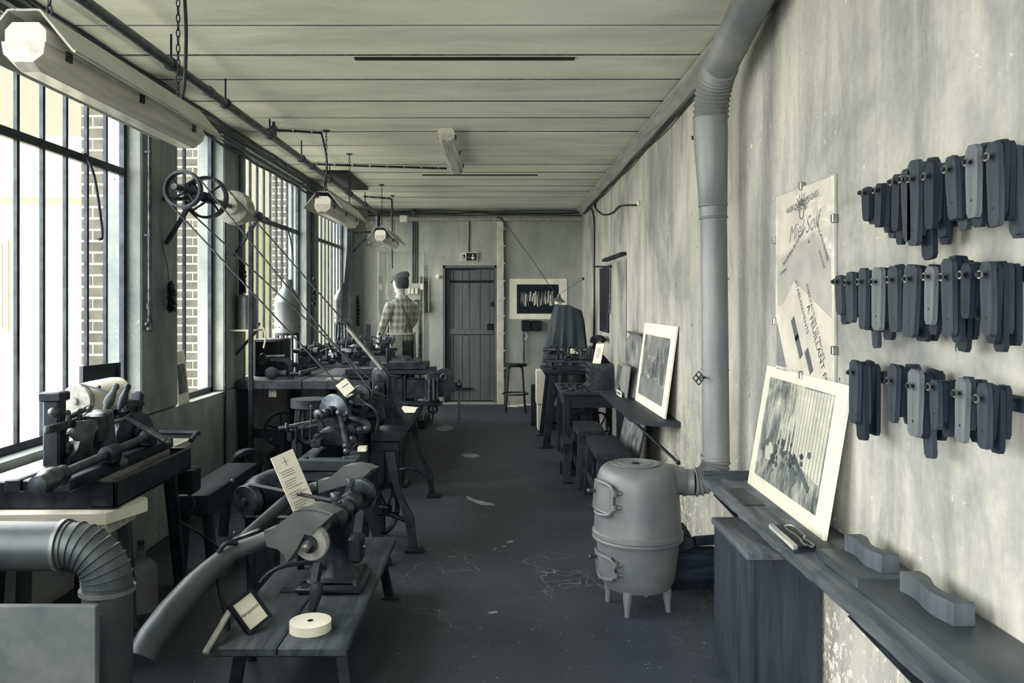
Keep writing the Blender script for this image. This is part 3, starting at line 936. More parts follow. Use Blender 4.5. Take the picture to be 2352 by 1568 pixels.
tb = thing('machine_table', 'dark machine table with sheet tray and splayed iron legs before the first window', 'table', (-1.85, 3.75, 0))
B().box((-2.13, 3.32, 0.735), (-1.66, 4.36, 0.775), 0.006).build('table_top', 'wood_pale_y', tb)
b = B()
b.box((-1.66, 3.30, 0.665), (-1.56, 4.10, 0.675)).box((-1.575, 3.30, 0.665), (-1.56, 4.10, 0.775), 0.005).box((-2.13, 3.30, 0.665), (-1.56, 3.315, 0.775), 0.005).box((-1.66, 4.085, 0.665), (-1.56, 4.10, 0.775), 0.004).box((-2.13, 3.315, 0.665), (-1.66, 3.33, 0.735))
b.build('tray', 'iron', tb)
B().tube([(-2.10, 4.40, 0.80), (-1.66, 4.385, 0.80), (-1.635, 4.37, 0.80), (-1.63, 4.33, 0.79), (-1.63, 4.28, 0.775)], 0.013, 8, False, 4).build('edge_rail', 'iron', tb)
for (x0, y0, x1, y1) in ((-1.62, 4.0, -1.585, 4.06), (-2.05, 4.0, -2.10, 4.06), (-1.66, 4.05, -1.66, 4.22)):
    B().bar((x0, y0, 0.70), (x1, y1, 0.0), 0.045, 0.03, (0, 1, 0), 0.004).build('leg', 'iron', tb)
B().bar((-2.06, 3.38, 0.67), (-2.09, 3.34, 0.0), 0.045, 0.03, (0, 1, 0), 0.004).build('leg', 'iron', tb)
B().box((-2.09, 3.40, 0.085), (-1.56, 4.03, 0.105), 0.004).build('lower_shelf', 'wood_dark_x', tb)
for x in (-1.60, -2.06):
    B().bar((x, 3.42, 0.086), (x, 3.42, 0.0), 0.03, 0.03).build('shelf_foot', 'iron', tb)
B().tube([(-1.62, 4.0, 0.45), (-1.50, 4.1, 0.33), (-1.37, 4.25, 0.14)], 0.008, 6).build('brace_rod', 'iron', tb)
sw = thing('switch_box', 'small black switch box hung under the machine table', 'box', (-1.62, 4.14, 0.52))
B().box((-1.66, 4.115, 0.53), (-1.55, 4.21, 0.66), 0.01).build('case', 'iron_black', sw)
B().box((-1.551, 4.13, 0.545), (-1.545, 4.195, 0.645), 0.002).build('cover', 'iron', sw)
B().tube([(-1.60, 4.16, 0.535), (-1.57, 4.17, 0.47), (-1.60, 4.15, 0.42)], 0.008, 6, False, 4).build('lead', 'cable', sw)

pm = thing('profiling_machine', 'complex iron profiling machine with long guide rod on the tray table', 'machine', (-1.8, 3.7, 0.775))
b = B()
for x in (-1.67, -1.86):
    b.box((x - 0.03, 3.10, 0.776), (x + 0.03, 4.08, 0.826), 0.005)
b.box((-1.83, 3.11, 0.778), (-1.70, 3.17, 0.822), 0.005).box((-1.83, 4.01, 0.778), (-1.70, 4.07, 0.822), 0.005)
b.build('base_frame', 'iron', pm)
r0, r1 = m3(60, 1440, -1.62), m3(1120, 975, -1.66)
B().cyl(r0, r1, 0.019, None, 14).build('guide_rod', 'iron_worn', pm)
B().lathe(r0, [(0.02, -0.09), (0.032, -0.085), (0.034, -0.03), (0.042, -0.02), (0.042, 0.03), (0.03, 0.045), (0.02, 0.05)], r1 - r0, 16).build('rod_nose', 'iron_worn', pm)
for t in (0.06, 0.52, 0.96):
    c = r0.lerp(r1, t)
    B().box((c.x - 0.03, c.y - 0.03, 0.826), (c.x + 0.028, c.y + 0.03, c.z + 0.02), 0.008).lathe(c, [(0.02, -0.045), (0.034, -0.04), (0.034, 0.04), (0.02, 0.045)], r1 - r0, 14).build('rod_bearing', 'iron', pm)
c = r0.lerp(r1, 0.545)
B().lathe(c + V((0.02, 0.02, -0.045)), [(0.006, -0.04), (0.02, -0.03), (0.026, 0), (0.02, 0.03), (0.006, 0.035)], (1, -0.6, 0), 12).build('clamp_knob', 'iron_worn', pm)
# left column
c = m3(110, 1050, -1.86)
B().box((c.x - 0.035, c.y - 0.03, 0.80), (c.x + 0.035, c.y + 0.035, 1.12), 0.012).box((c.x - 0.045, c.y - 0.04, 1.09), (c.x + 0.045, c.y + 0.045, 1.13), 0.006).build('column', 'iron', pm)
B().ball(c + V((0.02, -0.04, 0.13)), 0.022).tube([c + V((0, 0, 0.15)), c + V((0.0, 0.0, 0.21))], 0.012, 8).build('column_knob', 'iron_worn', pm)
# flat bars
B().bar(m3(30, 930, -1.80), m3(930, 690, -1.83), 0.02, 0.032, (0, 0, 1), 0.003).build('slide_bar', 'iron_worn', pm)
B().bar(m3(640, 870, -1.76), m3(1010, 770, -1.76), 0.03, 0.012, (0, 0, 1), 0.002).build('slide_bar', 'iron_worn', pm)
# hump bracket (pale casting)
o = m3(390, 1150, -1.78)
poly = [(-0.07, 0), (0.07, 0), (0.07, 0.03), (0.035, 0.06), (0.045, 0.12), (0.075, 0.15), (0.075, 0.175), (-0.03, 0.175), (-0.05, 0.13), (-0.02, 0.09), (-0.035, 0.05), (-0.07, 0.03)]
B().prism(poly, (o.x, o.y, 0.826), (0.55, 0.85, 0), (0, 0, 1), 0.05).build('pedestal', 'iron_worn', pm)
o = m3(640, 1130, -1.72)
B().obox((o.x - 0.02, o.y, 0.93), (0.09, 0.085, 0.20), Matrix.Rotation(0.18, 3, 'X'), 0.01).box((o.x - 0.08, o.y - 0.06, 0.826), (o.x + 0.03, o.y + 0.07, 0.85), 0.006).build('saddle_block', 'iron_worn', pm)
B().cyl(m3(440, 830, -1.77), m3(640, 780, -1.77), 0.018, None, 12).ball(m3(640, 780, -1.77), 0.024).build('cross_rod', 'iron_worn', pm)
c = m3(940, 940, -1.73)
B().lathe(c, [(0.01, -0.05), (0.03, -0.045), (0.03, -0.015), (0.088, -0.012), (0.092, 0.012), (0.03, 0.015), (0.03, 0.06), (0.01, 0.065)], (0.85, -0.5, 0), 26).build('pulley', 'iron', pm)
c2 = m3(800, 960, -1.78)
B().lathe(c2, [(0.02, -0.07), (0.06, -0.06), (0.07, 0.0), (0.06, 0.05), (0.02, 0.06)], (0.85, -0.5, 0), 20).build('spindle_head', 'iron', pm)
B().obox(c2 + V((-0.02, 0.03, -0.08)), (0.13, 0.13, 0.12), None, 0.02).build('head_stock', 'iron', pm)
B().cyl(m3(840, 790, -1.72), m3(1250, 1040, -1.54), 0.008, 0.017, 12).ball(m3(1270, 1050, -1.535), 0.019).build('hand_lever', 'iron_worn', pm)
for (zx, zy, dx, dy, dz, mt) in ((650, 690, 0.1, 0.3, 0.5, 'wood_mid_z'), (790, 700, 0.15, 0.3, 0.8, 'iron')):
    c = m3(zx, zy, -1.80)
    ax = V((dx, dy, dz))
    B().lathe(c, [(0.008, -0.03), (0.012, -0.02), (0.014, 0.0), (0.024, 0.015), (0.022, 0.045), (0.014, 0.075), (0.012, 0.09), (0.017, 0.10), (0.012, 0.115), (0.004, 0.118)], ax, 14).build('grip', mt, pm)
B().bar(m3(830, 690, -1.78), m3(1025, 655, -1.74), 0.018, 0.018).cyl(m3(930, 640, -1.77), m3(1025, 655, -1.74), 0.011).build('stop_screw', 'iron', pm)
o = m3(860, 740, -1.79)
B().obox(o, (0.06, 0.10, 0.10), Matrix.Rotation(0.5, 3, 'X'), 0.015).obox(o + V((0.02, 0.06, 0.03)), (0.05, 0.04, 0.12), Matrix.Rotation(-0.3, 3, 'X'), 0.01).build('cutter_head', 'iron', pm)
B().tube([m3(260, 800, -1.82), m3(400, 730, -1.83), m3(480, 695, -1.83)], 0.012, 8, False, 4).build('curved_arm', 'iron_worn', pm)
for zx, zy in ((250, 800), (370, 780), (470, 760)):
    c = m3(zx, zy, -1.80)
    B().cyl(c - V((0, 0, 0.035)), c + V((0, 0, 0.02)), 0.012, 0.01, 10).ball(c + V((0, 0, 0.02)), 0.012).build('set_screw', 'iron_worn', pm)
c = m3(235, 1080, -1.84)
B().lathe((c.x, c.y, 0.826), [(0.03, 0), (0.032, 0.05), (0.028, 0.075), (0.01, 0.085), (0.01, 0.12)], (0, 0, 1), 14).build('oil_cup', 'iron_worn', pm)

mo = thing('electric_motor', 'pale drum shaped electric motor with flat pulley behind the profiling machine', 'motor', (-2.0, 4.0, 0.775))
ca = P(173, 921, 3.86)
ax = V((0.16, 1, 0.03)).normalized()
B().lathe(ca + ax * 0.05, [(0.02, 0), (0.066, 0.005), (0.078, 0.03), (0.080, 0.06), (0.080, 0.23), (0.076, 0.27), (0.055, 0.30), (0.012, 0.31)], ax, 30).build('housing', 'foam', mo)
B().lathe(ca, [(0.012, -0.02), (0.018, -0.018), (0.018, 0.0), (0.030, 0.0), (0.074, 0.003), (0.077, 0.007), (0.077, 0.035), (0.03, 0.04), (0.012, 0.05)], ax, 30).build('pulley', 'stone', mo)
for a_ in (0.7, 2.4):
    q = ca + ax * 0.09 + frame_to(ax) @ V((math.cos(a_) * 0.08, math.sin(a_) * 0.08, 0))
    B().ball(q, 0.011).build('bolt', 'iron_worn', mo)
cc = ca + ax * 0.19
B().box((cc.x - 0.085, cc.y - 0.11, 0.776), (cc.x + 0.055, cc.y + 0.11, cc.z - 0.06), 0.01).build('foot', 'iron_worn', mo)
q0, q1 = ca + V((0.02, 0.015, 0.079)), m3(850, 590, -1.80)
B().bar(q0, q1, 0.022, 0.005, (0, 0, 1)).build('flat_belt', 'leather', mo)

# framed pictures on the two window sills
def photo_mat(name, seed, lo=30, hi=170, stretch=(6, 6, 1.2), mid=None):
    n = NT(name)
    v = n.map((1, 1, 1), (0, 0, 0), 'Object', (seed * 3.1, seed * 1.7, seed))
    f1 = n.noise(v, 5.5, 5, 0.65, 0.8)
    f2 = n.noise(n.map(stretch, (0, 0, 0), 'Object', (seed, seed, seed)), 7, 4, 0.6)
    f = n.math('ADD', n.math('MULTIPLY', f1, 0.65), n.math('MULTIPLY', f2, 0.45))
    c = n.ramp(f, [(0.40, T(lo)), (0.53, T((lo + hi) // 2 if mid is None else mid)), (0.68, T(hi))])
    return n.done(c, 0.35, 0, 0.5)
def leaning(name, label, BL, BR, up, h, border, th, board, photo, frame=None, cat='picture', glassy=False, parts=None):
    """board leaning on something: bottom corners, direction of its height, border widths (l, r, b, t)"""
    BL, BR, up = V(BL), V(BR), V(up).normalized()
    ux = (BR - BL)
    W = ux.length
    ux.normalize()
    nz = ux.cross(up).normalized()          # towards the room
    r = thing(name, label, cat, (BL + BR) / 2)
    o = BL + nz * (-th / 2)
    B().prism([(0, 0), (W, 0), (W, h), (0, h)], o, ux, up, th).build('board', board, r)
    l_, r_, b_, t_ = border
    B().prism([(l_, b_), (W - r_, b_), (W - r_, h - t_), (l_, h - t_)], BL + nz * 0.0012, ux, up, 0.002).build('photograph', photo, r)
    if frame:
        fw = min(border) * 0.45
        for (x0, y0, x1, y1) in ((0, 0, W, fw), (0, h - fw, W, h), (0, fw, fw, h - fw), (W - fw, fw, W, h - fw)):
            B().prism([(x0, y0), (x1, y0), (x1, y1), (x0, y1)], BL + nz * 0.006, ux, up, 0.014).build('frame_bar', frame, r)
    if glassy:
        B().prism([(0.001, 0.001), (W - 0.001, 0.001), (W - 0.001, h - 0.001), (0.001, h - 0.001)], BL + nz * 0.005, ux, up, 0.002).build('glass', 'plexi', r)
    return r, BL, ux, up, nz, W, h
BLp, BRp = P(190, 905, 4.30), P(268, 902, 4.52)
BLp.z = BRp.z = SILL + 0.002
leaning('framed_photograph', 'dark framed photograph leaning in the first window behind the motor', (-2.235, 4.33, SILL + 0.042), (-2.16, 4.60, SILL + 0.042), (-0.03, 0.08, 1), 0.31, (0.05, 0.05, 0.06, 0.09), 0.012, 'wood_dark_x', photo_mat('photo_print_a', 1, 60, 150), 'iron_black')
leaning('photograph_print', 'white bordered photograph standing in the second window', (-2.155, 5.46, SILL + 0.003), (-2.17, 5.68, SILL + 0.003), (-0.15, 0.12, 1), 0.36, (0.02, 0.03, 0.07, 0.09), 0.01, 'paper', photo_mat('photo_print_b', 2, 40, 170))

MAT['ply'] = plain('stained_plywood', 78, 110, 5, 0.7, 0, 0.25, 0.1)
# ------------------------------------------------------------------ pale stool tucked under, carboy, duct, crate
st = thing('stool', 'worn pale topped wooden stool tucked against the machine table', 'stool', (-1.75, 3.4, 0))
b = B()
top = [(-2.10, 3.22), (-1.62, 3.235), (-1.575, 3.25), (-1.50, 3.46), (-1.53, 3.52), (-1.66, 3.575), (-2.10, 3.58)]
b.prism(top, (0, 0, 0.6375), (1, 0, 0), (0, 1, 0), 0.045)
b.build('seat', 'foam', st)
B().box((-2.08, 3.235, 0.565), (-1.60, 3.265, 0.615), 0.006).box((-1.60, 3.25, 0.565), (-1.575, 3.52, 0.615), 0.006).build('apron', 'wood_pale_x', st)
B().cyl((-1.83, 3.20, 0.588), (-1.83, 3.24, 0.588), 0.03, None, 20).build('round_boss', 'wood_pale_x', st)
for (x, y, dx) in ((-1.625, 3.29, 0.03), (-2.05, 3.29, -0.02), (-1.62, 3.50, 0.03), (-2.05, 3.52, -0.02)):
    B().bar((x, y, 0.615), (x + dx, y, 0.0), 0.05, 0.04, (0, 1, 0), 0.004).build('leg', 'wood_mid_z', st)

cb = thing('carboy', 'clear glass carboy bottle with a dark stopper under the machine table', 'bottle', (-1.63, 3.78, 0.105))
c = V((-1.635, 3.70, 0.1055))
B().lathe(c, [(0.02, 0.003), (0.068, 0), (0.073, 0.012), (0.073, 0.17), (0.066, 0.205), (0.045, 0.228), (0.022, 0.238), (0.019, 0.25), (0.019, 0.287), (0.033, 0.290), (0.033, 0.298), (0.017, 0.298)], (0, 0, 1), 28).build('glass_body', 'bottle', cb)
B().cyl(c + V((0, 0, 0.268)), c + V((0, 0, 0.312)), 0.014, 0.017, 14).build('stopper', 'rubber', cb)

du = thing('extraction_duct', 'fat gored sheet metal duct elbow turning down at the left front', 'duct', (-1.22, 2.53, 0))
DY, DXc, R0, rb = 2.53, -1.222, 0.073, 0.115
cen = V((DXc - rb, DY, 0.745 - rb + 0.0))
B().cyl((DXc, DY, 0.0), (DXc, DY, cen.z), R0, None, 30).build('riser', 'zinc_dark', du)
ng = 9
for i in range(ng):
    a0, a1 = PI / 2 * i / ng, PI / 2 * (i + 1) / ng
    rings = []
    for a_, rr in ((a0, R0 + 0.004), (a0 + 0.02, R0 - 0.001), (a1 - 0.02, R0 - 0.001), (a1, R0 + 0.004)):
        cc = cen + V((math.cos(a_), 0, math.sin(a_))) * rb
        er = V((math.cos(a_), 0, math.sin(a_)))
        rings.append([cc + er * math.cos(t) * rr + V((0, 1, 0)) * math.sin(t) * rr for t in [k * 2 * PI / 30 for k in range(30)]])
    B().loft(rings).build('elbow_gore', 'zinc_dark', du)
B().cyl((cen.x, DY, cen.z + rb), (-1.9, DY, cen.z + rb), R0 + 0.002, None, 30).build('horizontal_run', 'zinc_dark', du)
B().ring((cen.x - 0.02, DY, cen.z + rb), (1, 0, 0), R0 + 0.009, R0, 0.012, 30).ring((DXc, DY, cen.z - 0.02), (0, 0, 1), R0 + 0.009, R0, 0.012, 30).build('collar', 'zinc', du)

cr = thing('plywood_screen', 'plywood screen board standing upright before the fat duct', 'board', (-1.35, 2.2, 0))
B().box((-1.80, 2.16, 0), (-1.075, 2.182, 0.695), 0.003).build('panel', 'ply', cr)
for x in (-1.70, -1.10):
    B().box((x - 0.02, 2.1825, 0), (x + 0.02, 2.21, 0.66), 0.003).build('batten', 'wood_mid_z', cr)
    B().box((x - 0.02, 2.10, 0), (x + 0.02, 2.159, 0.03), 0.003).build('foot', 'wood_mid_y', cr)

# long timber trough on trestle feet and the belt wheel above it
tr = thing('timber_trough', 'long dark timber trough on short posts behind the machine table', 'trough', (-1.7, 4.6, 0))
B().box((-1.80, 3.98 + 0.48, 0.33), (-1.60, 5.35, 0.45), 0.008).build('beam', 'wood_dark_y', tr)
for y in (4.55, 5.25):
    for x in (-1.76, -1.64):
        B().bar((x, y, 0.34), (x + (0.03 if x > -1.7 else -0.03), y, 0), 0.05, 0.05, (0, 1, 0), 0.004).build('post', 'wood_dark_z', tr)
fw = thing('cast_flywheel', 'heavy iron flywheel standing at the end of the timber trough', 'flywheel', (-1.72, 5.55, 0))
wheel(fw, (-1.72, 5.55, 0.37), (0.55, -0.83, 0), 0.135, 0.028, 0.035, 0.08, 4, 'iron', 0.10)
B().bar((-1.72, 5.55, 0.37), (-1.72, 5.55, 0.0), 0.05, 0.03).build('bearing_post', 'iron', fw)

# ------------------------------------------------------------------ bench grinder on its low bench
bn = thing('low_bench', 'low plank bench under the polishing grinder', 'bench', (-0.78, 3.55, 0))
B().box((-1.03, 2.88, 0.245), (-0.795, 4.25, 0.28), 0.006).build('plank', 'wood_mid_y', bn)
B().box((-0.79, 2.88, 0.245), (-0.545, 4.25, 0.28), 0.006).build('plank', 'wood_mid_y', bn)
for y in (3.05, 4.1):
    B().box((-1.0, y - 0.03, 0.20), (-0.57, y + 0.03, 0.246), 0.004).build('batten', 'wood_dark_x', bn)
    for x, dx in ((-0.60, 0.035), (-0.97, -0.03)):
        B().bar((x, y, 0.22), (x + dx, y + (0.04 if y > 3.5 else -0.02), 0), 0.045, 0.03, (0, 1, 0), 0.004).build('leg', 'iron', bn)
        B().box((x + dx - 0.04, y + 0.01, 0), (x + dx + 0.05, y + 0.075, 0.012), 0.004).build('foot_plate', 'iron', bn)
B().box((-0.93, 3.42, 0.281), (-0.80, 3.47, 0.287)).build('fixing_strap', 'iron_worn', bn)

z5 = Zo(450, 980, 3.2)
def m5(zx, zy, Y):
    return P(*z5(zx, zy), Y)
gr = thing('polishing_grinder', 'double ended belt driven polishing grinder with sheet metal hoods on the low bench', 'machine', (-0.68, 3.55, 0.28))
# pedestal
pc = m5(1050, 1150, 3.52)
px0, py0 = pc.x, 3.52
b = B()
rings = []
for (z, hx, hy, oy) in ((0.281, 0.135, 0.115, 0), (0.312, 0.135, 0.115, 0), (0.325, 0.09, 0.08, 0), (0.36, 0.065, 0.055, 0), (0.42, 0.05, 0.045, 0), (0.49, 0.048, 0.05, 0), (0.55, 0.05, 0.085, 0)):
    rings.append([V((px0 + math.cos(t) * hx * (1 if abs(math.cos(t)) < .8 else 1), py0 + oy + math.sin(t) * hy, z)) for t in [k * 2 * PI / 20 + PI / 20 for k in range(20)]])
b.loft(rings[2:])
b.box((px0 - 0.16, py0 - 0.13, 0.281), (px0 + 0.12, py0 + 0.15, 0.315), 0.012)
b.box((px0 - 0.13, py0 - 0.10, 0.31), (px0 + 0.09, py0 + 0.12, 0.335), 0.012)
b.build('pedestal', 'iron', gr)
for dx, dy in ((0.09, 0.12), (0.09, -0.10), (-0.13, 0.12), (-0.13, -0.10)):
    B().cyl((px0 + dx, py0 + dy, 0.312), (px0 + dx, py0 + dy, 0.335), 0.013, 0.012, 6).build('bolt', 'iron_worn', gr)
s0, s1 = m5(820, 872, 3.22), m5(1230, 470, 3.82)
B().cyl(s0, s1, 0.016, None, 14).build('spindle', 'iron_worn', gr)
sa = (s1 - s0).normalized()
SL = (s1 - s0).length
for (t, rr, nm) in ((0.45, 1.0, 0), (0.74, 1.0, 1)):
    c = s0 + sa * SL * t
    bh_ = B().lathe(c, [(0.018, -0.05), (0.034, -0.048), (0.036, -0.035), (0.05, -0.03), (0.052, 0.0), (0.05, 0.03), (0.036, 0.035), (0.034, 0.048), (0.018, 0.05)], sa, 24).build('bearing_housing', 'iron', gr)
    B().lathe(c + V((0, 0, 0.045)), [(0.016, 0), (0.012, 0.02), (0.012, 0.03), (0.02, 0.034), (0.021, 0.062), (0.018, 0.066), (0.003, 0.067)], (0, 0, 1), 18).build('oil_cup', 'iron_worn', bh_)
    B().bar(c, (c.x * 0.5 + px0 * 0.5, c.y * 0.5 + py0 * 0.5, 0.46), 0.05, 0.045).build('bearing_arm', 'iron', gr)
c = s0 + sa * SL * 0.60
B().lathe(c, [(0.016, -0.035), (0.04, -0.03), (0.034, -0.012), (0.034, 0.012), (0.04, 0.03), (0.016, 0.035)], sa, 20).build('drive_pulley', 'iron_worn', gr)
for base, sg in ((s0, 1), (s1, -1)):
    B().lathe(base + sa * sg * 0.03, [(0.02, -0.012), (0.070, -0.012), (0.073, -0.008), (0.073, 0.02), (0.066, 0.024), (0.02, 0.026)], sa * sg, 30).build('grinding_wheel', 'stone' if sg == 1 else 'iron_worn', gr)
    B().lathe(base + sa * sg * 0.012, [(0.012, -0.008), (0.036, -0.006), (0.036, 0.004), (0.012, 0.006)], sa * sg, 20).build('flange', 'iron_worn', gr)
    B().cyl(base - sa * sg * 0.026, base + sa * sg * 0.01, 0.019, 0.021, 6).cyl(base - sa * sg * 0.04, base, 0.010, None, 10).build('spindle_nut', 'steel', gr)
# hoods: flat-sided sheet cheeks around each wheel, running into a neck
def hood(outl, Y, dY, ux, name='dust_hood'):
    pts = [m5(zx, zy, Y) for zx, zy in outl]
    back = [p + V((ux * dY, dY, 0)) for p in pts]
    b = B()
    b.loft([pts, back])
    return b.build(name, 'zinc', gr)
hood([(500, 760), (560, 750), (640, 690), (720, 625), (780, 585), (840, 580), (920, 600), (1010, 640), (930, 715), (845, 790), (795, 790), (770, 840), (740, 900), (665, 1000), (645, 940), (600, 900), (520, 880)], 3.215, 0.075, 0.35)
hood([(895, 395), (960, 385), (1030, 335), (1080, 290), (1150, 280), (1230, 292), (1290, 315), (1165, 432), (1120, 425), (1060, 440), (960, 470), (900, 490)], 3.83, 0.075, 0.35)
for i in range(13):
    p = m5(725 + i * 20.5, 622 - 20 * math.sin(i / 12 * PI) + i * 2.0, 3.212)
    B().ball(p, 0.0032, 6, 4).build('rivet', 'iron_worn', gr)
# exhaust pipes from the hoods
e = [m5(520, 820, 3.255), m5(400, 870, 3.24), m5(260, 920, 3.21), m5(120, 1040, 3.12), m5(-20, 1170, 3.02), m5(-200, 1380, 2.88), m5(-330, 1560, 2.78), m5(-400, 1700, 2.74)]
B().tube(e, [0.030, 0.032, 0.036, 0.042, 0.046, 0.05, 0.052, 0.052], 18, False, 1).build('exhaust_pipe', 'zinc_dark', gr)
e = [m5(900, 440, 3.87), m5(840, 460, 3.86), m5(700, 520, 3.78), m5(500, 690, 3.60), m5(330, 850, 3.45), m5(180, 1060, 3.27)]
B().tube(e, 0.028, 16, False, 3).build('exhaust_pipe', 'zinc_dark', gr)
e = [m5(-90, 1290, 3.02), m5(40, 1170, 3.10), m5(110, 1120, 3.16)]
B().tube(e, 0.03, 16).build('exhaust_branch', 'zinc_dark', gr)
p = m5(370, 790, 3.42)
B().obox(p, (0.12, 0.03, 0.012), Matrix.Rotation(-0.35, 3, 'Y'), 0.004).ball(p + V((-0.045, -0.012, 0.01)), 0.008).build('pipe_clamp', 'iron_worn', gr)
q = m5(410, 1000, 3.42)
B().cyl(m5(405, 880, 3.42), (q.x, 3.42, 0.0), 0.020, None, 14).build('pipe_stay', 'iron', gr)
# switch box on the pedestal and hand grip on the rest
c = m5(1170, 900, 3.36)
B().box((c.x - 0.028, 3.34, c.z - 0.055), (c.x + 0.03, 3.43, c.z + 0.055), 0.012).build('switch_box', 'iron_black', gr)
B().cyl((c.x + 0.03, 3.37, c.z + 0.01), (c.x + 0.045, 3.37, c.z + 0.01), 0.012).build('push_button', 'iron_worn', gr)
h0, h1 = m5(840, 1430, 3.16), m5(900, 1130, 3.17)
B().lathe(h0, [(0.009, 0), (0.009, 0.015), (0.014, 0.02), (0.016, 0.05), (0.024, 0.10), (0.026, 0.13), (0.020, 0.148), (0.008, 0.153)], (h1 - h0), 18).build('grip', 'wood_dark_z', gr)
B().bar(m5(870, 1160, 3.24), m5(900, 1000, 3.27), 0.03, 0.03).box(m5(770, 1190, 3.26), m5(850, 1150, 3.32)).build('tool_rest', 'iron', gr)
B().tube([m5(470, 1150, 3.30), m5(520, 1090, 3.31), m5(620, 1030, 3.32), m5(740, 1005, 3.34), m5(860, 1000, 3.36), m5(960, 1040, 3.37)], 0.009, 8, False, 5).build('flex', 'rubber', gr)
B().tube([m5(300, 855, 3.20), m5(220, 860, 3.16), m5(170, 930, 3.15), m5(160, 1060, 3.14), m5(185, 1230, 3.10), m5(225, 1380, 3.06), m5(235, 1480, 3.04)], 0.010, 8, False, 5).build('flex', 'rubber', gr)

gm = thing('grinder_motor', 'round bodied electric motor with big pulley driving the grinder', 'motor', (-1.1, 3.95, 0))
mc = m5(360, 548, 3.86)
ax = V((0.45, 1, 0.12)).normalized()
B().lathe(mc + ax * 0.055, [(0.02, 0), (0.07, 0.005), (0.088, 0.03), (0.092, 0.06), (0.092, 0.16), (0.088, 0.19), (0.06, 0.22), (0.015, 0.225)], ax, 32).build('housing', 'iron', gm)
B().lathe(mc, [(0.010, -0.022), (0.017, -0.02), (0.018, 0.0), (0.025, 0.0), (0.073, 0.0), (0.076, 0.004), (0.070, 0.02), (0.076, 0.04), (0.03, 0.044), (0.014, 0.055)], ax, 32).build('pulley', 'iron_worn', gm)
q = mc + ax * 0.10 + frame_to(ax) @ V((0.0, 0.09, 0))
B().ball(m5(270, 398, 3.93), 0.012).build('bolt', 'iron_worn', gm)
bb = mc + ax * 0.16
B().box((bb.x - 0.10, bb.y - 0.08, bb.z - 0.125), (bb.x + 0.12, bb.y + 0.08, bb.z - 0.085), 0.01).build('foot', 'iron', gm)
B().bar((bb.x, bb.y, bb.z - 0.12), (bb.x, bb.y, 0), 0.10, 0.10, (0, 1, 0), 0.006).build('pedestal', 'wood_dark_z', gm)
pd = s0 + sa * SL * 0.60
for off in (0.006, -0.010):
    k = ax * (0.02 + off)
    B().tube([mc + k + V((0.015, 0, 0.075)), pd + sa * off + V((-0.01, 0, 0.037))], 0.0055, 6).build('vee_belt', 'rubber', gm)
    B().tube([mc + k + V((0.0, 0, -0.076)), pd + sa * off + V((-0.01, 0, -0.036))], 0.0055, 6).build('vee_belt', 'rubber', gm)

# info sheet on a stand, name plate, loose wheel, pale board
a_, b_, c_, d_ = m5(548, 232, 3.78), m5(690, 138, 3.86), m5(885, 590, 3.74), m5(715, 620, 3.66)
a_, b_ = m5(548, 232, 3.70), m5(690, 138, 3.78)
d_, c_ = m5(722, 640, 3.66), m5(880, 560, 3.74)
ux = (c_ - d_)
up = (a_ - d_)
W, H = ux.length, up.length
ux.normalize(); up.normalize()
nz = ux.cross(up)
if nz.y > 0: nz = -nz
si = thing('info_sheet', 'white printed information sheet on a tilted stand behind the grinder', 'sign', (d_ + c_) / 2)
B().prism([(0, 0), (W, 0), (W, H), (0, H)], d_, ux, up, 0.006).build('board', 'paper', si)
o = d_ + nz * 0.0045
for i in range(16):
    if i in (3, 8, 12): continue
    y = H * (0.70 - i * 0.042)
    x0 = W * (0.14 if i % 3 else 0.10)
    L = W * random.uniform(0.45, 0.75)
    B().prism([(x0, y), (x0 + L, y), (x0 + L, y + 0.0022), (x0, y + 0.0022)], o, ux, up, 0.0006).build('print_line', 'ink_grey', si)
B().prism([(W * .49, H * .78), (W * .51, H * .78), (W * .51, H * .93), (W * .49, H * .93)], o, ux, up, 0.0006).prism([(W * .36, H * .845), (W * .64, H * .845), (W * .64, H * .852), (W * .36, H * .852)], o, ux, up, 0.0006).build('emblem', 'ink_grey', si)
B().bar((d_ + c_) / 2 - nz * 0.03, ((d_ + c_) / 2 - nz * 0.05).xy.to_3d() + V((0, 0, 0.281)), 0.03, 0.015).build('stand', 'iron', si)

np_c = [m5(275, 1290, 3.03), m5(465, 1130, 3.13), m5(555, 1400, 3.09), m5(385, 1540, 2.99)]
npd, npc, npa = np_c[3], np_c[2], np_c[0]
ux = (npc - npd); up = (npa - npd)
W, H = ux.length, up.length
ux.normalize()
up = (up - ux * up.dot(ux)).normalized()
nz = ux.cross(up)
if nz.y > 0: nz = -nz
npt = thing('name_plate', 'small dark framed name card on the low bench beside the loose stone wheel', 'sign', (npd.x * .5 + npc.x * .5, npd.y, 0.28))
B().prism([(0, 0), (W, 0), (W, H), (0, H)], npd, ux, up, 0.010).build('board', 'iron_black', npt)
fwid = 0.013
for (x0, y0, x1, y1) in ((0, 0, W, fwid), (0, H - fwid, W, H), (0, fwid, fwid, H - fwid), (W - fwid, fwid, W, H - fwid)):
    B().prism([(x0, y0), (x1, y0), (x1, y1), (x0, y1)], npd + nz * 0.007, ux, up, 0.012).build('frame_bar', 'iron_black', npt)
B().prism([(fwid, fwid), (W - fwid, fwid), (W - fwid, H - fwid), (fwid, H - fwid)], npd + nz * 0.006, ux, up, 0.002).build('card', 'paper', npt)
rot = Quaternion(nz, 0.0)
text('Abraponce', 0.0195, npd + nz * 0.0078 + ux * W * 0.5 + up * H * 0.52, ux, up, 'ink', npt)
B().bar(npd + ux * W * .5 + up * H * 0.3 - nz * 0.006, (npd.x + ux.x * W * .5 + nz.x * -0.09, npd.y + 0.13, 0.281), 0.03, 0.006).build('strut', 'iron_black', npt)
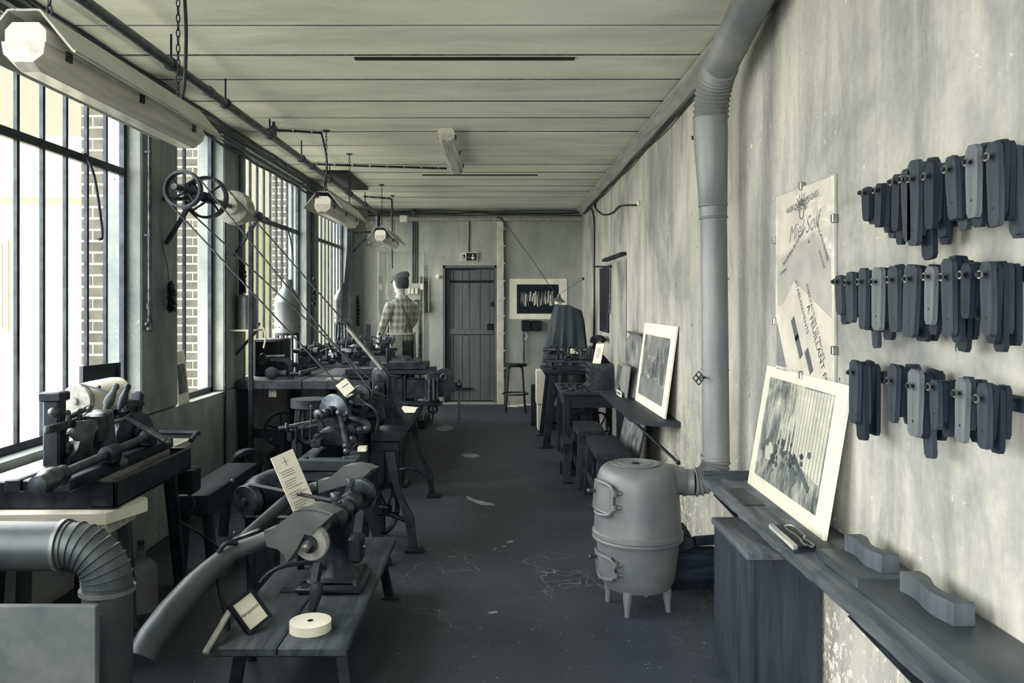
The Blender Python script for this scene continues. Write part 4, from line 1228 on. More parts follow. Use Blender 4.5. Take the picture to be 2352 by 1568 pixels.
c = P(713, 1440, 3.04)
lw = thing('stone_wheel', 'loose pale stone grinding wheel lying flat on the low bench', 'wheel', (c.x, 3.04, 0.28))
B().ring((c.x, 3.04, 0.2975), (0, 0, 1), 0.077, 0.011, 0.034, 36).build('disc', 'foam', lw)
B().ring((c.x, 3.04, 0.2975), (0, 0, 1), 0.012, 0.008, 0.0345, 14).build('bushing', 'iron', lw)
B().bar(P(470, 1500, 2.84), P(528, 1402, 3.02), 0.02, 0.012, (0, 0, 1), 0.002).build('loose_board', 'wood_pale_y', label='thin pale lath leaning at the edge of the low bench', cat='board')
# ------------------------------------------------------------------ front lathe on its timber frame
z6 = Zo(500, 720, 4.126)
def m6(zx, zy, Y):
    return P(*z6(zx, zy), Y)
fb = thing('timber_bench', 'heavy timber beam bench with splayed legs carrying the front lathe', 'bench', (-0.98, 4.95, 0))
B().box((-1.146, 4.56, 0.555), (-0.81, 4.64, 0.62), 0.006).build('front_beam', 'wood_mid_x', fb)
B().box((-1.146, 4.57, 0.495), (-0.83, 4.63, 0.552), 0.006).build('front_board', 'wood_mid_x', fb)
B().box((-1.146, 5.32, 0.50), (-0.81, 5.40, 0.62), 0.006).build('rear_beam', 'wood_mid_x', fb)
B().box((-0.895, 4.641, 0.50), (-0.81, 5.319, 0.62), 0.006).build('side_beam', 'wood_mid_y', fb)
B().box((-1.146, 4.641, 0.50), (-1.065, 5.319, 0.62), 0.006).build('side_beam', 'wood_mid_y', fb)
for (x, dx) in ((-0.845, 0.20), (-1.11, -0.06)):
    for y in (4.66, 5.28):
        B().bar((x, y, 0.56), (x + dx * (1 if y < 5 else .4), y, 0), 0.05, 0.045, (0, 1, 0), 0.005).build('leg', 'wood_dark_z', fb)
for zx, zy in ((850, 1362), (1205, 1378)):
    c = m6(zx, zy, 4.62)
    B().cyl((c.x, 4.60, 0.62), (c.x, 4.60, 0.632), 0.014, 0.012, 6).build('bolt', 'iron_worn', fb)
wheel(fb, (-0.70, 4.95, 0.25), (0.9, -0.4, 0), 0.15, 0.014, 0.028, 0.03, 5, 'iron', 0.06, 'treadle_wheel', True)

la = thing('front_lathe', 'dark iron copying lathe with bright pulley on the timber frame', 'machine', (-0.98, 4.95, 0.62))
YL = 4.95
pc = m6(1110, 918, YL)
ax = V((-0.42, -1, -0.06)).normalized()
B().lathe(pc, [(0.02, -0.055), (0.085, -0.05), (0.085, -0.02), (0.101, -0.016), (0.104, 0.0), (0.101, 0.016), (0.088, 0.02), (0.03, 0.022), (0.02, 0.03)], ax, 36).build('step_pulley', 'iron_worn', la)
B().lathe(pc, [(0.02, 0.02), (0.034, 0.025), (0.034, 0.07), (0.027, 0.075), (0.027, 0.12), (0.016, 0.125), (0.016, 0.15), (0.034, 0.152), (0.036, 0.175), (0.03, 0.18), (0.014, 0.182), (0.014, 0.195), (0.003, 0.196)], ax, 24).build('spindle_nose', 'iron_worn', la)
B().lathe(pc, [(0.018, -0.28), (0.018, -0.02)], ax, 14).build('spindle', 'iron_worn', la)
for k in (-0.10, -0.22):
    c = pc + ax * k
    B().box((c.x - 0.035, c.y - 0.025, 0.62), (c.x + 0.035, c.y + 0.025, c.z + 0.02), 0.008).lathe(c, [(0.018, -0.03), (0.036, -0.028), (0.036, 0.028), (0.018, 0.03)], ax, 18).build('bearing_stand', 'iron', la)
# second and third pulleys
c2 = m6(1530, 962, 5.12)
a2 = V((-0.9, -0.45, -0.05)).normalized()
B().lathe(c2, [(0.015, -0.03), (0.030, -0.028), (0.062, -0.018), (0.068, -0.01), (0.068, 0.012), (0.05, 0.016), (0.028, 0.02), (0.024, 0.10), (0.03, 0.105), (0.03, 0.14), (0.016, 0.145), (0.016, 0.21), (0.01, 0.215)], a2, 28).build('cone_pulley', 'iron', la)
c3 = m6(1450, 862, 5.2)
B().lathe(c3, [(0.015, -0.06), (0.05, -0.055), (0.055, 0.0), (0.05, 0.055), (0.015, 0.06)], a2, 24).build('drum_pulley', 'iron', la)
B().bar((c2.x - .03, c2.y, c2.z), (c2.x - 0.03, c2.y, 0.62), 0.06, 0.05, (0, 1, 0), 0.006).bar((c3.x, c3.y, c3.z), (c3.x, c3.y, 0.62), 0.05, 0.05, (0, 1, 0), 0.006).build('bearing_stand', 'iron', la)
B().lathe(HA, [(0.012, -0.03), (0.055, -0.024), (0.060, 0.0), (0.055, 0.024), (0.012, 0.03)], (0, 1, 0), 24).build('belt_pulley', 'iron_worn', la)
B().tube([HA + V((0, -0.12, 0)), HA + V((0, 0.25, 0))], 0.014, 10).bar(HA + V((0, 0.16, 0)), (HA.x, HA.y + 0.16, 0.62), 0.05, 0.05, (0, 1, 0), 0.005).build('countershaft', 'iron', la)
# left hand cross slide: rods, fork, hand wheel
c = m6(655, 1080, 4.82)
B().lathe(c, [(0.006, -0.05), (0.012, -0.045), (0.012, -0.01), (0.027, -0.006), (0.030, 0), (0.027, 0.008), (0.012, 0.012), (0.012, 0.08)], (1, 0.1, 0.12), 22).build('hand_wheel', 'iron_worn', la)
B().bar(m6(670, 1070, 4.82), m6(960, 1010, 4.84), 0.03, 0.016).bar(m6(765, 1085, 4.78), m6(985, 1045, 4.78), 0.012, 0.014).bar(m6(765, 1085, 4.78), m6(950, 1015, 4.86), 0.012, 0.014).build('fork', 'iron_worn', la)
B().box(m6(655, 1110, 4.80), m6(735, 1195, 4.88), 0.008).box(m6(735, 1100, 4.80), m6(790, 1210, 4.90), 0.006).build('slide_block', 'iron', la)
B().tube([m6(790, 1180, 4.84), m6(820, 1215, 4.84), m6(890, 1230, 4.84)], 0.02, 10, False, 4).build('curved_bracket', 'iron', la)
B().cyl(m6(888, 880, 4.80), m6(875, 1230, 4.80), 0.006).ball(m6(888, 880, 4.80), 0.009).build('thin_rod', 'iron_worn', la)
B().box(m6(880, 1190, 4.72), m6(1010, 1245, 4.82), 0.008).box(m6(905, 1150, 4.74), m6(975, 1195, 4.80), 0.008).build('foot_casting', 'iron_worn', la)
# lever and links in front
B().tube([m6(1148, 945, 4.74), m6(1165, 1000, 4.74), m6(1195, 1120, 4.73), m6(1218, 1245, 4.72)], [0.014, 0.014, 0.018, 0.020], 12).ball(m6(1148, 942, 4.74), 0.020).build('hand_lever', 'iron_worn', la)
B().ball(m6(1222, 1255, 4.72), 0.026).ball(m6(1280, 1190, 4.74), 0.024).ball(m6(1222, 1305, 4.70), 0.022).bar(m6(1222, 1255, 4.72), m6(1280, 1190, 4.74), 0.022, 0.022).bar(m6(1222, 1255, 4.72), m6(1222, 1305, 4.70), 0.026, 0.026).build('lever_joint', 'iron_worn', la)
B().tube([m6(1235, 950, 4.78), m6(1260, 985, 4.78), m6(1320, 1010, 4.78), m6(1400, 1040, 4.80), m6(1410, 1090, 4.80), m6(1355, 1105, 4.80)], [0.012, 0.018, 0.02, 0.024, 0.026, 0.024], 10, False, 3).build('link_arm', 'iron_worn', la)
for zx, zy, r in ((1265, 1105, 0.036), (1355, 1105, 0.024)):
    c = m6(zx, zy, 4.80)
    B().lathe(c, [(0.008, -0.04), (r, -0.035), (r, 0.05), (0.008, 0.055)], (0.1, 1, 0), 20).build('roller', 'iron', la)
B().tube([m6(1180, 965, 4.80), m6(1240, 958, 4.80)], 0.01, 8).ball(m6(1180, 965, 4.80), 0.014).ball(m6(1238, 950, 4.80), 0.02).build('thumb_screw', 'iron_worn', la)
B().obox((-0.98, 5.0, 0.69), (0.20, 0.30, 0.10), None, 0.012).obox((-0.92, 5.10, 0.78), (0.16, 0.12, 0.12), Matrix.Rotation(0.3, 3, 'Y'), 0.012).build('head_stock', 'iron', la)
B().bar(m6(1340, 715, 5.0), m6(1585, 780, 5.1), 0.04, 0.012, (0, 0, 1), 0.003).bar(m6(1220, 800, 4.95), m6(1370, 720, 5.0), 0.05, 0.012, (0, 0, 1), 0.003).build('guard_plate', 'iron_worn', la)
B().tube([m6(1340, 790, 4.95), m6(1400, 850, 4.92), m6(1480, 900, 4.90), m6(1520, 1000, 4.9), m6(1500, 1140, 4.9)], 0.010, 8, False, 4).build('oil_tube', 'iron', la)
B().box(m6(1320, 1110, 4.80), m6(1390, 1290, 4.88), 0.008).build('support_post', 'iron', la)
cd = thing('info_card', 'small white folded card standing on the front lathe guard', 'sign', m6(1210, 780, 4.95))
q = [m6(1118, 682, 4.95), m6(1245, 595, 5.0), m6(1300, 715, 4.97), m6(1205, 785, 4.92)]
u = (q[2] - q[3]); v_ = (q[0] - q[3])
B().prism([(0, 0), (u.length, 0), (u.length, v_.length), (0, v_.length)], q[3], u, v_, 0.004).build('card', 'paper', cd)
q2 = [m6(1190, 720, 4.915), m6(1268, 682, 4.935), m6(1298, 712, 4.935), m6(1215, 780, 4.90)]
B().quad(*q2).build('folded_flap', 'paper', cd)
B().prism([(-0.03, 0.008), (0.02, 0.008), (0.02, 0.014), (-0.03, 0.014)], m6(1225, 690, 4.93), u, v_, 0.002).build('print_line', 'ink_grey', cd)
B().box(m6(1325, 1265, 4.70) , m6(1420, 1290, 4.76)).build('note_block', 'paper', label='little pale note block on the right beam of the timber frame', cat='note')

# ------------------------------------------------------------------ bench with cast iron legs and the upright machine
cbn = thing('cast_leg_bench', 'narrow workbench on curved cast iron legs beside the aisle', 'bench', (-0.7, 5.6, 0))
B().box((-0.80, 5.0, 0.645), (-0.615, 6.46, 0.70), 0.006).build('bench_top', 'wood_dark_y', cbn)
B().box((-0.795, 5.03, 0.56), (-0.77, 6.43, 0.645), 0.004).build('side_rail', 'wood_dark_y', cbn)
for yl in (5.02, 6.30):
    o = -0.655
    dyf = -0.10 if yl < 5.5 else 0.0
    prof = [(o - 0.03, 0.60), (o + 0.0, 0.45), (o + 0.035, 0.33), (o + 0.095, 0.20), (o + 0.115, 0.10), (o + 0.125, 0.02)]
    b = B()
    rings = []
    for (x, z), wd in zip(spline([V((a, 0, c)) for a, c in prof], 4) and [(p.x, p.z) for p in spline([V((a, 0, c)) for a, c in prof], 4)], [0.06, 0.058, 0.055, 0.05, 0.045, 0.042, 0.04, 0.04, 0.04, 0.042, 0.045, 0.05, 0.055, 0.055, 0.052, 0.05, 0.048, 0.046, 0.045, 0.045, 0.045]):
        y = yl + dyf * (1 - z / 0.6)
        rings.append([V((x - wd / 2, y - 0.022, z)), V((x + wd / 2, y - 0.022, z)), V((x + wd / 2, y + 0.022, z)), V((x - wd / 2, y + 0.022, z))])
    b.loft(rings)
    b.box((o + 0.08, yl + dyf - 0.05, 0), (o + 0.19, yl + dyf + 0.05, 0.02), 0.004)
    b.build('cast_leg', 'iron', cbn)
    b = B().bar((-0.77, yl, 0.645), (-0.83, yl + dyf, 0), 0.04, 0.045, (0, 1, 0), 0.004)
    b.build('cast_leg', 'iron', cbn)
    B().tube([(o + 0.09, yl + dyf * .7, 0.17), (-0.70, yl + dyf * .7, 0.22), (-0.82, yl + dyf * .7, 0.20)], 0.014, 8, False, 4).build('leg_stretcher', 'iron', cbn)
    B().box((-0.80, yl - 0.03, 0.585), (-0.63, yl + 0.03, 0.645), 0.005).build('leg_head', 'iron', cbn)

um = thing('upright_machine', 'upright iron machine head with slotted column on the cast leg bench', 'machine', (-0.72, 5.4, 0.70))
B().box(m6(1610, 590, 5.38), m6(1695, 905, 5.47), 0.008).box(m6(1600, 575, 5.36), m6(1625, 890, 5.38), 0.003).build('column', 'iron', um)
B().box(m6(1462, 640, 5.36), m6(1605, 760, 5.46), 0.008).box(m6(1480, 760, 5.38), m6(1600, 830, 5.44), 0.006).build('spindle_block', 'iron', um)
for zx, zt in ((1470, 600), (1525, 570), (1555, 560), (1605, 540), (1500, 620)):
    p = m6(zx, 640, 5.40)
    t = m6(zx, zt, 5.40)
    B().cyl(p, t, 0.012, 0.009, 10).ball(t, 0.012).build('adjusting_screw', 'iron_worn', um)
c = m6(1522, 706, 5.35)
B().lathe(c, [(0.022, 0), (0.022, 0.015), (0.014, 0.02), (0.012, 0.035), (0.003, 0.037)], (0, -1, 0), 16).build('spindle_end', 'iron_worn', um)
B().lathe(HB, [(0.012, -0.03), (0.050, -0.024), (0.056, 0.0), (0.050, 0.024), (0.012, 0.03)], (0, 1, 0), 24).build('belt_pulley', 'iron_worn', um)
B().tube([HB + V((0, -0.05, 0)), HB + V((0, 0.10, 0))], 0.012, 10).bar(HB + V((0, 0.07, 0)), (-0.74, HB.y + 0.06, 0.86), 0.03, 0.03).build('pulley_shaft', 'iron', um)
o = m6(1700, 985, 5.40)
b = B()
b.prism([(-0.11, 0), (0.06, 0), (0.06, 0.03), (0.01, 0.10), (-0.02, 0.17), (-0.075, 0.17), (-0.075, 0.05), (-0.11, 0.03)], (o.x, 5.42, 0.70), (1, 0, 0), (0, 0, 1), 0.14)
b.build('foot_casting', 'iron', um)
B().prism([(-0.005, 0.035), (0.04, 0.035), (0.0, 0.085), (-0.012, 0.085)], (o.x, 5.348, 0.70), (1, 0, 0), (0, 0, 1), 0.004).build('slot', 'iron_black', um)

# paper sheets on the cast leg bench
B().sheet([[V((-0.745 + 0.12 * i, 5.85 + 0.09 * j, 0.7085 + 0.006 * math.sin(3 * i + 2 * j))) for i in range(2)] for j in range(5)]).build('paper_sheet', 'paper', label='loose curled paper lying on the cast leg bench', cat='paper')

# ------------------------------------------------------------------ planing machine and bench vice
pl = thing('planing_machine', 'iron planing machine with long flat table and handwheel behind the upright head', 'machine', (-0.9, 6.75, 0))
B().box(m6(1530, 470, 6.55), m6(2010, 505, 6.85), 0.006).build('table', 'iron', pl)
B().box(m6(1205, 520, 6.57), m6(2080, 555, 6.80), 0.006).build('bed', 'iron', pl)
B().box(m6(1215, 555, 6.60), m6(1760, 600, 6.76), 0.008).build('bed_web', 'iron', pl)
a, b_ = m6(1690, 580, 6.62), m6(1780, 800, 6.78)
B().box((a.x, a.y, a.z), (b_.x, b_.y, 0.0), 0.01).build('column', 'iron', pl)
a = m6(1230, 600, 6.62)
a.x = -1.02
B().box((a.x, 6.62, a.z), (a.x + 0.08, 6.76, 0), 0.01).build('column', 'iron', pl)
B().box((a.x - 0.01, 6.58, 0), (m6(1800, 0, 6.7).x, 6.80, 0.03), 0.006).build('floor_plate', 'iron', pl)
B().box(m6(1790, 620, 6.60), m6(1970, 790, 6.72), 0.006).build('gear_box', 'iron', pl)
for i in range(3):
    c = m6(1620 + i * 135, 512, 6.545)
    B().cyl(c, c + V((0, 0.02, 0)), 0.010).build('bolt', 'iron_black', pl)
c = m6(1770, 468, 6.70)
wheel(pl, (c.x, 6.70, c.z - 0.01), (0.1, -1, 0.25), 0.073, 0.011, 0.018, 0.012, 4, 'iron_worn', 0.03, 'handwheel')
B().cyl(m6(1605, 470, 6.62), m6(1612, 345, 6.62), 0.011, 0.014, 12).ball(m6(1612, 342, 6.62), 0.015).build('lever_handle', 'wood_dark_z', pl)
B().box(m6(1850, 420, 6.72), m6(1935, 465, 6.80), 0.006).build('tool_block', 'iron_worn', pl)
B().box(m6(1600, 455, 6.62), m6(1920, 470, 6.68), 0.003).build('wood_packing', 'wood_mid_x', pl)

vc = thing('bench_vice', 'big dark bench vice with hanging handle bar at the aisle end', 'vice', (-0.45, 6.5, 0.70))
c = m6(2035, 740, 6.42)
B().box((-0.80, 6.32, 0.701), (c.x + 0.08, 6.45, 0.722), 0.004).build('base_plate', 'iron', vc)
B().lathe((c.x, 6.40, 0.722), [(0.058, 0), (0.062, 0.01), (0.052, 0.02), (0.05, 0.14), (0.056, 0.15), (0.056, 0.17), (0.04, 0.175)], (0, 0, 1), 20).build('body', 'iron', vc)
for a_ in (0.3, -0.3, 0.9):
    B().cyl((c.x + math.sin(a_) * 0.055, 6.40 - math.cos(a_) * 0.055, 0.74), (c.x + math.sin(a_) * 0.055, 6.40 - math.cos(a_) * 0.055, 0.91), 0.011, None, 10).build('rib', 'iron_worn', vc)
B().box(m6(1985, 560, 6.40), m6(2150, 640, 6.52), 0.015).build('fixed_jaw', 'iron', vc)
o = m6(2150, 640, 6.46)
B().prism([(-0.07, 0.05), (-0.055, 0.085), (-0.02, 0.10), (0.03, 0.095), (0.065, 0.07), (0.075, 0.03), (0.065, 0.005), (0.085, -0.02), (0.085, -0.08), (0.04, -0.09), (0.02, -0.12), (-0.05, -0.12), (-0.05, 0.0), (-0.07, 0.02)], o, (1, 0, 0), (0, 0, 1), 0.10).build('moving_jaw', 'iron', vc)
B().torus(m6(2140, 600, 6.40), (0, 1, 0), 0.022, 0.008, 20, 6).build('jaw_eye', 'iron_worn', vc)
s0_, s1_ = m6(2180, 672, 6.46), m6(2300, 672, 6.46)
B().cyl(s0_, s1_, 0.016, None, 12).lathe(s1_, [(0.016, -0.03), (0.026, -0.025), (0.026, 0.01), (0.01, 0.014)], (1, 0, 0), 14).build('screw', 'iron_worn', vc)
hx = m6(2290, 672, 6.46)
B().cyl((hx.x, 6.46, hx.z + 0.03), (hx.x, 6.46, m6(0, 985, 6.46).z), 0.007).ball((hx.x, 6.46, m6(0, 985, 6.46).z), 0.013).ball((hx.x, 6.46, hx.z + 0.035), 0.011).build('handle_bar', 'iron_worn', vc)
lx = m6(2040, 900, 6.40)
B().cyl((lx.x, 6.40, 0.70), (lx.x, 6.40, m6(0, 1045, 6.40).z), 0.010).build('lower_spindle', 'iron_worn', vc)
B().torus((lx.x, 6.39, lx.z), (0, 1, 0.2), 0.033, 0.009, 20, 8).build('wing_ring', 'iron', vc)

# ------------------------------------------------------------------ window workbench and the machines on it
wb = thing('window_workbench', 'long dark workbench under the barred windows', 'bench', (-1.6, 8.2, 0))
B().box((-2.13, 6.55, 0.80), (-1.60, 10.2, 0.875), 0.006).build('top_plank', 'wood_mid_y', wb)
B().box((-1.595, 6.55, 0.80), (-1.05, 9.62, 0.875), 0.006).build('top_plank', 'wood_mid_y', wb)
for (x, y) in ((-2.08, 6.65), (-1.10, 6.95), (-2.08, 8.3), (-1.10, 8.5), (-2.08, 10.1), (-1.10, 9.5)):
    B().box((x - 0.045, y - 0.045, 0), (x + 0.045, y + 0.045, 0.80), 0.005).build('leg', 'wood_dark_z', wb)
B().box((-2.05, 6.62, 0.40), (-1.10, 6.68, 0.48), 0.004).build('stretcher', 'wood_dark_x', wb)
B().box((-2.05, 6.9, 0.12), (-1.1, 9.45, 0.15), 0.004).build('lower_shelf', 'wood_dark_y', wb)
B().box((-1.88, 6.60, 0.735), (-1.82, 6.64, 0.80)).build('drawer_stop', 'wood_pale_z', wb)
fl = thing('flywheel', 'dark spoked flywheel under the window workbench', 'wheel', (-1.78, 6.45, 0.25))
c = P(645, 985, 6.45)
wheel(fl, c, (0.5, -0.85, 0), 0.14, 0.02, 0.03, 0.05, 5, 'iron_black', 0.09)
B().box((c.x - 0.04, 6.42, 0), (c.x + 0.04, 6.50, c.z), 0.006).build('pedestal', 'iron_black', fl)
for k, (px, lab) in enumerate(((690, 'timber offcut standing under the window workbench'), (735, 'dark storage box pushed under the window workbench'))):
    c = P(px, 1000, 7.1)
    B().box((c.x - 0.08, 7.05, 0.151), (c.x + 0.08, 7.35, 0.42 + 0.1 * k), 0.01).build('offcut' if k == 0 else 'storage_box', 'wood_dark_z', label=lab, cat='timber' if k == 0 else 'box')

ws = thing('wooden_stool', 'thick seated wooden stool with splayed legs before the window workbench', 'stool', (-1.46, 6.2, 0))
c = P(712, 917, 6.15)
b = B()
b.loft([[V((c.x + math.cos(t) * 0.15 * (1 + 0.06 * math.cos(2 * t)), 6.2 + math.sin(t) * 0.14, z)) for t in [k * 2 * PI / 18 for k in range(18)]] for z in (c.z - 0.065, c.z - 0.055, c.z - 0.01, c.z)])
b.build('seat', 'wood_mid_x', ws)
for sx in (-1, 1):
    for sy in (-1, 1):
        B().bar((c.x + sx * 0.08, 6.2 + sy * 0.07, c.z - 0.06), (c.x + sx * 0.14, 6.2 + sy * 0.12, 0), 0.04, 0.04, (0, 1, 0), 0.006).build('leg', 'wood_mid_z', ws)

def small_lathe(base, d, L, label, mat='iron', name='bench_lathe', seed=0, hgt=0.16):
    """bench lathe: base point, direction of the bed, length"""
    rnd = random.Random(seed)
    base = V(base)
    d = V(d).normalized()
    s = V((-d.y, d.x, 0))
    z = V((0, 0, 1))
    r = thing(name, label, 'machine', base)
    R = Matrix((d, s, z)).transposed()
    def p(a, b_, c_): return base + d * a + s * b_ + z * c_
    for a in (-L * 0.38, L * 0.38):
        b = B()
        b.loft([[p(a + sx * w1, sy * w2, h) for sx, sy in ((-1, -1), (1, -1), (1, 1), (-1, 1))] for h, w1, w2 in ((0.001, 0.05, 0.09), (0.015, 0.05, 0.09), (0.03, 0.03, 0.05), (0.07, 0.035, 0.05))])
        b.build('bed_foot', mat, r)
    for sg in (-1, 1):
        B().obox(p(0, sg * 0.032, 0.085), (L, 0.028, 0.035), R, 0.004).build('bed_rail', mat, r)
    a = -L * 0.30
    B().obox(p(a, 0, 0.13), (0.12, 0.09, 0.07), R, 0.01).obox(p(a - 0.05, 0, 0.18), (0.025, 0.06, 0.09), R, 0.008).obox(p(a + 0.05, 0, 0.18), (0.025, 0.06, 0.09), R, 0.008).build('head_stock', mat, r)
    B().lathe(p(a, 0, 0.205), [(0.012, -0.12), (0.02, -0.115), (0.02, -0.05), (0.05, -0.045), (0.05, -0.02), (0.042, -0.018), (0.042, 0.005), (0.034, 0.007), (0.034, 0.03), (0.02, 0.035), (0.02, 0.07), (0.036, 0.075), (0.036, 0.11), (0.012, 0.115)], d, 22).build('cone_pulley', 'iron_worn', r)
    a = L * 0.30
    B().obox(p(a, 0, 0.15), (0.07, 0.07, 0.10), R, 0.01).build('tail_stock', mat, r)
    B().lathe(p(a, 0, 0.205), [(0.004, -0.10), (0.012, -0.07), (0.02, -0.05), (0.026, -0.04), (0.026, 0.05), (0.012, 0.055), (0.012, 0.09)], d, 16).build('quill', 'iron_worn', r)
    wheel(r, p(a + 0.09, 0, 0.205), d, 0.045, 0.008, 0.014, 0.012, 4, 'iron_worn', 0.025, 'handwheel')
    a = L * 0.02
    B().obox(p(a, 0, 0.115), (0.09, 0.15, 0.03), R, 0.006).obox(p(a, -0.03, 0.15), (0.05, 0.07, 0.04), R, 0.006).build('carriage', mat, r)
    B().cyl(p(a, -0.03, 0.16), p(a, -0.03, 0.215), 0.014, None, 10).ball(p(a, -0.03, 0.22), 0.016).build('tool_post', 'iron_worn', r)
    B().cyl(p(a, -0.07, 0.135), p(a, -0.15, 0.135), 0.008).ball(p(a, -0.155, 0.135), 0.018).build('cross_handle', 'iron_worn', r)
    for k in range(5):
        aa = L * rnd.uniform(-0.35, 0.35)
        q = p(aa, rnd.uniform(-0.05, 0.05), 0.16)
        e = q + V((rnd.uniform(-0.06, 0.06), rnd.uniform(-0.05, 0.05), rnd.uniform(0.05, 0.13)))
        B().cyl(q, e, 0.006, 0.008, 8).ball(e, rnd.uniform(0.010, 0.016)).build('lever', 'iron_worn', r)
    B().tube([p(-L * .3, 0.05, 0.12), p(-L * .1, 0.09, 0.20 + rnd.uniform(0, .05)), p(L * .1, 0.08, 0.22), p(L * .25, 0.05, 0.16)], 0.008, 7, False, 4).build('feed_rod', mat, r)
    return r
# workbench machines
small_lathe((-1.50, 7.02, 0.876), (1, -0.22, 0), 0.62, 'cluttered iron bench lathe with bracket and handwheel on the workbench near the round mallet', seed=1)
small_lathe((-1.55, 7.75, 0.876), (1, 0.05, 0), 0.62, 'middle iron bench lathe on the window workbench beside the large tank', seed=2)
small_lathe((-1.42, 8.55, 0.876), (1, 0.1, 0), 0.62, 'iron bench lathe on the window workbench beneath the leaning dark board', seed=3)
small_lathe((-1.50, 9.35, 0.876), (1, 0.1, 0), 0.62, 'farthest iron bench lathe on the window workbench beside the small tank', seed=4)
jg = thing('shaping_jig', 'cast bracket jig with long round handle lying on the workbench edge', 'tool', (-1.75, 6.75, 0.876))
B().prism([(0, 0), (0.035, 0), (0.035, 0.13), (0.0, 0.165), (-0.15, 0.165), (-0.15, 0.145), (-0.03, 0.135), (0, 0.10)], P(663, 862, 6.75).xy.to_3d() + V((0, 0, 0.876)), (1, 0, 0), (0, 0, 1), 0.035).build('bracket', 'iron', jg)
B().cyl(P(612, 820, 6.75), P(655, 818, 6.75), 0.014).lathe(P(604, 824, 6.75), [(0.004, -0.004), (0.05, -0.003), (0.05, 0.003), (0.004, 0.004)], (1, -0.5, 0), 20).build('hand_disc', 'iron_worn', jg)
B().cyl(P(666, 857, 6.64), P(690, 858, 6.64), 0.010).ball(P(691, 858, 6.64), 0.026).bar(P(692, 855, 6.64), P(728, 846, 6.70), 0.03, 0.025).build('arm', 'iron_worn', jg)
ml = thing('round_mallet', 'round headed wooden mallet lying at the edge of the workbench', 'mallet', (-1.87, 6.65, 0.876))
c = V((-1.875, 6.66, 0.876 + 0.049))
B().lathe(c, [(0.006, -0.052), (0.03, -0.045), (0.047, -0.02), (0.05, 0.005), (0.044, 0.035), (0.028, 0.055), (0.02, 0.065), (0.02, 0.09), (0.024, 0.10), (0.024, 0.12), (0.006, 0.122)], (1, 0.1, 0), 22).build('head', 'wood_mid_x', ml)
B().box((-1.42, 6.60, 0.876), (-1.30, 6.72, 0.884)).build('wood_sample', 'wood_pale_x', label='flat pale wood sample lying on the workbench front', cat='board')

cabn = thing('small_cabinet', 'small black cabinet on the workbench below the metal can', 'cabinet', (-1.98, 7.0, 0.876))
B().box((-2.10, 6.92, 0.876), (-1.86, 7.22, 1.19), 0.008).build('body', 'iron_black', cabn)
B().box((-2.085, 6.908, 0.89), (-1.875, 6.92, 1.175), 0.004).build('door', 'iron_black', cabn)
shf = thing('wall_shelf', 'thin pale shelf on a bracket holding the metal can', 'shelf', (-2.06, 6.55, 1.28))
B().box((-2.148, 6.44, 1.272), (-1.95, 6.74, 1.286), 0.003).build('board', 'foam', shf)
B().bar((-1.98, 6.6, 1.27), (-2.145, 6.6, 1.08), 0.02, 0.02).build('bracket', 'iron', shf)
can = thing('metal_can', 'faceted zinc can with tap and hose on the thin wall shelf', 'can', (-2.06, 6.58, 1.286))
c = V((-2.055, 6.58, 1.2865))
b = B()
b.loft([[c + V((math.cos(t) * 0.082, math.sin(t) * 0.082, z)) for t in [k * 2 * PI / 8 + 0.2 for k in range(8)]] for z in (0, 0.268)])
b.build('body', 'zinc', can, angle=0.3)
B().ring(c + V((0, 0, 0.268)), (0, 0, 1), 0.088, 0.07, 0.012, 8).build('rim', 'zinc', can)
B().cyl(c + V((0.08, -0.02, 0.03)), c + V((0.12, -0.03, 0.03)), 0.009).ball(c + V((0.11, -0.03, 0.045)), 0.012).build('tap', 'iron_worn', can)
B().tube([c + V((0.12, -0.03, 0.03)), c + V((0.15, -0.035, 0.0)), c + V((0.165, -0.04, -0.07)), c + V((0.15, -0.04, -0.15))], 0.008, 8, False, 5).build('hose', 'foam', can)

def tank(px, py0, py1, Y, rad, label):
    c = P(px, py0, Y)
    H = P(px, py1, Y).z - c.z
    t = thing('conical_tank', label, 'tank', c)
    tb_ = B().lathe(c, [(rad * 0.3, 0), (rad, 0), (rad * 1.02, 0.02), (rad, 0.04), (rad, H * 0.56), (rad * 1.02, H * 0.575), (rad, H * 0.59), (rad * 0.9, H * 0.68), (rad * 0.45, H * 0.84), (rad * 0.4, H * 0.86), (rad * 0.4, H), (rad * 0.2, H)], (0, 0, 1), 30).build('body', 'zinc', t)
    for k in range(16):
        a = k * 2 * PI / 16
        B().ball(c + V((math.cos(a) * rad * 1.01, math.sin(a) * rad * 1.01, 0.055)), 0.006, 6, 4).build('rivet', 'iron_worn', tb_)
    sd = thing('tank_stand', label.replace('riveted', 'black iron stand under the riveted').replace('big zinc', 'big').replace('smaller zinc', 'smaller'), 'stand', (c.x, Y, 0.876))
    B().ring((c.x, Y, c.z - 0.012), (0, 0, 1), rad * 0.95, rad * 0.6, 0.02, 20).build('top_ring', 'iron', sd)
    for a in (0.6, 2.2, 3.9, 5.4):
        B().bar((c.x + math.cos(a) * rad * 0.8, Y + math.sin(a) * rad * 0.8, c.z - 0.02), (c.x + math.cos(a) * rad * 0.95, Y + math.sin(a) * rad * 0.95, 0.876), 0.018, 0.018).build('leg', 'iron', sd)
tank(660, 764, 642, 7.75, 0.122, 'big zinc riveted tank with conical shoulder in the window light')
tank(786, 740, 650, 9.75, 0.10, 'smaller zinc riveted tank with conical shoulder at the far window')

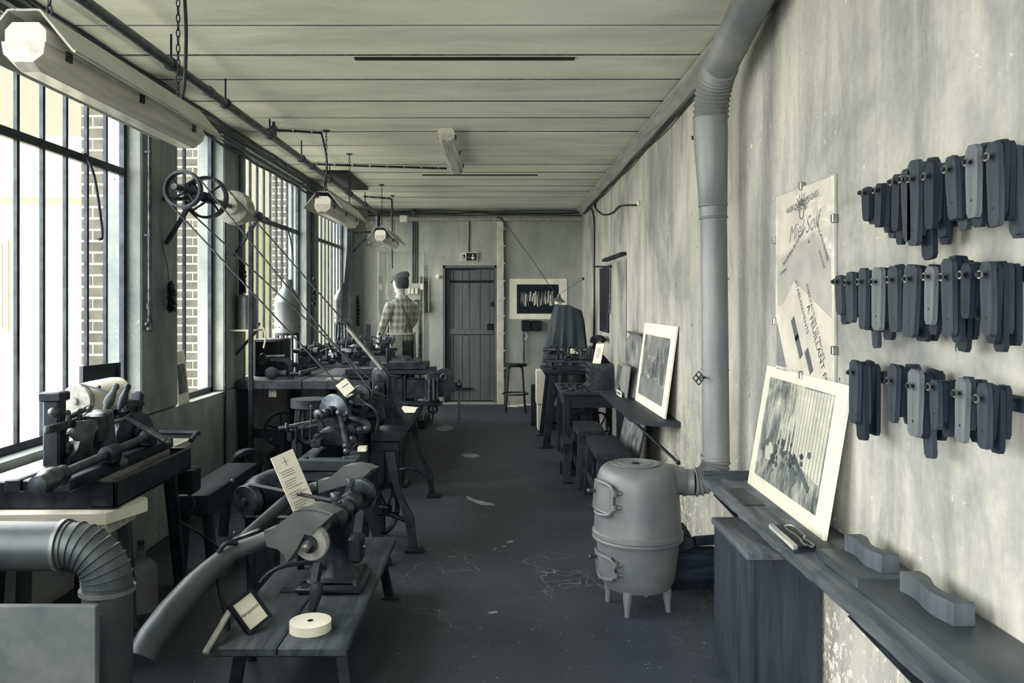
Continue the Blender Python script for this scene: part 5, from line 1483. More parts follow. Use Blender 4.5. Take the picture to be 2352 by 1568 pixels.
ip = thing('iron_post', 'upright iron post with small feet before the window workbench', 'post', (-1.9, 6.2, 0))
B().box((-1.918, 6.185, 0.0), (-1.885, 6.215, 2.08), 0.003).build('bar', 'iron', ip)
B().box((-1.95, 6.16, 0.0), (-1.85, 6.24, 0.015), 0.003).build('foot_plate', 'iron', ip)
wp = thing('window_post', 'dark post with bent brace arm at the far window', 'post', (-1.9, 10.6, 0))
c = P(805, 600, 10.5)
B().box((c.x - 0.04, 10.46, 0), (c.x + 0.04, 10.54, P(0, 505, 10.5).z), 0.005).build('upright', 'iron', wp)
B().bar(P(808, 583, 10.5), P(846, 541, 10.5), 0.035, 0.03).build('brace', 'iron', wp)
B().tube([P(806, 535, 10.5), P(850, 533, 10.5), P(860, 540, 10.5)], 0.014, 8).build('arm', 'iron', wp)
B().bar(P(843, 838, 8.15), P(846, 745, 8.2), 0.045, 0.02, (0, 1, 0)).build('leaning_board', 'wood_dark_z', label='dark narrow board leaning upright among the bench lathes', cat='board')
B().bar(P(788, 745, 9.4), P(803, 560, 9.9), 0.05, 0.03, (0, 1, 0)).build('leaning_batten', 'wood_dark_z', label='long dark batten leaning in the far window beside the smaller tank', cat='board')

# hanging bunches of horn pieces
def bunch(px, py, X, h, w, label, string_top=None):
    c = PX(px, py, X)
    t = thing('horn_bunch', label, 'bunch', c)
    rnd = random.Random(int(px))
    for i in range(34):
        f = i / 33
        zz = (f - 0.5) * h
        rad = w * (0.28 + 0.72 * math.sin(min(1, (1 - f) * 1.15 + 0.1) * PI * 0.62))
        a = i * 2.4
        p0 = c + V((0, 0, zz))
        p1 = c + V((abs(math.cos(a)) * rad * 0.7, math.sin(a) * rad * 0.5, zz + 0.012))
        p2 = p1 + V((0.01, math.sin(a) * 0.014, 0.016 * (1 if f > .4 else -1)))
        B().tube([p0, p1, p2], [0.011, 0.010, 0.002], 6).build('horn_tip', 'horn', t)
    if string_top:
        q = PX(*string_top, X - 0.01)
        B().tube([c + V((0, 0, h * 0.5)), c.lerp(q, 0.5) + V((0.0, 0.03, 0.03)), q], 0.0025, 5, False, 4).build('string', 'cable', t)
bunch(388, 685, -2.12, 0.17, 0.055, 'bunch of dark horn tips on a string on the first pillar', (372, 560))
bunch(553, 640, -2.10, 0.22, 0.055, 'long bunch of dark horn tips on the second pillar above the metal can', (553, 590))
bunch(718, 672, -2.10, 0.30, 0.05, 'bunch of dark horn tips between the barred windows behind the big tank')
bunch(820, 715, -2.09, 0.42, 0.05, 'long bunch of dark horn tips hanging at the far window corner')
# ------------------------------------------------------------------ mannequin in its glass case
gc = thing('glass_case', 'tall clear display case around the mannequin', 'case', (-1.2, 10.1, 0))
x0, x1, y0, y1, zt = -1.46, -0.925, 9.72, 10.48, P(0, 577, 9.72).z
zb = 0.10
for (a, b) in (((x0, y0, zb), (x1, y0 + 0.004, zt)), ((x0, y1 - 0.004, zb), (x1, y1, zt)), ((x0, y0, zb), (x0 + 0.004, y1, zt)), ((x1 - 0.004, y0, zb), (x1, y1, zt)), ((x0, y0, zt), (x1, y1, zt + 0.004))):
    B().box(a, b).build('pane', 'plexi', gc)
for x in (x0, x1):
    for y in (y0, y1):
        B().box((x - 0.005, y - 0.005, zb), (x + 0.005, y + 0.005, zt), 0.001).build('corner_edge', 'diffuser', gc)
B().box((x0 - 0.02, y0 - 0.02, 0), (x1 + 0.02, y1 + 0.02, zb), 0.006).build('plinth', 'wood_dark_x', gc)

def checked():
    n = NT('checked_shirt_cloth')
    v = n.map((1, 1, 1))
    s = n.n('ShaderNodeSeparateXYZ')
    n.l(v, s.inputs[0])
    a = n.math('SINE', n.math('MULTIPLY', n.math('ADD', s.outputs['X'], n.math('MULTIPLY', s.outputs['Y'], 0.8)), 84.0))
    b = n.math('SINE', n.math('MULTIPLY', s.outputs['Z'], 76.0))
    f = n.math('ADD', n.math('MULTIPLY', n.math('GREATER_THAN', a, 0.0), 0.5), n.math('MULTIPLY', n.math('GREATER_THAN', b, 0.0), 0.5))
    c = n.ramp(f, [(0.0, T(195)), (0.5, T(165)), (1.0, T(130))])
    return n.done(c, 0.9, 0, 0.1)
MAT['shirt'] = checked()
MAT['skin'] = plain('mannequin_skin', 190, 205, 5, 0.5, 0, 0.3, 0)
MAT['trousers'] = plain('grey_work_trousers', 80, 100, 6, 0.9, 0, 0.1, 0.1)
MAT['apron'] = plain('canvas_apron', 135, 160, 3, 0.9, 0, 0.1, 0.15)
MAT['tweed'] = plain('tweed_cap', 80, 125, 40, 0.9, 0, 0.1, 0.2)
MAT['hair'] = plain('dark_hair', 45, 75, 60, 0.7, 0, 0.3, 0.4, (1, 1, 0.2))

MO = V((-1.235, 10.08, 0.10))
man = thing('mannequin', 'mannequin in flat cap, checked shirt and long apron standing in the glass case', 'mannequin', MO)
F = V((-0.72, 0.69, 0)).normalized()        # the way it faces
S = V((-F.y, F.x, 0))                       # its left side ... towards +S
S = -S if S.y > 0 else S                    # side nearest the photographer
Zu = V((0, 0, 1))
def mp(f, s, z): return MO + F * f + S * s + Zu * z
b = B()
def ellipse_ring(f, s, z, rf, rs, n=20):
    return [mp(f + math.cos(t) * rf, s + math.sin(t) * rs, z) for t in [k * 2 * PI / n for k in range(n)]]
# trunk from hips to neck to head
trunk = [(0.0, 0.80, 0.10, 0.15), (0.0, 0.90, 0.125, 0.175), (0.0, 1.00, 0.12, 0.165), (0.005, 1.10, 0.115, 0.16), (0.0, 1.20, 0.122, 0.175), (-0.01, 1.30, 0.122, 0.19), (-0.02, 1.38, 0.105, 0.19), (-0.025, 1.43, 0.085, 0.15), (-0.02, 1.465, 0.062, 0.075), (-0.005, 1.49, 0.055, 0.056), (0.01, 1.53, 0.055, 0.054), (0.02, 1.56, 0.07, 0.06), (0.028, 1.60, 0.09, 0.070), (0.025, 1.65, 0.098, 0.076), (0.02, 1.70, 0.098, 0.076), (0.012, 1.745, 0.075, 0.06), (0.01, 1.765, 0.03, 0.025)]
b.loft([ellipse_ring(f, 0, z, rf, rs) for f, z, rf, rs in trunk])
# face: nose, brow, chin, ears
b.loft([[mp(0.115 + k * 0.012, s_ * (1 - k * .5), z_) for s_, z_ in ((-0.018, 1.60), (0.018, 1.60), (0.010, 1.655), (-0.010, 1.655))] for k in (-1, 1)])
b.ball(mp(0.088, 0, 1.545), (0.03, 0.03, 0.022))
b.ball(mp(0.112, 0, 1.575), (0.012, 0.022, 0.007), 10, 6)
for s_ in (-1, 1):
    b.ball(mp(0.0, s_ * 0.078, 1.63), (0.018, 0.012, 0.032), 10, 6)
# legs and shoes
for s_ in (-1, 1):
    b.tube([mp(0, s_ * 0.085, 0.86), mp(0.005, s_ * 0.088, 0.66), mp(0.012, s_ * 0.09, 0.46), mp(0.0, s_ * 0.09, 0.26), mp(-0.01, s_ * 0.09, 0.06)], [0.098, 0.088, 0.066, 0.058, 0.05], 16, False, 1)
    b.ball(mp(0.05, s_ * 0.095, 0.042), (0.05, 0.13, 0.042), 14, 8, F + V((0, 0, 0.001))) if False else b.tube([mp(-0.06, s_ * 0.092, 0.045), mp(0.03, s_ * 0.095, 0.045), mp(0.12, s_ * 0.10, 0.035), mp(0.165, s_ * 0.10, 0.03)], [0.042, 0.045, 0.042, 0.026], 14)
# arms: near arm hangs forward over the bench, far arm bent forward
arms = {}
arms[1] = [mp(-0.02, 0.175, 1.385), mp(-0.01, 0.215, 1.30), mp(0.01, 0.245, 1.17), mp(0.06, 0.25, 1.08), mp(0.13, 0.225, 0.985), mp(0.18, 0.20, 0.90)]
arms[-1] = [mp(-0.02, -0.175, 1.385), mp(0.0, -0.215, 1.30), mp(0.04, -0.24, 1.17), mp(0.12, -0.225, 1.08), mp(0.22, -0.18, 1.02), mp(0.29, -0.15, 0.98)]
for k, pts in arms.items():
    b.tube(pts, [0.062, 0.060, 0.052, 0.047, 0.039, 0.029], 14, False, 1)
    w0, w1 = pts[-2], pts[-1]
    dv = (w1 - w0).normalized()
    sd = dv.cross(F).normalized()
    if sd.dot(S) < 0: sd = -sd
    nr = dv.cross(sd).normalized()
    b.tube([w1 - dv * 0.01, w1 + dv * 0.04, w1 + dv * 0.085], [0.027, 0.036, 0.030], 12)
    for i in range(4):
        o = w1 + dv * 0.08 + nr * (i - 1.5) * 0.017
        L = (0.062, 0.072, 0.066, 0.05)[i]
        b.tube([o, o + dv * L * 0.5 - sd * 0.004, o + dv * L * 0.8 - sd * 0.014, o + dv * L - sd * 0.024], [0.0095, 0.0095, 0.0085, 0.0065], 8)
    o = w1 + dv * 0.03 - nr * 0.03
    b.tube([o + nr * .01, o + dv * 0.025 - nr * 0.014 - sd * .006, o + dv * 0.05 - nr * 0.016 - sd * 0.012], [0.012, 0.0105, 0.008], 8)
body = b.build('body', ['shirt', 'skin', 'trousers'], man)
md = body.modifiers.new('fuse', 'REMESH')
md.mode = 'VOXEL'
md.voxel_size = 0.0085
sm = body.modifiers.new('soft', 'SMOOTH')
sm.iterations = 4
sm.factor = 0.5
bpy.context.view_layer.update()
me = bpy.data.meshes.new_from_object(body.evaluated_get(bpy.context.evaluated_depsgraph_get()))
body.modifiers.clear()
body.data = me
me.materials.clear()
for m_ in ('shirt', 'skin', 'trousers'):
    me.materials.append(MAT[m_])
elbow_z = 0.98
for p in me.polygons:
    q = V(p.center)
    f, s_, z = q.dot(F), q.dot(S), q.z
    p.use_smooth = True
    if z > 1.468: p.material_index = 1
    elif z < 0.93 and abs(s_) < 0.17 and f < 0.15: p.material_index = 2
    elif (abs(s_) > 0.10 and ((s_ > 0 and z < 1.045 and (f > 0.10 or s_ > 0.20)) or (s_ < 0 and z < 1.06 and f > 0.13))): p.material_index = 1
    else: p.material_index = 0
# clothes
B().loft([ellipse_ring(-0.022, 0, z, 0.07 * k, 0.085 * k) for z, k in ((1.452, 1.12), (1.475, 0.98), (1.492, 0.92), (1.475, 0.9), (1.455, 1.0))], True, False).build('collar', 'shirt', man)
g = []
for i in range(16):
    z = 1.02 - i * 0.058
    row = []
    for j in range(41):
        t = -0.86 * PI + 1.72 * PI * j / 40
        fl_ = 1 + 0.16 * (i / 15) + 0.035 * math.sin(j * 1.9) * (i / 15)
        row.append(mp(math.cos(t) * 0.150 * fl_ + 0.005, math.sin(t) * 0.20 * fl_, z))
    g.append(row)
ap = B().sheet(g).build('apron', 'apron', man)
B().loft([ellipse_ring(0.005, 0, z, 0.158, 0.208, 28) for z in (1.010, 1.022, 1.034)], True, False).build('apron_tie', 'foam', ap)
g = []
for i in range(7):
    z = 1.02 + i * 0.055
    row = [mp(math.cos(t) * (0.143 - i * .002) , math.sin(t) * (0.19 - i * .012), z) for t in [(-0.30 + 0.60 * j / 10) * PI * (1 - i * 0.06) for j in range(11)]]
    g.append(row)
B().sheet(g).build('apron_bib', 'apron', man)
for s_ in (-1, 1):
    B().tube([mp(0.11, s_ * 0.08, 1.35), mp(0.06, s_ * 0.085, 1.44), mp(-0.06, s_ * 0.085, 1.44), mp(-0.135, s_ * 0.06, 1.30), mp(-0.14, s_ * 0.03 * -1, 1.12), mp(-0.145, -s_ * 0.06, 1.03)], 0.010, 6, False, 4).build('brace_strap', 'trousers', man)
B().loft([ellipse_ring(f, 0, z, rf, rs, 22) for f, z, rf, rs in ((-0.035, 1.575, 0.050, 0.062), (-0.03, 1.59, 0.072, 0.076), (-0.018, 1.63, 0.090, 0.086), (-0.010, 1.69, 0.098, 0.085), (0.0, 1.73, 0.085, 0.07), (0.0, 1.75, 0.04, 0.035))]).build('hair', 'hair', man)
cp = B().loft([[mp(f + math.cos(t) * rf, math.sin(t) * rs, z - 0.30 * math.cos(t) * rf) for t in [k * 2 * PI / 24 for k in range(24)]] for f, z, rf, rs in ((0.0, 1.688, 0.104, 0.088), (0.004, 1.705, 0.118, 0.100), (0.012, 1.728, 0.126, 0.106), (0.008, 1.752, 0.110, 0.092), (0.0, 1.766, 0.065, 0.055), (0.0, 1.770, 0.015, 0.015))]).build('cap', 'tweed', man)
g = [[mp(0.085 + 0.055 * k * math.cos(t * 0.9), math.sin(t) * (0.085 - k * .012), 1.672 - 0.022 * k) for t in [-1.25 + 2.5 * j / 12 for j in range(13)]] for k in (0, 0.5, 1.0)]
B().sheet(g).build('cap_peak', 'tweed', cp)

# meter board and little boxes on the back wall
mb = thing('meter_board', 'black electric meter board with fuse boxes right of the glass case', 'meter', P(976, 718, YB))
a, b = P(966, 647, YB), P(985, 718, YB)
B().box((a.x, YB - 0.03, b.z), (b.x, YB - 0.001, a.z), 0.004).build('board', 'iron_black', mb)
for (u0, v0, u1, v1, d_, m_) in ((966, 635, 976, 649, 0.10, 'iron_worn'), (967, 651, 975, 666, 0.09, 'white'), (973, 663, 981, 680, 0.08, 'iron'), (953, 688, 979, 715, 0.13, 'zinc_dark')):
    a, b = P(u0, v0, YB), P(u1, v1, YB)
    B().box((a.x, YB - d_, b.z), (b.x, YB - 0.031, a.z), 0.008).build('fuse_box', m_, mb)
for i, px in enumerate((940, 948, 957)):
    jbox('wall_switch', px - 3, 661, px + 4, 676, YB, 0.04, 'white', ['leftmost white wall switch behind the glass case', 'middle white wall switch behind the glass case', 'white wall switch next to the meter board behind the glass case'][i], 'switch')
B().tube([P(963, 718, YB - .03), P(963, 800, YB - .03), P(963, 900, YB - .03)], 0.02, 10).build('conduit', 'iron_worn', label='grey conduit running down from the meter board to the floor', cat='pipe')

# ------------------------------------------------------------------ back right corner
a, b = P(1170, 640, YB - 0.006), P(1302, 733, YB - 0.006)
wpn = thing('wall_photograph', 'large white bordered photograph of bundled staves pinned to the back wall', 'picture', (a.x, YB, b.z))
B().box((a.x, YB - 0.012, b.z), (b.x, YB - 0.001, a.z)).build('sheet', 'paper', wpn)
i0, i1 = P(1187, 653, YB - 0.014), P(1283, 720, YB - 0.014)
B().box((i0.x, YB - 0.015, i1.z), (i1.x, YB - 0.0125, i0.z)).build('photograph', 'ink', wpn)
rnd = random.Random(3)
for i in range(30):
    x = i0.x + 0.05 + (i1.x - i0.x - 0.12) * i / 30
    zt_ = i0.z - rnd.uniform(0.09, 0.16)
    zb_ = i1.z + rnd.uniform(0.10, 0.19)
    w_ = rnd.uniform(0.012, 0.022)
    tl = rnd.uniform(-0.02, 0.03)
    B().prism([(0, 0), (w_, 0), (w_ + tl, zt_ - zb_), (tl, zt_ - zb_)], (x, YB - 0.0158 - 0.0002 * (i % 3), zb_), (1, 0, 0), (0, 0, 1), 0.0008).build('printed_stave', rnd.choice(['ink_grey', 'zinc', 'foam', 'ink_grey']), wpn)
sp = thing('wall_speaker', 'black boxy wall speaker below the large white bordered photograph', 'speaker', P(1215, 760, YB))
a, b = P(1197, 735, YB), P(1243, 760, YB)
B().box((a.x, YB - 0.14, b.z), (a.x + 0.13, YB - 0.001, a.z), 0.015).build('cabinet', 'iron_black', sp)
B().box((a.x + 0.14, YB - 0.12, b.z + 0.005), (b.x, YB - 0.001, a.z - 0.005), 0.012).build('side_box', 'iron_black', sp)
B().tube([P(1203, 762, YB - .04), P(1203, 834, YB - .04)], 0.014, 8).build('stand_tube', 'iron_worn', sp)
B().tube([P(1206, 764, YB - .05), P(1211, 772, YB - .05), P(1206, 780, YB - .05), P(1203, 776, YB - .05)], 0.005, 6, False, 4).build('flex', 'foam', sp)
bs = thing('bar_stool', 'round black bar stool with foot ring by the back wall', 'stool', (0.19, 11.3, 0))
sc_ = V((0.205, 11.25, 0.64))
B().lathe(sc_, [(0.02, -0.02), (0.15, -0.02), (0.162, -0.012), (0.162, 0.012), (0.15, 0.018), (0.02, 0.02)], (0, 0, 1), 28).build('seat', 'iron_black', bs)
for i in range(4):
    a_ = PI / 4 + i * PI / 2
    B().tube([sc_ + V((math.cos(a_) * .10, math.sin(a_) * .10, -0.02)), sc_ + V((math.cos(a_) * .135, math.sin(a_) * .135, -0.05)), V((sc_.x + math.cos(a_) * .19, sc_.y + math.sin(a_) * .19, 0.0))], 0.012, 10).build('leg', 'iron_black', bs)
B().torus((sc_.x, sc_.y, 0.245), (0, 0, 1), 0.175, 0.010, 30, 8).build('foot_ring', 'iron_black', bs)
for k in range(2):
    c = P(1185 + 12 * k, 925, 11.85)
    pts = [V((c.x + math.cos(t) * (0.13 + .02 * k), 11.75 + math.sin(t) * 0.09, 0.012 + 0.012 * k)) for t in [i * 0.7 for i in range(10)]]
    B().tube(pts, 0.008, 6, False, 3).build('floor_cable', 'foam', label=['pale cable coiled on the floor below the bar stool', 'second pale coil of cable on the floor against the back wall'][k], cat='cable')

# draped object: cloth hung over a tall frame
dp_ = thing('draped_machine', 'tall object shrouded in a dark pleated drape in the corner', 'drape', (0.78, 10.3, 0))
g = []
top_c = P(1283, 700, 10.25)
N, Mr = 84, 16
cxd, cyd = 0.86, 10.38
for i in range(Mr):
    f = i / (Mr - 1)
    z = top_c.z * (1 - f) + 0.02 * f
    row = []
    for j in range(N + 1):
        t = j / N * 2 * PI
        c_, s_ = math.cos(t), math.sin(t)
        k = (abs(c_) ** 4 + abs(s_) ** 4) ** -0.25          # square-ish outline of what is underneath
        rx = (0.17 + 0.24 * f ** 0.8) if c_ < 0 else (0.17 + 0.10 * f ** 0.6)
        ry = 0.16 + 0.20 * f ** 0.8
        ple = 1 + (0.13 * f ** 0.5 * math.sin(t * 13 + 1.3 * math.sin(t * 3)) + 0.03 * math.sin(t * 29) * f) * (1 if s_ < 0.6 else 0.5)
        row.append(V((cxd + c_ * rx * k * ple, cyd + s_ * ry * k * ple, z - 0.09 * max(0, c_) * (1 - f))))
    g.append(row)
B().sheet(g).build('cloth', 'cloth_dark', dp_)
cap = [V((cxd, cyd, top_c.z - 0.02))]
B().add(cap + g[0], [(0, j + 1, j + 2) for j in range(N)]).build('cloth_top', 'cloth_dark', dp_)
B().lathe((top_c.x, 10.3, top_c.z + 0.008), [(0.045, 0), (0.05, 0.02), (0.04, 0.055), (0.012, 0.06)], (0, 0, 1), 16).build('top_knob', 'foam', dp_)
pn = thing('pendant_lamp', 'old enamel pendant lamp with conical shade hung on wires over the drape', 'lamp', P(1283, 690, 9.85))
pcn = P(1283, 686, 9.85)
B().lathe(pcn, [(0.012, 0.055), (0.02, 0.05), (0.024, 0.02), (0.09, -0.03), (0.092, -0.036), (0.085, -0.036), (0.02, 0.01), (0.01, 0.02)], (0.12, 0, 1), 26).build('shade', 'zinc', pn)
B().ball(pcn + V((0, 0, -0.02)), (0.022, 0.022, 0.03)).build('bulb', 'diffuser', pn)
B().tube([pcn + V((0, 0, 0.05)), P(1262, 655, 9.9), P(1225, 600, 10.3), P(1195, 560, 10.8), P(1160, 510, 11.6), P(1143, 486, 11.93)], 0.004, 5, False, 4).build('flex', 'cable', pn)
B().tube([pcn + V((0, 0, 0.05)), PX(1340, 640, XR - 0.01)], 0.003, 5).ball(PX(1340, 640, XR - 0.012), 0.02).build('tie_wire', 'cable', pn)

# small lathe on iron A-frame stand
si_ = thing('iron_stand', 'splayed iron A frame stand carrying the small corner lathe', 'stand', (0.7, 8.8, 0))
B().box((0.45, 8.38, 0.755), (1.02, 9.25, 0.79), 0.006).build('top', 'iron_black', si_)
for y in (8.42, 9.2):
    for x0_, x1_ in ((0.55, 0.47), (0.92, 1.02)):
        B().bar((x0_, y, 0.757), (x1_, y, 0.0), 0.075, 0.03, (0, 1, 0), 0.005).build('leg', 'iron', si_)
        B().box((x1_ - 0.07, y - 0.04, 0), (x1_ + 0.07, y + 0.04, 0.014), 0.003).build('foot', 'iron', si_)
    B().bar((0.53, y, 0.36), (0.96, y, 0.36), 0.04, 0.02, (0, 1, 0)).build('cross_bar', 'iron', si_)
small_lathe((0.72, 8.7, 0.791), (0.96, -0.28, 0), 0.52, 'compact dark lathe with round pulley on the iron A frame stand', 'iron', 'corner_lathe', 9)
mt = thing('stand_motor', 'small grey motor mounted low inside the iron A frame stand', 'motor', (0.58, 8.75, 0.36))
B().lathe((0.60, 8.62, 0.42), [(0.01, -0.03), (0.03, -0.02), (0.055, -0.01), (0.06, 0.02), (0.06, 0.14), (0.05, 0.17), (0.01, 0.18)], (0, 1, 0), 20).build('housing', 'zinc_dark', mt)
B().box((0.54, 8.62, 0.345), (0.66, 8.78, 0.365), 0.004).build('foot', 'iron', mt)
B().bar((0.50, 8.70, 0.34), (0.99, 8.70, 0.34), 0.05, 0.012, (0, 0, 1)).build('carrier_bar', 'iron', mt)
gw = thing('belt_guard', 'wooden grey flat wedge block behind the corner lathe', 'block', (1.0, 8.95, 0.79))
B().prism([(0, 0), (0.16, 0), (0.16, 0.09), (0.10, 0.15), (0.0, 0.13)], (0.90, 9.05, 0.791), (1, 0, 0), (0, 0, 1), 0.10).build('block', 'zinc_dark', gw)
cd2 = thing('white_card', 'little white card propped behind the corner lathe', 'sign', P(1315, 797, 9.1))
B().prism([(-0.055, 0), (0.055, 0), (0.055, 0.06), (-0.055, 0.06)], (0.81, 9.10, 0.93), (1, 0, 0), (0, 0.3, 1), 0.006).build('card', 'paper', cd2)
B().bar((0.81, 9.11, 0.94), (0.81, 9.13, 0.791), 0.02, 0.01, (0, 1, 0)).build('stem', 'iron', cd2)

for (x0_, x1_, y0_, y1_, z0_, z1_, lab) in ((0.42, 0.575, 9.55, 9.86, 0.31, 0.705, 'upper pale carton stacked between the drape and the iron stand'), (0.435, 0.565, 9.57, 9.84, 0.0, 0.305, 'lower pale carton standing on the floor beside the iron stand')):
    t = thing('carton', lab, 'box', ((x0_ + x1_) / 2, (y0_ + y1_) / 2, z0_))
    B().box((x0_, y0_, z0_ + 0.001), (x1_, y1_, z1_), 0.004).build('body', 'foam', t)
    B().box((x0_ - 0.002, (y0_ + y1_) / 2 - 0.02, z1_ - 0.08), (x1_ + 0.002, (y0_ + y1_) / 2 + 0.02, z1_ + 0.001)).build('tape', 'paper', t)
B().box((0.37, 9.95, 0.0), (0.43, 10.0, 0.50), 0.004).build('upright_board', 'wood_dark_z', label='short dark board standing upright beside the pale cartons', cat='board')

# tool table
tt = thing('tool_table', 'dark wooden table with loose tools beside the wall shelf', 'table', (0.85, 7.9, 0))
B().box((0.555, 7.40, 0.655), (1.15, 8.32, 0.685), 0.006).build('table_top', 'wood_mid_x', tt)
b = B()
b.box((0.59, 7.45, 0.54), (1.12, 7.475, 0.655)).box((0.59, 8.24, 0.54), (1.12, 8.265, 0.655)).box((0.59, 7.45, 0.54), (0.615, 8.26, 0.655)).box((1.10, 7.45, 0.54), (1.125, 8.26, 0.655))
b.build('apron', 'wood_dark_x', tt)
for x in (0.605, 1.095):
    for y in (7.47, 8.24):
        B().box((x - 0.03, y - 0.03, 0), (x + 0.03, y + 0.03, 0.655), 0.004).build('leg', 'wood_dark_z', tt)
B().box((0.60, 7.47, 0.07), (0.625, 8.24, 0.12), 0.004).build('stretcher', 'wood_dark_y', tt)
rnd = random.Random(5)
tool_names = [('file', 'thin steel file'), ('chisel', 'short dark chisel'), ('comb_blank', 'flat horn comb blank'), ('scraper', 'steel scraper blade'), ('pliers', 'small dark pliers')]
for i in range(16):
    nm, dsc = tool_names[i % 5]
    x, y = 0.60 + 0.062 * (i % 4) + rnd.uniform(0, .02), 7.50 + 0.19 * (i // 4) + rnd.uniform(-.03, .03)
    a_ = rnd.uniform(-0.6, 0.6) + 1.2
    L = rnd.uniform(0.06, 0.11)
    dv = V((math.cos(a_), math.sin(a_), 0))
    p0 = V((x, y, 0.6935))
    lab = dsc + ' lying among the loose tools on the tool table'
    t = thing(nm, lab, 'tool', p0, 'loose tools on the tool table')
    if nm == 'pliers':
        B().bar(p0 - dv * L / 2, p0 + dv * L / 2, 0.010, 0.012).bar(p0 - dv * L / 2 + V((0.014, 0.01, 0)), p0 + dv * L / 2, 0.010, 0.010).build('jaws', 'iron', t)
    else:
        B().bar(p0, p0 + dv * L / 2, 0.016, 0.006, (0, 0, 1)).build('blade', 'steel' if i % 2 else 'iron_worn', t)
        B().bar(p0 - dv * L / 2, p0, 0.02, 0.014, (0, 0, 1), 0.004).build('handle', 'wood_dark_x' if i % 3 else 'wood_mid_x', t)
fw2 = thing('flywheel', 'big dark spoked flywheel under the tool table', 'wheel', (0.95, 7.95, 0))
wheel(fw2, (0.955, 7.95, 0.285), (0.55, -0.83, 0), 0.15, 0.016, 0.026, 0.03, 5, 'iron_black', 0.06, 'wheel', True)
B().bar((0.955, 7.97, 0.285), (0.955, 7.97, 0.0), 0.04, 0.04, (0, 1, 0)).build('support', 'iron_black', fw2)
B().bar((0.80, 7.62, 0.64), (0.87, 7.70, 0.0), 0.07, 0.03, (0, 1, 0)).build('prop_board', 'wood_dark_z', label='slanted dark board propped under the tool table', cat='board')

rd = thing('radio', 'old wooden table radio with rounded case on the tool table', 'radio', (0.95, 7.75, 0.686))
x0_, x1_ = 0.835, 1.055
ya_, yb_ = 7.55, 7.95
b = B()
pr = [(ya_, 0), (yb_, 0), (yb_, 0.21), (yb_ - 0.04, 0.24), (ya_ + 0.04, 0.24), (ya_, 0.21)]
b.loft([[V((x, y, 0.687 + z)) for y, z in pr] for x in (x0_, x1_)])
b.build('case', 'wood_mid_y', rd)
rdf = B().box((x0_ - 0.006, ya_ + 0.02, 0.70), (x0_ + 0.001, yb_ - 0.02, 0.91), 0.003).build('front_panel', 'iron_black', rd)
for z in (0.735, 0.80, 0.865):
    B().box((x0_ - 0.010, ya_ + 0.03, z - 0.006), (x0_ - 0.005, yb_ - 0.03, z + 0.006)).build('trim_strip', 'steel', rdf)
for y in (7.62, 7.70, 7.80, 7.88):
    B().lathe((x0_ - 0.004, y, 0.715), [(0.014, 0), (0.014, 0.016), (0.010, 0.02), (0.002, 0.021)], (-1, 0, 0), 14).build('knob', 'iron_worn', rdf)
sg = thing('card_holder', 'white printed card in a tilted holder on top of the radio', 'sign', (0.93, 7.68, 0.928))
dvec = V((0.25, 0.0, 1)).normalized()
B().prism([(-0.045, 0), (0.045, 0), (0.045, 0.19), (-0.045, 0.19)], (0.90, 7.64, 0.930), (0.75, -0.66, 0), (0.22, 0.12, 1), 0.008).build('card', 'paper', sg)
for i in range(6):
    B().prism([(-0.025, 0.06 + i * 0.016), (0.022 - 0.004 * (i % 3), 0.06 + i * 0.016), (0.022 - 0.004 * (i % 3), 0.064 + i * 0.016), (-0.025, 0.064 + i * 0.016)], V((0.90, 7.64, 0.930)) + V((-0.003, -0.005, 0)), (0.75, -0.66, 0), (0.22, 0.12, 1), 0.002).build('print_line', 'ink_grey', sg)
B().prism([(0, 0), (0.13, 0), (0.03, 0.10)], (0.925, 7.70, 0.929), (0.9, 0.4, 0), (0, 0, 1), 0.006).build('prop', 'iron_black', sg)
hs = thing('telephone', 'dark bent wall bracket above the radio', 'bracket', rw(1375, 790))
B().tube([rw(1360, 782, 0.05), rw(1364, 776, 0.08), rw(1378, 775, 0.10), rw(1386, 782, 0.08)], 0.03, 10, False, 3).build('arm', 'iron_black', hs)
hs.name = 'wall_bracket'
ROOT[hs.name] = ROOT['telephone']

# ------------------------------------------------------------------ things on the right wall, far part
mr = thing('narrow_mirror', 'tall narrow dark framed mirror on the right wall above the radio', 'mirror', rw(1390, 760))
ya_, yb_ = 1.17 * K / (1396 - CX), 1.17 * K / (1378 - CX)
za_, zb_ = P(0, 762, (ya_ + yb_) / 2).z, P(0, 614, (ya_ + yb_) / 2).z
B().box((XR - 0.035, ya_, za_), (XR - 0.013, yb_, zb_), 0.004).build('frame', 'wood_dark_z', mr)
B().box((XR - 0.037, ya_ + 0.05, za_ + 0.05), (XR - 0.0345, yb_ - 0.05, zb_ - 0.05)).build('glass', 'iron_black', mr)
it = thing('iron_latch', 'long iron latch bar with hanging rod on the right wall', 'latch', rw(1410, 595))
B().bar(rw(1364, 612, .03), rw(1402, 612, .03), 0.02, 0.02).bar(rw(1388, 598, .03), rw(1432, 582, .03), 0.05, 0.03).build('bar', 'iron_black', it)
for px in (1392, 1402, 1412, 1424):
    B().ball(rw(px, 596 - (px - 1390) * 0.32, .04), 0.022).build('boss', 'iron_black', it)
B().tube([rw(1401, 608, .03), rw(1401, 660, .03), rw(1400, 715, .03), rw(1398, 722, .04)], 0.012, 7).build('hanging_rod', 'iron_worn', it)
B().tube([rw(1592, 318, 0.0), rw(1592, 318, 0.07), rw(1592, 312, 0.07)], 0.010, 6).build('wall_hook', 'iron_black', label='small black hook on the right wall beside the stove pipe', cat='hook')
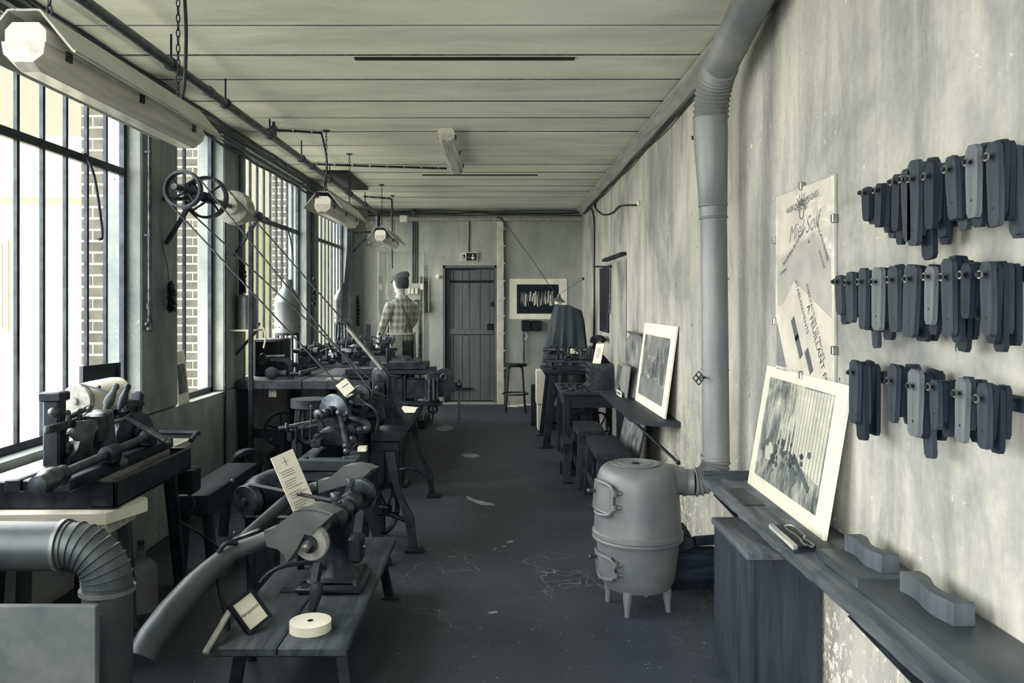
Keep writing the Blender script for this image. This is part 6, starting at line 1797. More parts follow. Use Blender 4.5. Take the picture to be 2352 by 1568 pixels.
# ------------------------------------------------------------------ upper shelf with its pictures
us = thing('picture_shelf', 'dark plank shelf with rounded corner and iron strut holding the pictures', 'shelf', (1.05, 6.5, 0.68))
B().prism([(0, 5.42), (0, 7.39), (-0.30, 7.39), (-0.30, 5.68), (-0.285, 5.60), (-0.24, 5.50), (-0.17, 5.44)], (XR - 0.001, 0, 0.689), (1, 0, 0), (0, 1, 0), 0.032).build('board', 'wood_dark_y', us)
for y in (5.75, 7.2):
    B().tube([(0.93, y, 0.672), (XR - 0.012, y - 0.02 if y > 6 else y - 0.30, 0.43)], 0.010, 8).build('strut', 'iron_black', us)
    B().ball((XR - 0.012, y - 0.02 if y > 6 else y - 0.30, 0.43), 0.016).build('strut_foot', 'iron_black', us)
ZS = 0.7065
P3 = photo_mat('photo_print_tools', 3, 45, 195, (14, 14, 1.0), 120)
r_, BLq, ux, up, nz, Wq, Hq = leaning('leaning_photograph', 'large white bordered photograph of hanging tools leaning on the picture shelf', (1.098, 6.66, ZS), (1.118, 5.56, ZS), (0.10, -0.16, 1), 0.645, (0.10, 0.13, 0.07, 0.09), 0.012, 'paper', P3)
rnd = random.Random(12)
MAT['print_mid'] = plain('mid_grey_print', 112, 140, 6, 0.5, 0, 0.3, 0)
def pblob(pts, m, e=0.003): B().prism(pts, BLq + nz * e, ux, up, 0.0006).build('print_or_glare_shape', m, r_)
pblob([(0.15, 0.07), (Wq - 0.14, 0.07), (Wq - 0.14, 0.19), (Wq * 0.75, 0.225), (Wq * 0.5, 0.235), (Wq * 0.3, 0.21), (0.15, 0.16)], 'print_mid', 0.0026)
pblob([(0.30, 0.40), (0.60, 0.40), (0.66, 0.55), (0.36, 0.55)], 'print_mid', 0.0026)
for i in range(26):
    x0_ = 0.14 + (Wq - 0.32) * i / 26 + rnd.uniform(-.01, .01)
    y0_ = 0.22 + rnd.uniform(0, .06)
    L = rnd.uniform(0.08, 0.19)
    w_ = rnd.uniform(0.012, 0.03)
    pblob([(x0_, y0_), (x0_ + w_, y0_), (x0_ + w_ + .004, y0_ + L), (x0_ + .004, y0_ + L)], rnd.choice(['print_mid', 'zinc', 'ink_grey', 'trousers', 'print_mid']), 0.0032 + 0.00002 * i)
# curled poster behind it
cu_ = thing('curled_poster', 'unframed poster with curled top edge leaning behind the white bordered photograph', 'poster', (1.12, 7.0, ZS))
g = []
for i in range(12):
    f = i / 11
    row = []
    for j in range(9):
        y = 7.37 - j * 0.09
        x = 1.085 + 0.085 * f + 0.012 * math.sin(j * 0.9 + f * 3)
        z = ZS + 0.01 + 0.55 * f
        if f > 0.93: x -= 0.05; z -= 0.012
        if j < 2 and 0.6 < f < 0.9: x -= 0.02
        row.append(V((x, y, z)))
    g.append(row)
B().sheet(g).build('sheet', photo_mat('photo_print_poster', 5, 70, 165, (3, 3, 1)), cu_)
leaning('small_photograph', 'small photograph leaning at the far end of the picture shelf', (1.03, 7.37, ZS), (1.02, 7.12, ZS), (0.12, -0.03, 1), 0.24, (0.015, 0.015, 0.015, 0.015), 0.008, 'zinc', photo_mat('photo_print_small', 6, 50, 150))
leaning('glossy_print', 'pale glossy print standing before the curled poster', (1.035, 7.10, ZS), (1.04, 6.72, ZS), (0.12, 0, 1), 0.27, (0.01, 0.01, 0.01, 0.01), 0.006, 'zinc', photo_mat('photo_print_gloss', 8, 105, 165, (2, 2, 1)))
leaning('caption_card', 'long white caption card at the foot of the glossy print', (1.005, 7.06, ZS), (1.01, 6.82, ZS), (0.02, 0, 1), 0.045, (0.03, 0.03, 0.012, 0.012), 0.004, 'paper', 'ink_grey', None, 'sign')
# picture leaning below the shelf
leaning('floor_picture', 'large dark picture leaning against the wall below the picture shelf', (0.955, 6.85, 0.16), (0.97, 6.0, 0.16), (0.22, 0, 1), 0.52, (0.03, 0.03, 0.03, 0.03), 0.012, 'wood_mid_y', photo_mat('photo_print_floor', 11, 60, 150, (2, 2, 2)))
B().box((0.93, 6.05, 0.0), (1.17, 6.80, 0.159), 0.006).build('low_crate', 'wood_dark_y', label='low dark crate under the leaning floor picture', cat='box')

# benches under the shelf
def bench(name, label, x0, x1, y0, y1, z, splay=0.05, mat='wood_dark'):
    t = thing(name, label, 'bench', ((x0 + x1) / 2, (y0 + y1) / 2, 0))
    b = B()
    b.prism([(x0, y0), (x1, y0 + 0.01), (x1 + 0.004, (y0 + y1) / 2), (x1 - .006, y1), (x0 + .008, y1), (x0 - .004, (y0 + y1) / 2)], (0, 0, z - 0.02), (1, 0, 0), (0, 1, 0), 0.04)
    b.build('seat', mat + '_y', t)
    for x, s in ((x0 + 0.035, -1), (x1 - 0.035, 1)):
        for y, sy in ((y0 + 0.09, -1), (y1 - 0.09, 1)):
            B().bar((x, y, z - 0.03), (x + s * splay * 0.6, y + sy * 0.05, 0), 0.045, 0.05, (0, 1, 0), 0.004).build('leg', mat + '_z', t)
    for y in (y0 + 0.07, y1 - 0.07):
        B().box((x0 + 0.01, y - 0.015, z - 0.12), (x1 - 0.01, y + 0.015, z - 0.04), 0.003).build('cross_rail', mat + '_x', t)
    B().box((x0 + 0.005, y0 + 0.08, 0.13), (x0 + 0.03, y1 - 0.08, 0.19), 0.003).build('stretcher', mat + '_y', t)
bench('saw_bench', 'worn dark saw bench with splayed legs before the low crate', 0.665, 0.905, 5.62, 6.42, 0.455)
bench('saw_bench', 'second dark saw bench nested behind the worn one under the picture shelf', 0.62, 0.84, 6.52, 7.10, 0.47)
bench('step_stool', 'small low step stool against the tool table leg', 0.515, 0.59, 6.75, 7.2, 0.33, 0.02)

# ------------------------------------------------------------------ stove
SXc, SYc = 0.675, 4.02
so = thing('stove', 'grey cast iron wood stove with two latched doors on slim legs', 'stove', (SXc, SYc, 0))
def ring_s(z, r, back=1.0, n=40):
    out = []
    for k in range(n):
        t = k * 2 * PI / n
        out.append(V((SXc + math.cos(t) * r, SYc + math.sin(t) * r * back, z)))
    return out
up_ = [(0.375, 0.216), (0.395, 0.213), (0.50, 0.207), (0.60, 0.200), (0.65, 0.194), (0.680, 0.182), (0.698, 0.162), (0.706, 0.135), (0.707, 0.02)]
B().loft([ring_s(z, r) for z, r in up_]).build('upper_body', 'stove', so)
lo_ = [(0.100, 0.05), (0.102, 0.125), (0.112, 0.160), (0.145, 0.180), (0.20, 0.189), (0.28, 0.197), (0.335, 0.203), (0.345, 0.206)]
B().loft([ring_s(z, r) for z, r in lo_]).build('lower_body', 'stove', so)
B().loft([ring_s(z, r) for z, r in ((0.336, 0.205), (0.340, 0.218), (0.350, 0.2225), (0.358, 0.216), (0.364, 0.2225), (0.380, 0.2225), (0.388, 0.214))]).build('belt_rim', 'stove', so)
ct = V((SXc - 0.01, SYc - 0.005, 0.707))
lid = B().lathe(ct, [(0.012, 0.001), (0.04, 0.002), (0.118, 0.003), (0.120, 0.0005)], (0, 0, 1), 36).build('lid', 'stove', so)
for r in (0.120, 0.112, 0.082, 0.074):
    B().torus(ct + V((0, 0, 0.002)), (0, 0, 1), r, 0.0028, 40, 6).build('lid_ring', 'stove', lid)
B().torus(ct + V((0, 0, 0.002)), (0, 0, 1), 0.018, 0.004, 18, 6).bar(ct + V((-0.012, 0, 0.004)), ct + V((0.012, 0, 0.004)), 0.006, 0.004).build('lid_grip', 'iron', lid)
# legs
for a_ in (-2.05, -0.45, 1.1, 2.65):
    dx, dy = math.cos(a_), math.sin(a_)
    b = B()
    b.tube([(SXc + dx * 0.135, SYc + dy * 0.135, 0.125), (SXc + dx * 0.148, SYc + dy * 0.148, 0.09), (SXc + dx * 0.150, SYc + dy * 0.150, 0.045), (SXc + dx * 0.155, SYc + dy * 0.155, 0.0)], [0.03, 0.024, 0.017, 0.013], 10)
    b.build('leg', 'stove', so)
# doors on the left front, with looped hinge and latch bars
def stove_door(zc, hh, aw, a0, rad):
    b = B()
    rows = []
    for i in range(7):
        z = zc - hh + 2 * hh * i / 6
        r = rad(z)
        rows.append([V((SXc + math.cos(a0 + aw * t) * r, SYc + math.sin(a0 + aw * t) * r, z)) for t in [(-1 + 2 * j / 10) for j in range(11)]])
    outer = rows
    inner = [[SXY_in(p) for p in row] for row in rows]
    b.sheet(outer)
    d = b.build('door', 'stove', so)
    edge = [rows[0][j] for j in range(11)] + [rows[i][10] for i in range(1, 7)] + [rows[6][j] for j in range(9, -1, -1)] + [rows[i][0] for i in range(5, 0, -1)]
    B().tube(edge, 0.007, 6, True).build('door_edge', 'stove', d)
    return d
def SXY_in(p): return p
def rad_up(z): return 0.216 - (z - 0.375) * 0.07 + 0.006
def rad_lo(z): return 0.186 + (z - 0.15) * 0.09 + 0.006
AD = PI + 0.62
stove_door(0.56, 0.065, 0.42, AD - 0.28, rad_up)
stove_door(0.23, 0.055, 0.42, AD - 0.28, rad_lo)
def loop(zc, h, rad, a0):
    def q(a, z, e=0.02): return V((SXc + math.cos(a) * (rad(z) + e), SYc + math.sin(a) * (rad(z) + e), z))
    pts = [q(a0 - 0.55, zc + h, .012), q(a0 - 0.35, zc + h * 1.02), q(a0 - 0.08, zc + h * 0.92), q(a0 + 0.03, zc + h * 0.6), q(a0 + 0.03, zc), q(a0 + 0.03, zc - h * 0.6), q(a0 - 0.08, zc - h * 0.95), q(a0 - 0.35, zc - h * 1.05), q(a0 - 0.55, zc - h, .012)]
    B().tube(pts, 0.0085, 8, False, 4).build('hinge_loop', 'stove', so)
    for s in (-0.45, 0.45):
        c = q(a0 + 0.05, zc + s * h, 0.012)
        B().lathe(c - V((0, 0, 0.014)), [(0.008, 0), (0.016, 0.002), (0.016, 0.026), (0.008, 0.028)], (0, 0, 1), 12).obox(c + V((0.02, 0.004, 0)), (0.045, 0.022, 0.02), None, 0.005).build('hinge_knuckle', 'stove', so)
    B().cyl(q(a0 + 0.05, zc - 0.75 * h, 0.012), q(a0 + 0.05, zc + 0.75 * h, 0.012), 0.006).build('hinge_pin', 'iron_worn', so)
loop(0.565, 0.075, rad_up, -2.30)
loop(0.235, 0.055, rad_lo, -2.30)
for z, rd_ in ((0.575, rad_up), (0.25, rad_lo)):
    a_ = PI + 0.05
    c = V((SXc + math.cos(a_) * rd_(z), SYc + math.sin(a_) * rd_(z), z))
    B().cyl(c, c + V((-0.03, -0.01, 0.004)), 0.008).ball(c + V((-0.034, -0.011, 0.004)), 0.011).build('door_latch', 'iron_worn', so)
# flue neck on the stove
NZ = 0.612
B().loft([[V((SXc + 0.10 + x, SYc + 0.02 + y * 0.09 * k, 0.62 + z * 0.068 * k)) for y, z in [(math.cos(t), math.sin(t)) for t in [i * 2 * PI / 20 for i in range(20)]]] for x, k in ((0, 1.25), (0.08, 1.15), (0.135, 0.95))]).build('flue_neck', 'stove', so)

# ------------------------------------------------------------------ flue pipe
fp = thing('stove_pipe', 'tall grey stove pipe rising from the stove up the right wall', 'pipe', (1.06, 4.03, 0.6))
PXc, PYc, PR = 1.066, 4.03, 0.068
B().cyl((SXc + 0.225, SYc + 0.015, NZ), (0.955, PYc - .005, NZ), 0.064, None, 28).build('horizontal_pipe', 'pipe', fp)
B().ring((SXc + 0.232, SYc + 0.015, NZ), (1, 0, 0), 0.069, 0.063, 0.012, 28).build('seam_ring', 'pipe', fp)
# corrugated elbow
cen = V((0.955, PYc, NZ + 0.111))
ng = 10
rings = []
for i in range(ng * 2 + 1):
    a_ = -PI / 2 + PI / 2 * i / (ng * 2)
    rr = PR + (0.004 if i % 2 else -0.006)
    er = V((math.cos(a_), 0, math.sin(a_)))
    rings.append([cen + er * (0.111 + math.cos(t) * rr) + V((0, math.sin(t) * rr, 0)) for t in [k * 2 * PI / 28 for k in range(28)]])
B().loft(rings, True, False).build('corrugated_elbow', 'pipe', fp, angle=0.25)
zj = P(0, 492, 4.0).z
B().cyl((PXc, PYc, cen.z), (PXc - 0.012, PYc, zj), 0.066, 0.064, 30).build('lower_pipe', 'pipe', fp)
B().lathe((PXc - 0.012, PYc, zj - 0.02), [(0.064, 0), (0.070, 0.003), (0.070, 0.008), (0.066, 0.012), (0.067, 0.06), (0.072, 0.064), (0.072, 0.07), (0.069, 0.074), (0.074, 0.20), (0.080, 0.34), (0.084, 0.42), (0.083, 0.50)], (-0.035, 0, 1), 32).build('upper_pipe', 'pipe', fp)
for py in (640, 850, 1050):
    z = P(0, py, 4.0).z
    B().ring((PXc - 0.006, PYc, z), (0, 0, 1), 0.0695, 0.064, 0.006, 30).build('seam_ring', 'pipe', fp)
# upper corrugated elbow turning towards the viewer
t0 = V((PXc - 0.026, PYc, zj + 0.47))
dirs = V((0.03, -0.955, 0.30)).normalized()
rings = []
rbend = 0.24
side = V((0, -1, 0))
amax = math.acos(max(-1, min(1, V((0, 0, 1)).dot(dirs))))
axis = V((0, 0, 1)).cross(dirs).normalized()
cb_ = t0 + (dirs - V((0, 0, 1)) * dirs.z).normalized() * rbend
for i in range(23):
    a_ = amax * i / 22
    R = Matrix.Rotation(a_, 3, axis)
    cpt = cb_ + R @ (t0 - cb_)
    rr = 0.083 + (0.006 if i % 2 else -0.004)
    u = axis
    w_ = R @ (t0 - cb_).normalized()
    rings.append([cpt + (u * math.cos(t) + w_ * math.sin(t)) * rr for t in [k * 2 * PI / 30 for k in range(30)]])
    last = cpt
B().loft(rings, True, False).build('corrugated_elbow', 'pipe', fp, angle=0.25)
wd = R @ V((0, 0, 1))
B().cyl(last - wd * 0.01, last + wd * 1.3, 0.0815, 0.0815, 32).ring(last + wd * 0.16, wd, 0.0835, 0.081, 0.006, 32).build('upper_run', 'pipe', fp)
# damper key
kc = P(1605, 868, 3.95)
B().bar(kc + V((0.012, 0, 0)), (PXc - 0.064, 4.0, kc.z), 0.008, 0.008).build('damper_stem', 'iron', fp)
for i in range(2):
    for j in range(2):
        c = kc + V(((i - j) * 0.0145, 0, (i + j - 1) * 0.0145 * 1.2))
        pts = [c + V((0.013 * math.cos(t), 0, 0.016 * math.sin(t))) for t in (0, PI / 2, PI, 3 * PI / 2)]
        B().tube(pts, 0.004, 6, True).build('damper_key', 'iron', fp)

# firewood
lg = thing('log', 'thick split log lying behind the stove', 'log', (0.95, 3.95, 0))
MAT['bark'] = wood('rough_bark', 20, 60, 3.0, 0, 0.9, 0.1, 1.0)
def log(root, p0, p1, r, seed):
    rnd_ = random.Random(seed)
    p0, p1 = V(p0), V(p1)
    R = frame_to(p1 - p0)
    off = [rnd_.uniform(0.88, 1.08) for _ in range(18)]
    rings = []
    for f in (0, 0.03, 0.35, 0.7, 0.97, 1):
        k = 0.93 if f in (0, 1) else 1
        rings.append([p0.lerp(p1, f) + R @ V((math.cos(t * 2 * PI / 18) * r * off[t] * k, math.sin(t * 2 * PI / 18) * r * off[t] * k, 0)) for t in range(18)])
    B().loft(rings).build('bark', 'bark', root)
    B().cyl(p0 - (p1 - p0).normalized() * 0.003, p0 + (p1 - p0).normalized() * 0.01, r * 0.85, r * 0.85, 16).build('cut_end', 'wood_dark_x', root)
log(lg, (0.83, 4.30, 0.104), (1.145, 4.34, 0.104), 0.10, 1)
ROOT[lg.name] = ROOT[lg.name]
lg2 = thing('log', 'short round log resting on top of the thick split log', 'log', (1.0, 4.33, 0.2))
log(lg2, (0.97, 4.26, 0.245), (0.985, 4.50, 0.25), 0.042, 2)
lg3 = thing('log', 'flat chunk of firewood beside the short round log', 'log', (1.05, 4.33, 0.2))
log(lg3, (1.03, 4.33, 0.232), (1.15, 4.36, 0.232), 0.03, 4)

# ------------------------------------------------------------------ lower wall shelf, crate and things on it
ZL = 0.69
sh = thing('wall_shelf', 'long worn plank shelf along the right wall beside the stove pipe', 'shelf', (1.07, 2.6, 0.66))
N = 40
rows = []
edge = []
for i in range(N + 1):
    y = 3.74 - (3.74 - 1.2) * i / N
    edge.append((0.932 + random.uniform(-0.004, 0.004), y))
b = B()
rings = []
for x, y in edge:
    rings.append([V((x + random.uniform(0, .005), y, ZL - 0.028)), V((x - random.uniform(0, .004), y, ZL - 0.006)), V((x + 0.007 + random.uniform(0, .004), y, ZL)), V((XR - 0.001, y, ZL)), V((XR - 0.001, y, ZL - 0.03))])
b.loft(rings)
MAT['shelf_wood'] = wood('worn_shelf_plank', 40, 108, 2.6, 1, 0.6, 0.3, 0.5, 40)
b.build('plank', 'shelf_wood', sh)
B().box((0.93, 3.742, ZL - 0.02), (XR - 0.003, 3.765, ZL + 0.035), 0.004).build('end_strip', 'wood_mid_x', sh)
for y in (3.60, 2.2):
    B().bar((0.95, y, ZL - 0.032), (XR - 0.004, y - 0.0, 0.40), 0.025, 0.02, (0, 1, 0)).build('bracket', 'iron', sh)
MAT['crate_wood'] = wood('dark_crate_boards', 22, 58, 3.0, 2)
cr = thing('wooden_crate', 'upright dark wooden crate standing under the long plank shelf', 'box', (1.05, 3.25, 0))
B().box((0.905, 2.99, 0.552), (XR - 0.004, 3.50, 0.58), 0.004).build('lid_board', 'shelf_wood', cr)
B().box((0.915, 3.00, 0.0), (0.937, 3.49, 0.551), 0.003).build('side_board', 'crate_wood', cr)
B().box((0.938, 3.012, 0.0), (XR - 0.012, 3.03, 0.551), 0.003).build('front_board', 'crate_wood', cr)
B().box((0.925, 3.005, 0.0), (0.937, 3.02, 0.551)).build('corner_batten', 'wood_pale_z', cr)
B().box((XR - 0.025, 3.031, 0.0), (XR - 0.006, 3.49, 0.551), 0.003).build('side_board', 'crate_wood', cr)

# thin dark mat, jig with wire outline, board with curved blocks
B().prism([(1675, 1122), (1700, 1121)], (0, 0, 0), (1, 0, 0), (0, 1, 0), 0.0) if False else None
m_ = [PZ(1674, 1123, ZL + 0.001), PZ(1706, 1121, ZL + 0.001), PZ(1758, 1161, ZL + 0.001), PZ(1712, 1160, ZL + 0.001)]
B().loft([m_, [p + V((0, 0, 0.003)) for p in m_]]).build('dark_mat', 'iron', label='thin dark mat lying on the plank shelf before the framed photograph', cat='mat')
jg2 = thing('comb_jig', 'flat wooden comb jig with raised wire outline on the plank shelf', 'tool', (1.02, 2.82, ZL))
def ps(px, py, dz=0.0): return PZ(px, py, ZL + dz)
base_poly = [ps(1765, 1210, .012), ps(1808, 1206, .012), ps(1872, 1257, .012), ps(1822, 1263, .012)]
B().loft([[p - V((0, 0, 0.011)) for p in base_poly], [p + V((0, 0, 0.006)) for p in base_poly]]).build('base', 'wood_mid_y', jg2)
e0 = [ps(1766, 1211, .018), ps(1774, 1209, .018), ps(1832, 1260, .018), ps(1822, 1263, .018)]
B().loft([e0, [p + V((0, 0, 0.012)) for p in e0]]).build('guide_strip', 'wood_pale_y', jg2)
out = [(1802, 1207), (1818, 1206), (1832, 1214), (1842, 1224), (1848, 1230), (1846, 1236), (1860, 1244), (1869, 1254), (1858, 1254), (1844, 1248), (1838, 1238), (1824, 1226), (1808, 1216)]
B().tube([ps(x, y, 0.026) for x, y in out], 0.0035, 6, True, 3).build('wire_outline', 'steel', jg2)
B().bar(ps(1836, 1258, .022), ps(1873, 1256, .022), 0.008, 0.012).build('end_bar', 'iron_black', jg2)

for (ya_, yb_, lab) in ((2.30, 2.585, 'far grey board under the first curved block on the plank shelf'), (1.5, 2.297, 'near grey board under the second curved block on the plank shelf')):
    B().box((1.005, ya_, ZL + 0.001), (XR - 0.004, yb_, ZL + 0.031), 0.003).build('mounting_board', 'zinc_dark', label=lab, cat='board')
ZB2 = ZL + 0.0315
MAT['block_wood'] = wood('smooth_block_wood', 62, 90, 2.0, 2, 0.5, 0.3, 0.1)
def curved_block(name, quad_, label, h):
    """S-curved wooden block: centre line given by two end points on the board"""
    p0, p1 = V(quad_[0]), V(quad_[1])
    dvv = (p1 - p0)
    L = dvv.length
    dvv.normalize()
    nn = V((-dvv.y, dvv.x, 0))
    prof = []
    M_ = 28
    front, back = [], []
    for i in range(M_ + 1):
        t = i / M_
        c = 0.011 * math.sin(t * 2 * PI * 1.05 + 0.6)
        wv = 0.021 + 0.005 * math.cos(t * 2 * PI)
        front.append(p0 + dvv * L * t + nn * (c - wv))
        back.append(p0 + dvv * L * t + nn * (c + wv))
    poly = front + back[::-1]
    b = B()
    b.loft([[V((p.x, p.y, p.z)) for p in poly], [V((p.x, p.y, p.z + h - 0.004)) for p in poly], [V((p.x * .97 + (p0.x + p1.x) * .015, p.y * .97 + (p0.y + p1.y) * .015, p.z + h)) for p in poly]])
    b.build(name, 'block_wood', label=label, cat='block', angle=0.9)
c0, c1 = PZ(1945, 1283, ZB2), PZ(2015, 1322, ZB2)
curved_block('curved_block', ((1.10, 2.56, ZB2), (1.115, 2.345, ZB2)), 'first curved wooden forming block farther along the plank shelf', 0.052)
curved_block('curved_block', ((1.098, 2.20, ZB2), (1.108, 1.96, ZB2)), 'second curved wooden forming block at the near end of the plank shelf', 0.055)

# big framed photograph on the shelf, workshop picture
MAT['print_glare_pale'] = plain('pale_print_and_glare', 185, 210, 8, 0.5, 0, 0.3, 0)
PW = photo_mat('photo_print_workshop', 21, 50, 205, (10, 10, 1.5), 125)
r_, BLq, ux, up, nz, Wq, Hq = leaning('workshop_photograph', 'large white bordered photograph of the workshop under glass leaning on the plank shelf', (1.112, 3.667, ZL + 0.0005), (1.098, 2.77, ZL + 0.0005), (0.085, -0.01, 0.53), 0.535, (0.075, 0.10, 0.06, 0.045), 0.012, 'paper', PW, None, 'picture', True)
def blob(pts, m, e=0.0032, nm='print_or_glare_shape'): B().prism(pts, BLq + nz * e, ux, up, 0.0006).build(nm, m, r_)
rnd = random.Random(44)
# the printed workshop view: bright barred window, machines, round floor light
blob([(0.50, 0.20), (0.79, 0.16), (0.79, 0.485), (0.50, 0.485)], 'print_glare_pale', 0.0026)  # bright window reflection in the glass, put into the picture as pale colour
for i in range(9):
    x0_ = 0.515 + 0.031 * i
    blob([(x0_, 0.17), (x0_ + 0.003, 0.17), (x0_ + 0.007, 0.485), (x0_ + 0.004, 0.485)], 'ink_grey', 0.0030, 'print_or_glare_bar')
for i in range(6):
    x0_ = 0.30 + 0.035 * i + rnd.uniform(-.005, .005)
    blob([(x0_, 0.22), (x0_ + rnd.uniform(.006, .018), 0.22), (x0_ + 0.016, 0.36 + 0.02 * (i % 3)), (x0_ + 0.004, 0.36)], rnd.choice(['print_glare_pale', 'foam', 'zinc']), 0.0030, 'print_or_glare_bar')
blob([(0.22 + 0.05 * math.cos(t), 0.185 + 0.04 * math.sin(t)) for t in [k * 0.7 for k in range(9)]], 'print_glare_pale', 0.0032)
for i in range(34):
    x0_, y0_ = rnd.gauss(0.40, 0.11), rnd.gauss(0.20, 0.035)
    x0_ = min(max(x0_, 0.12), 0.74)
    rr = rnd.uniform(0.008, 0.026)
    n_ = rnd.randint(4, 7)
    blob([(x0_ + rr * math.cos(k * 2 * PI / n_) * rnd.uniform(.6, 1.5), y0_ + rr * math.sin(k * 2 * PI / n_) * rnd.uniform(.5, 1.2)) for k in range(n_)], rnd.choice(['zinc_dark', 'trousers', 'trousers', 'ink_grey', 'zinc']), 0.0034 + 0.00002 * i)
blob([(0.52, 0.20), (0.70, 0.115), (0.71, 0.135), (0.53, 0.22)], 'trousers', 0.0042)
blob([(0.48, 0.16), (0.54, 0.10), (0.57, 0.13), (0.52, 0.18)], 'ink_grey', 0.0042)

# clip framed poster on the wall
py0, py1, pz0, pz1 = 2.90, 3.525, 1.215, 1.96
ps_ = thing('clip_frame_poster', 'clip framed sheet of old comb factory letterheads under wrinkled film', 'poster', (XR, 3.2, pz0))
xw = XR - 0.002
B().box((xw - 0.006, py0, pz0), (xw, py1, pz1)).build('backing', 'wood_pale_z', ps_)
B().box((xw - 0.009, py0 + 0.005, pz0 + 0.005), (xw - 0.0065, py1 - 0.005, pz1 - 0.005)).build('sheet', 'plaster_white', ps_)
g = [[V((xw - 0.014 - 0.004 * math.sin(9 * i + 5 * math.sin(j * 1.1)) * math.sin(j * 0.8 + i), py1 - 0.002 - (py1 - py0 - 0.004) * j / 22, pz0 + 0.002 + (pz1 - pz0 - 0.004) * i / 26)) for j in range(23)] for i in range(27)]
B().sheet(g).build('clear_film', 'foil', ps_)
for (y, z) in ((py0, 1.80), (py0, 1.33), (py1, 1.77), (py1, 1.42), ((py0 + py1) / 2, pz1), ((py0 + py1) / 2, pz0)):
    B().box((xw - 0.020, y - 0.010, z - 0.016), (xw - 0.001, y + 0.010, z + 0.016), 0.003).build('spring_clip', 'steel', ps_)
def pt(y, z): return V((xw - 0.0102, y, z))
UY = V((0, -1, 0))
def rotd(a): return V((0, -math.cos(a), math.sin(a))), V((0, math.sin(a), math.cos(a)))
def ptx(s, size, fy, fz, a, m='ink', sh=0.0):
    u, v_ = rotd(a)
    text(s, size, pt(py1 - fy * (py1 - py0), pz0 + fz * (pz1 - pz0)), u, v_, m, ps_, 'lettering', 'CENTER', sh)
MAT['letter_tan'] = plain('tanned_letter_paper', 158, 180, 6, 0.7, 0, 0.3, 0)
def letter_sheet(poly, m, e):
    B().prism([((py1 - py0) * fy, (pz1 - pz0) * fz) for fy, fz in poly], (xw - 0.0092 - e, py1, pz0), (0, -1, 0), (0, 0, 1), 0.0004).build('letterhead', m, ps_)
letter_sheet([(0.02, 0.30), (0.22, 0.02), (0.02, 0.02)], 'print_mid', 0.0)
letter_sheet([(0.04, 0.62), (0.70, 0.74), (0.95, 0.60), (0.97, 0.30), (0.40, 0.42), (0.05, 0.36)], 'letter_tan', 0.0001)
letter_sheet([(0.05, 0.30), (0.36, 0.50), (0.98, 0.30), (0.98, 0.02), (0.26, 0.02)], 'print_glare_pale', 0.0003)
letter_sheet([(0.06, 0.64), (0.08, 0.95), (0.94, 0.98), (0.96, 0.76), (0.60, 0.74)], 'print_glare_pale', 0.0003)
ptx('FABRIQUE DE PEIGNES', 0.034, 0.5, 0.91, 0.10)
ptx('Miel Solf', 0.092, 0.52, 0.775, 0.12, 'print_mid', 0.45)
for k in range(15):
    a = 0.35 + k * 0.17
    u, v_ = rotd(0)
    o_ = pt(py1 - 0.50 * (py1 - py0), pz0 + 0.855 * (pz1 - pz0))
    d_ = u * math.cos(a) + v_ * math.sin(a)
    B().bar(o_ + d_ * 0.03, o_ + d_ * (0.06 + 0.02 * (k % 2)), 0.0008, 0.004, d_.cross(V((1, 0, 0)))).build('printed_ray', 'ink_grey', ps_)
B().torus(pt(py1 - 0.50 * (py1 - py0), pz0 + 0.855 * (pz1 - pz0)), (1, 0, 0), 0.022, 0.002, 20, 4).build('emblem', 'ink_grey', ps_)
ptx('Manufacture de Fabrication', 0.026, 0.36, 0.685, 0.50)
ptx('de', 0.024, 0.62, 0.70, 0.1)
ptx('FABRIQUE DE PEIGNES', 0.020, 0.82, 0.70, -0.95)
ptx('DUCLOS', 0.022, 0.82, 0.60, -0.95)
ptx('Gustave', 0.024, 0.16, 0.56, 0.25)
ptx('MANUFACTURE DE PEIGNES', 0.026, 0.72, 0.29, -1.02)
ptx('ETABLISSEMENTS', 0.032, 0.50, 0.36, -1.02)
ptx('A. FEUILLANT FILS', 0.046, 0.76, 0.16, -1.02)
for i, (fy, fz, a) in enumerate(((0.45, 0.15, -1.0), (0.62, 0.08, -1.0), (0.38, 0.24, -1.0))):
    u, v_ = rotd(a)
    B().prism([(-0.05, -0.02), (0.05, -0.02), (0.05, 0.02), (-0.05, 0.02)], pt(py1 - fy * (py1 - py0), pz0 + fz * (pz1 - pz0)), u, v_, 0.0008).build('engraving', 'ink_grey', ps_)

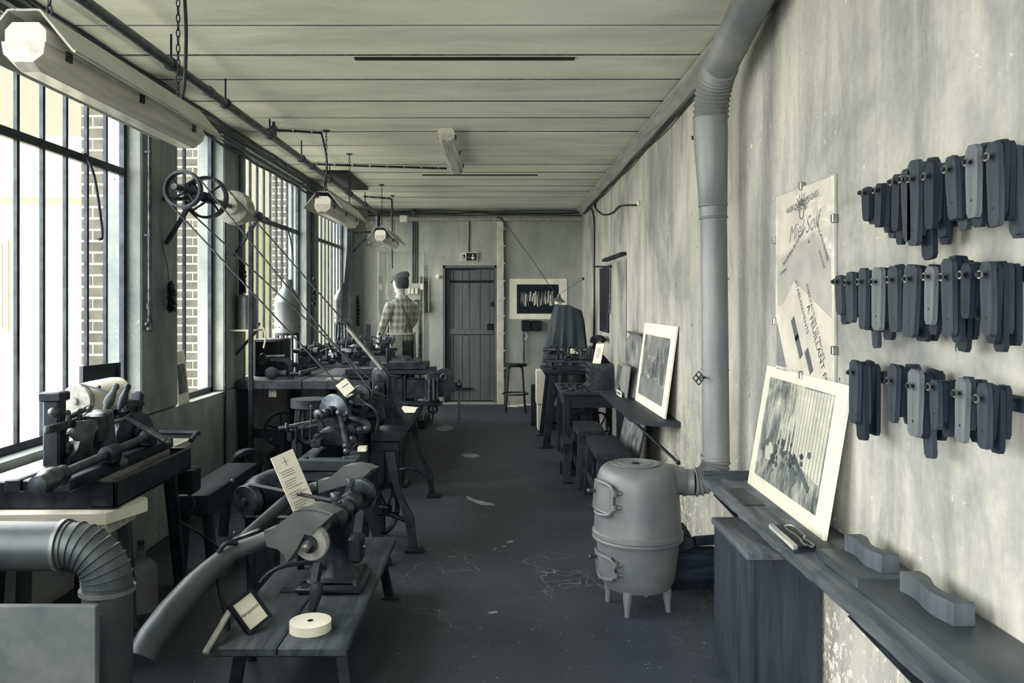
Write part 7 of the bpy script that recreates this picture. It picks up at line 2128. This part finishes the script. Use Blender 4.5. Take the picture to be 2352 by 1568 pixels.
# ------------------------------------------------------------------ wooden templates on pegs
for k, (a, b) in enumerate((((1.19, 1.60), (1.19, 2.47)), ((1.19, 1.60), (1.19, 2.62)), ((1.19, 1.60), (1.19, 2.55)))):
    z = (1.795, 1.565, 1.268)[k]
    B().box((XR - 0.022, a[1], z - 0.018), (XR - 0.001, b[1], z + 0.018), 0.003).build('peg_rail', 'wood_dark_y', label=['upper', 'middle', 'lower'][k] + ' dark wooden peg rail carrying the comb templates on the right wall', cat='rail')
MAT['tpl_a'] = wood('template_wood_dark', 14, 40, 3.5, 2, 0.5, 0.3, 0.2)
MAT['tpl_b'] = wood('template_wood_brown', 32, 68, 3.5, 2, 0.5, 0.3, 0.2)
MAT['tpl_c'] = wood('template_wood_grey', 74, 118, 3.5, 2, 0.5, 0.3, 0.2)
XT = 1.105
def template(xc, yc, ztop, zbot, w, tilt, th, mat, label, group, pegz, round_=0.012):
    """flat template hanging in the plane of the wall, turned about the peg"""
    L = ztop - zbot
    u = V((0, -1, 0))
    poly = [(-w * 0.46, -L + round_), (-w * 0.28, -L), (w * 0.30, -L), (w * 0.44, -L + round_), (w * 0.5, -L * 0.45), (w * 0.5, -round_), (w * 0.30, -0.001), (-w * 0.25, 0), (-w * 0.5, -round_), (-w * 0.52, -L * 0.4)]
    ca, sa_ = math.cos(tilt), math.sin(tilt)
    off = ztop - pegz
    pts = []
    for x, y in poly:
        y2 = y + off
        pts.append((x * ca - y2 * sa_, x * sa_ + y2 * ca))
    t = thing('comb_template', label, 'template', V((xc, yc, zbot)), group)
    bl_ = B().prism(pts, (xc, yc, pegz), (0, -1, 0), (0, 0, 1), th).build('blade', mat, t)
    y2 = -L + 0.04 + off
    hx_, hz_ = -y2 * sa_, y2 * ca
    c = V((xc - th / 2, yc - hx_, pegz + hz_))
    B().cyl(c + V((-0.0006, 0, 0)), c + V((0.001, 0, 0)), 0.0035, None, 8).build('hole', 'iron_black', bl_)
def peg(px, py, n_back, front, labels, group, seed, pl=0.018):
    rnd_ = random.Random(seed)
    c = PX(px, py, XT)
    sc_y = XT * K / c.y / c.y            # pixels per metre along the wall
    sc_z = K / c.y
    top, bot, wpx, tilt, m_ = front
    zt_, zb_ = EYE - (top - CY) / sc_z, EYE - (bot - CY) / sc_z
    w = wpx / sc_y
    pz = c.z
    template(XT, c.y, zt_, zb_, w, tilt, 0.013, m_, labels[0], group, pz)
    for i in range(n_back):
        L = (zt_ - zb_) * rnd_.uniform(0.8, 1.25)
        zt2 = pz + (zt_ - pz) * rnd_.uniform(0.7, 1.15)
        xx = XT + 0.0145 * (i + 1)
        template(xx, c.y + rnd_.uniform(-.002, .002), zt2, zt2 - L, w * rnd_.uniform(0.8, 1.1), rnd_.uniform(-0.10, 0.12), 0.0125, rnd_.choice(['tpl_a', 'tpl_a', 'tpl_b']), labels[1], group, pz)
    p_ = thing('peg', labels[2], 'peg', c, group)
    B().cyl((XR - 0.022, c.y, c.z), (XT - 0.007 - pl, c.y, c.z), 0.0042, None, 8).build('bolt', 'iron_black', p_)
    B().ring((XT - 0.009 - pl * 0.6, c.y, c.z), (1, 0, 0), 0.0105, 0.004, 0.003, 16).build('washer', 'steel', p_)
    B().cyl((XT - 0.011 - pl * 0.6, c.y, c.z), (XT - 0.017 - pl * 0.6, c.y, c.z), 0.0065, None, 6).build('nut', 'iron', p_)
rows = [
 ('top', [(1992, 443, 4, 430, 507, 17, 0.05, 'tpl_a'), (2022, 437, 3, 421, 522, 15, -0.06, 'tpl_a'), (2062, 418, 4, 400, 530, 17, -0.04, 'tpl_a'), (2084, 412, 3, 388, 554, 20, 0.07, 'tpl_b'), (2103, 411, 3, 367, 564, 26, -0.03, 'tpl_b'), (2139, 405, 4, 372, 526, 21, 0.0, 'tpl_a'), (2188, 389, 4, 358, 505, 24, 0.10, 'tpl_b'), (2237, 372, 4, 332, 500, 27, 0.01, 'tpl_c'), (2285, 360, 4, 325, 520, 27, 0.04, 'tpl_b')]),
 ('middle', [(1929, 647, 2, 632, 722, 15, 0.10, 'tpl_b'), (1955, 649, 3, 624, 741, 17, 0.05, 'tpl_b'), (1985, 647, 4, 615, 756, 17, -0.01, 'tpl_b'), (2018, 647, 4, 613, 758, 22, -0.02, 'tpl_c'), (2055, 642, 4, 610, 762, 22, 0.04, 'tpl_b'), (2096, 640, 4, 607, 774, 30, -0.08, 'tpl_b'), (2140, 635, 4, 611, 745, 21, -0.04, 'tpl_c'), (2180, 636, 4, 593, 771, 26, 0.04, 'tpl_b'), (2224, 631, 4, 604, 731, 22, -0.03, 'tpl_a'), (2270, 630, 4, 600, 770, 26, 0.03, 'tpl_b')]),
 ('bottom', [(1965, 855, 4, 827, 972, 20, -0.03, 'tpl_b'), (2054, 874, 4, 836, 970, 20, -0.05, 'tpl_b'), (2104, 886, 4, 848, 1002, 27, -0.04, 'tpl_c'), (2150, 888, 4, 872, 985, 19, 0.03, 'tpl_b'), (2212, 903, 4, 868, 1016, 24, -0.03, 'tpl_c'), (2262, 915, 3, 880, 1030, 24, 0.02, 'tpl_b')]),
]
tone = {'tpl_a': 'blackish', 'tpl_b': 'dark grey', 'tpl_c': 'pale grey'}
ordn = ['first', 'second', 'third', 'fourth', 'fifth', 'sixth', 'seventh', 'eighth', 'ninth', 'tenth']
for rn, pegs in rows:
    for i, (px, py, nb, tp, bt, wpx, tilt, m_) in enumerate(pegs):
        peg(px, py, nb, (tp, bt, wpx, tilt, m_), (tone[m_] + ' foremost comb template on the ' + ordn[i] + ' peg from the poster, ' + rn + ' rail', 'dark comb template behind the foremost on the ' + ordn[i] + ' peg from the poster, ' + rn + ' rail', 'bolt with bright washer, ' + ordn[i] + ' peg from the poster on the ' + rn + ' rail'), 'comb templates and pegs of the ' + rn + ' rail', 100 * len(rn) + i)
SC.cycles.max_bounces = 10
SC.cycles.diffuse_bounces = 8
SC.cycles.transparent_max_bounces = 16
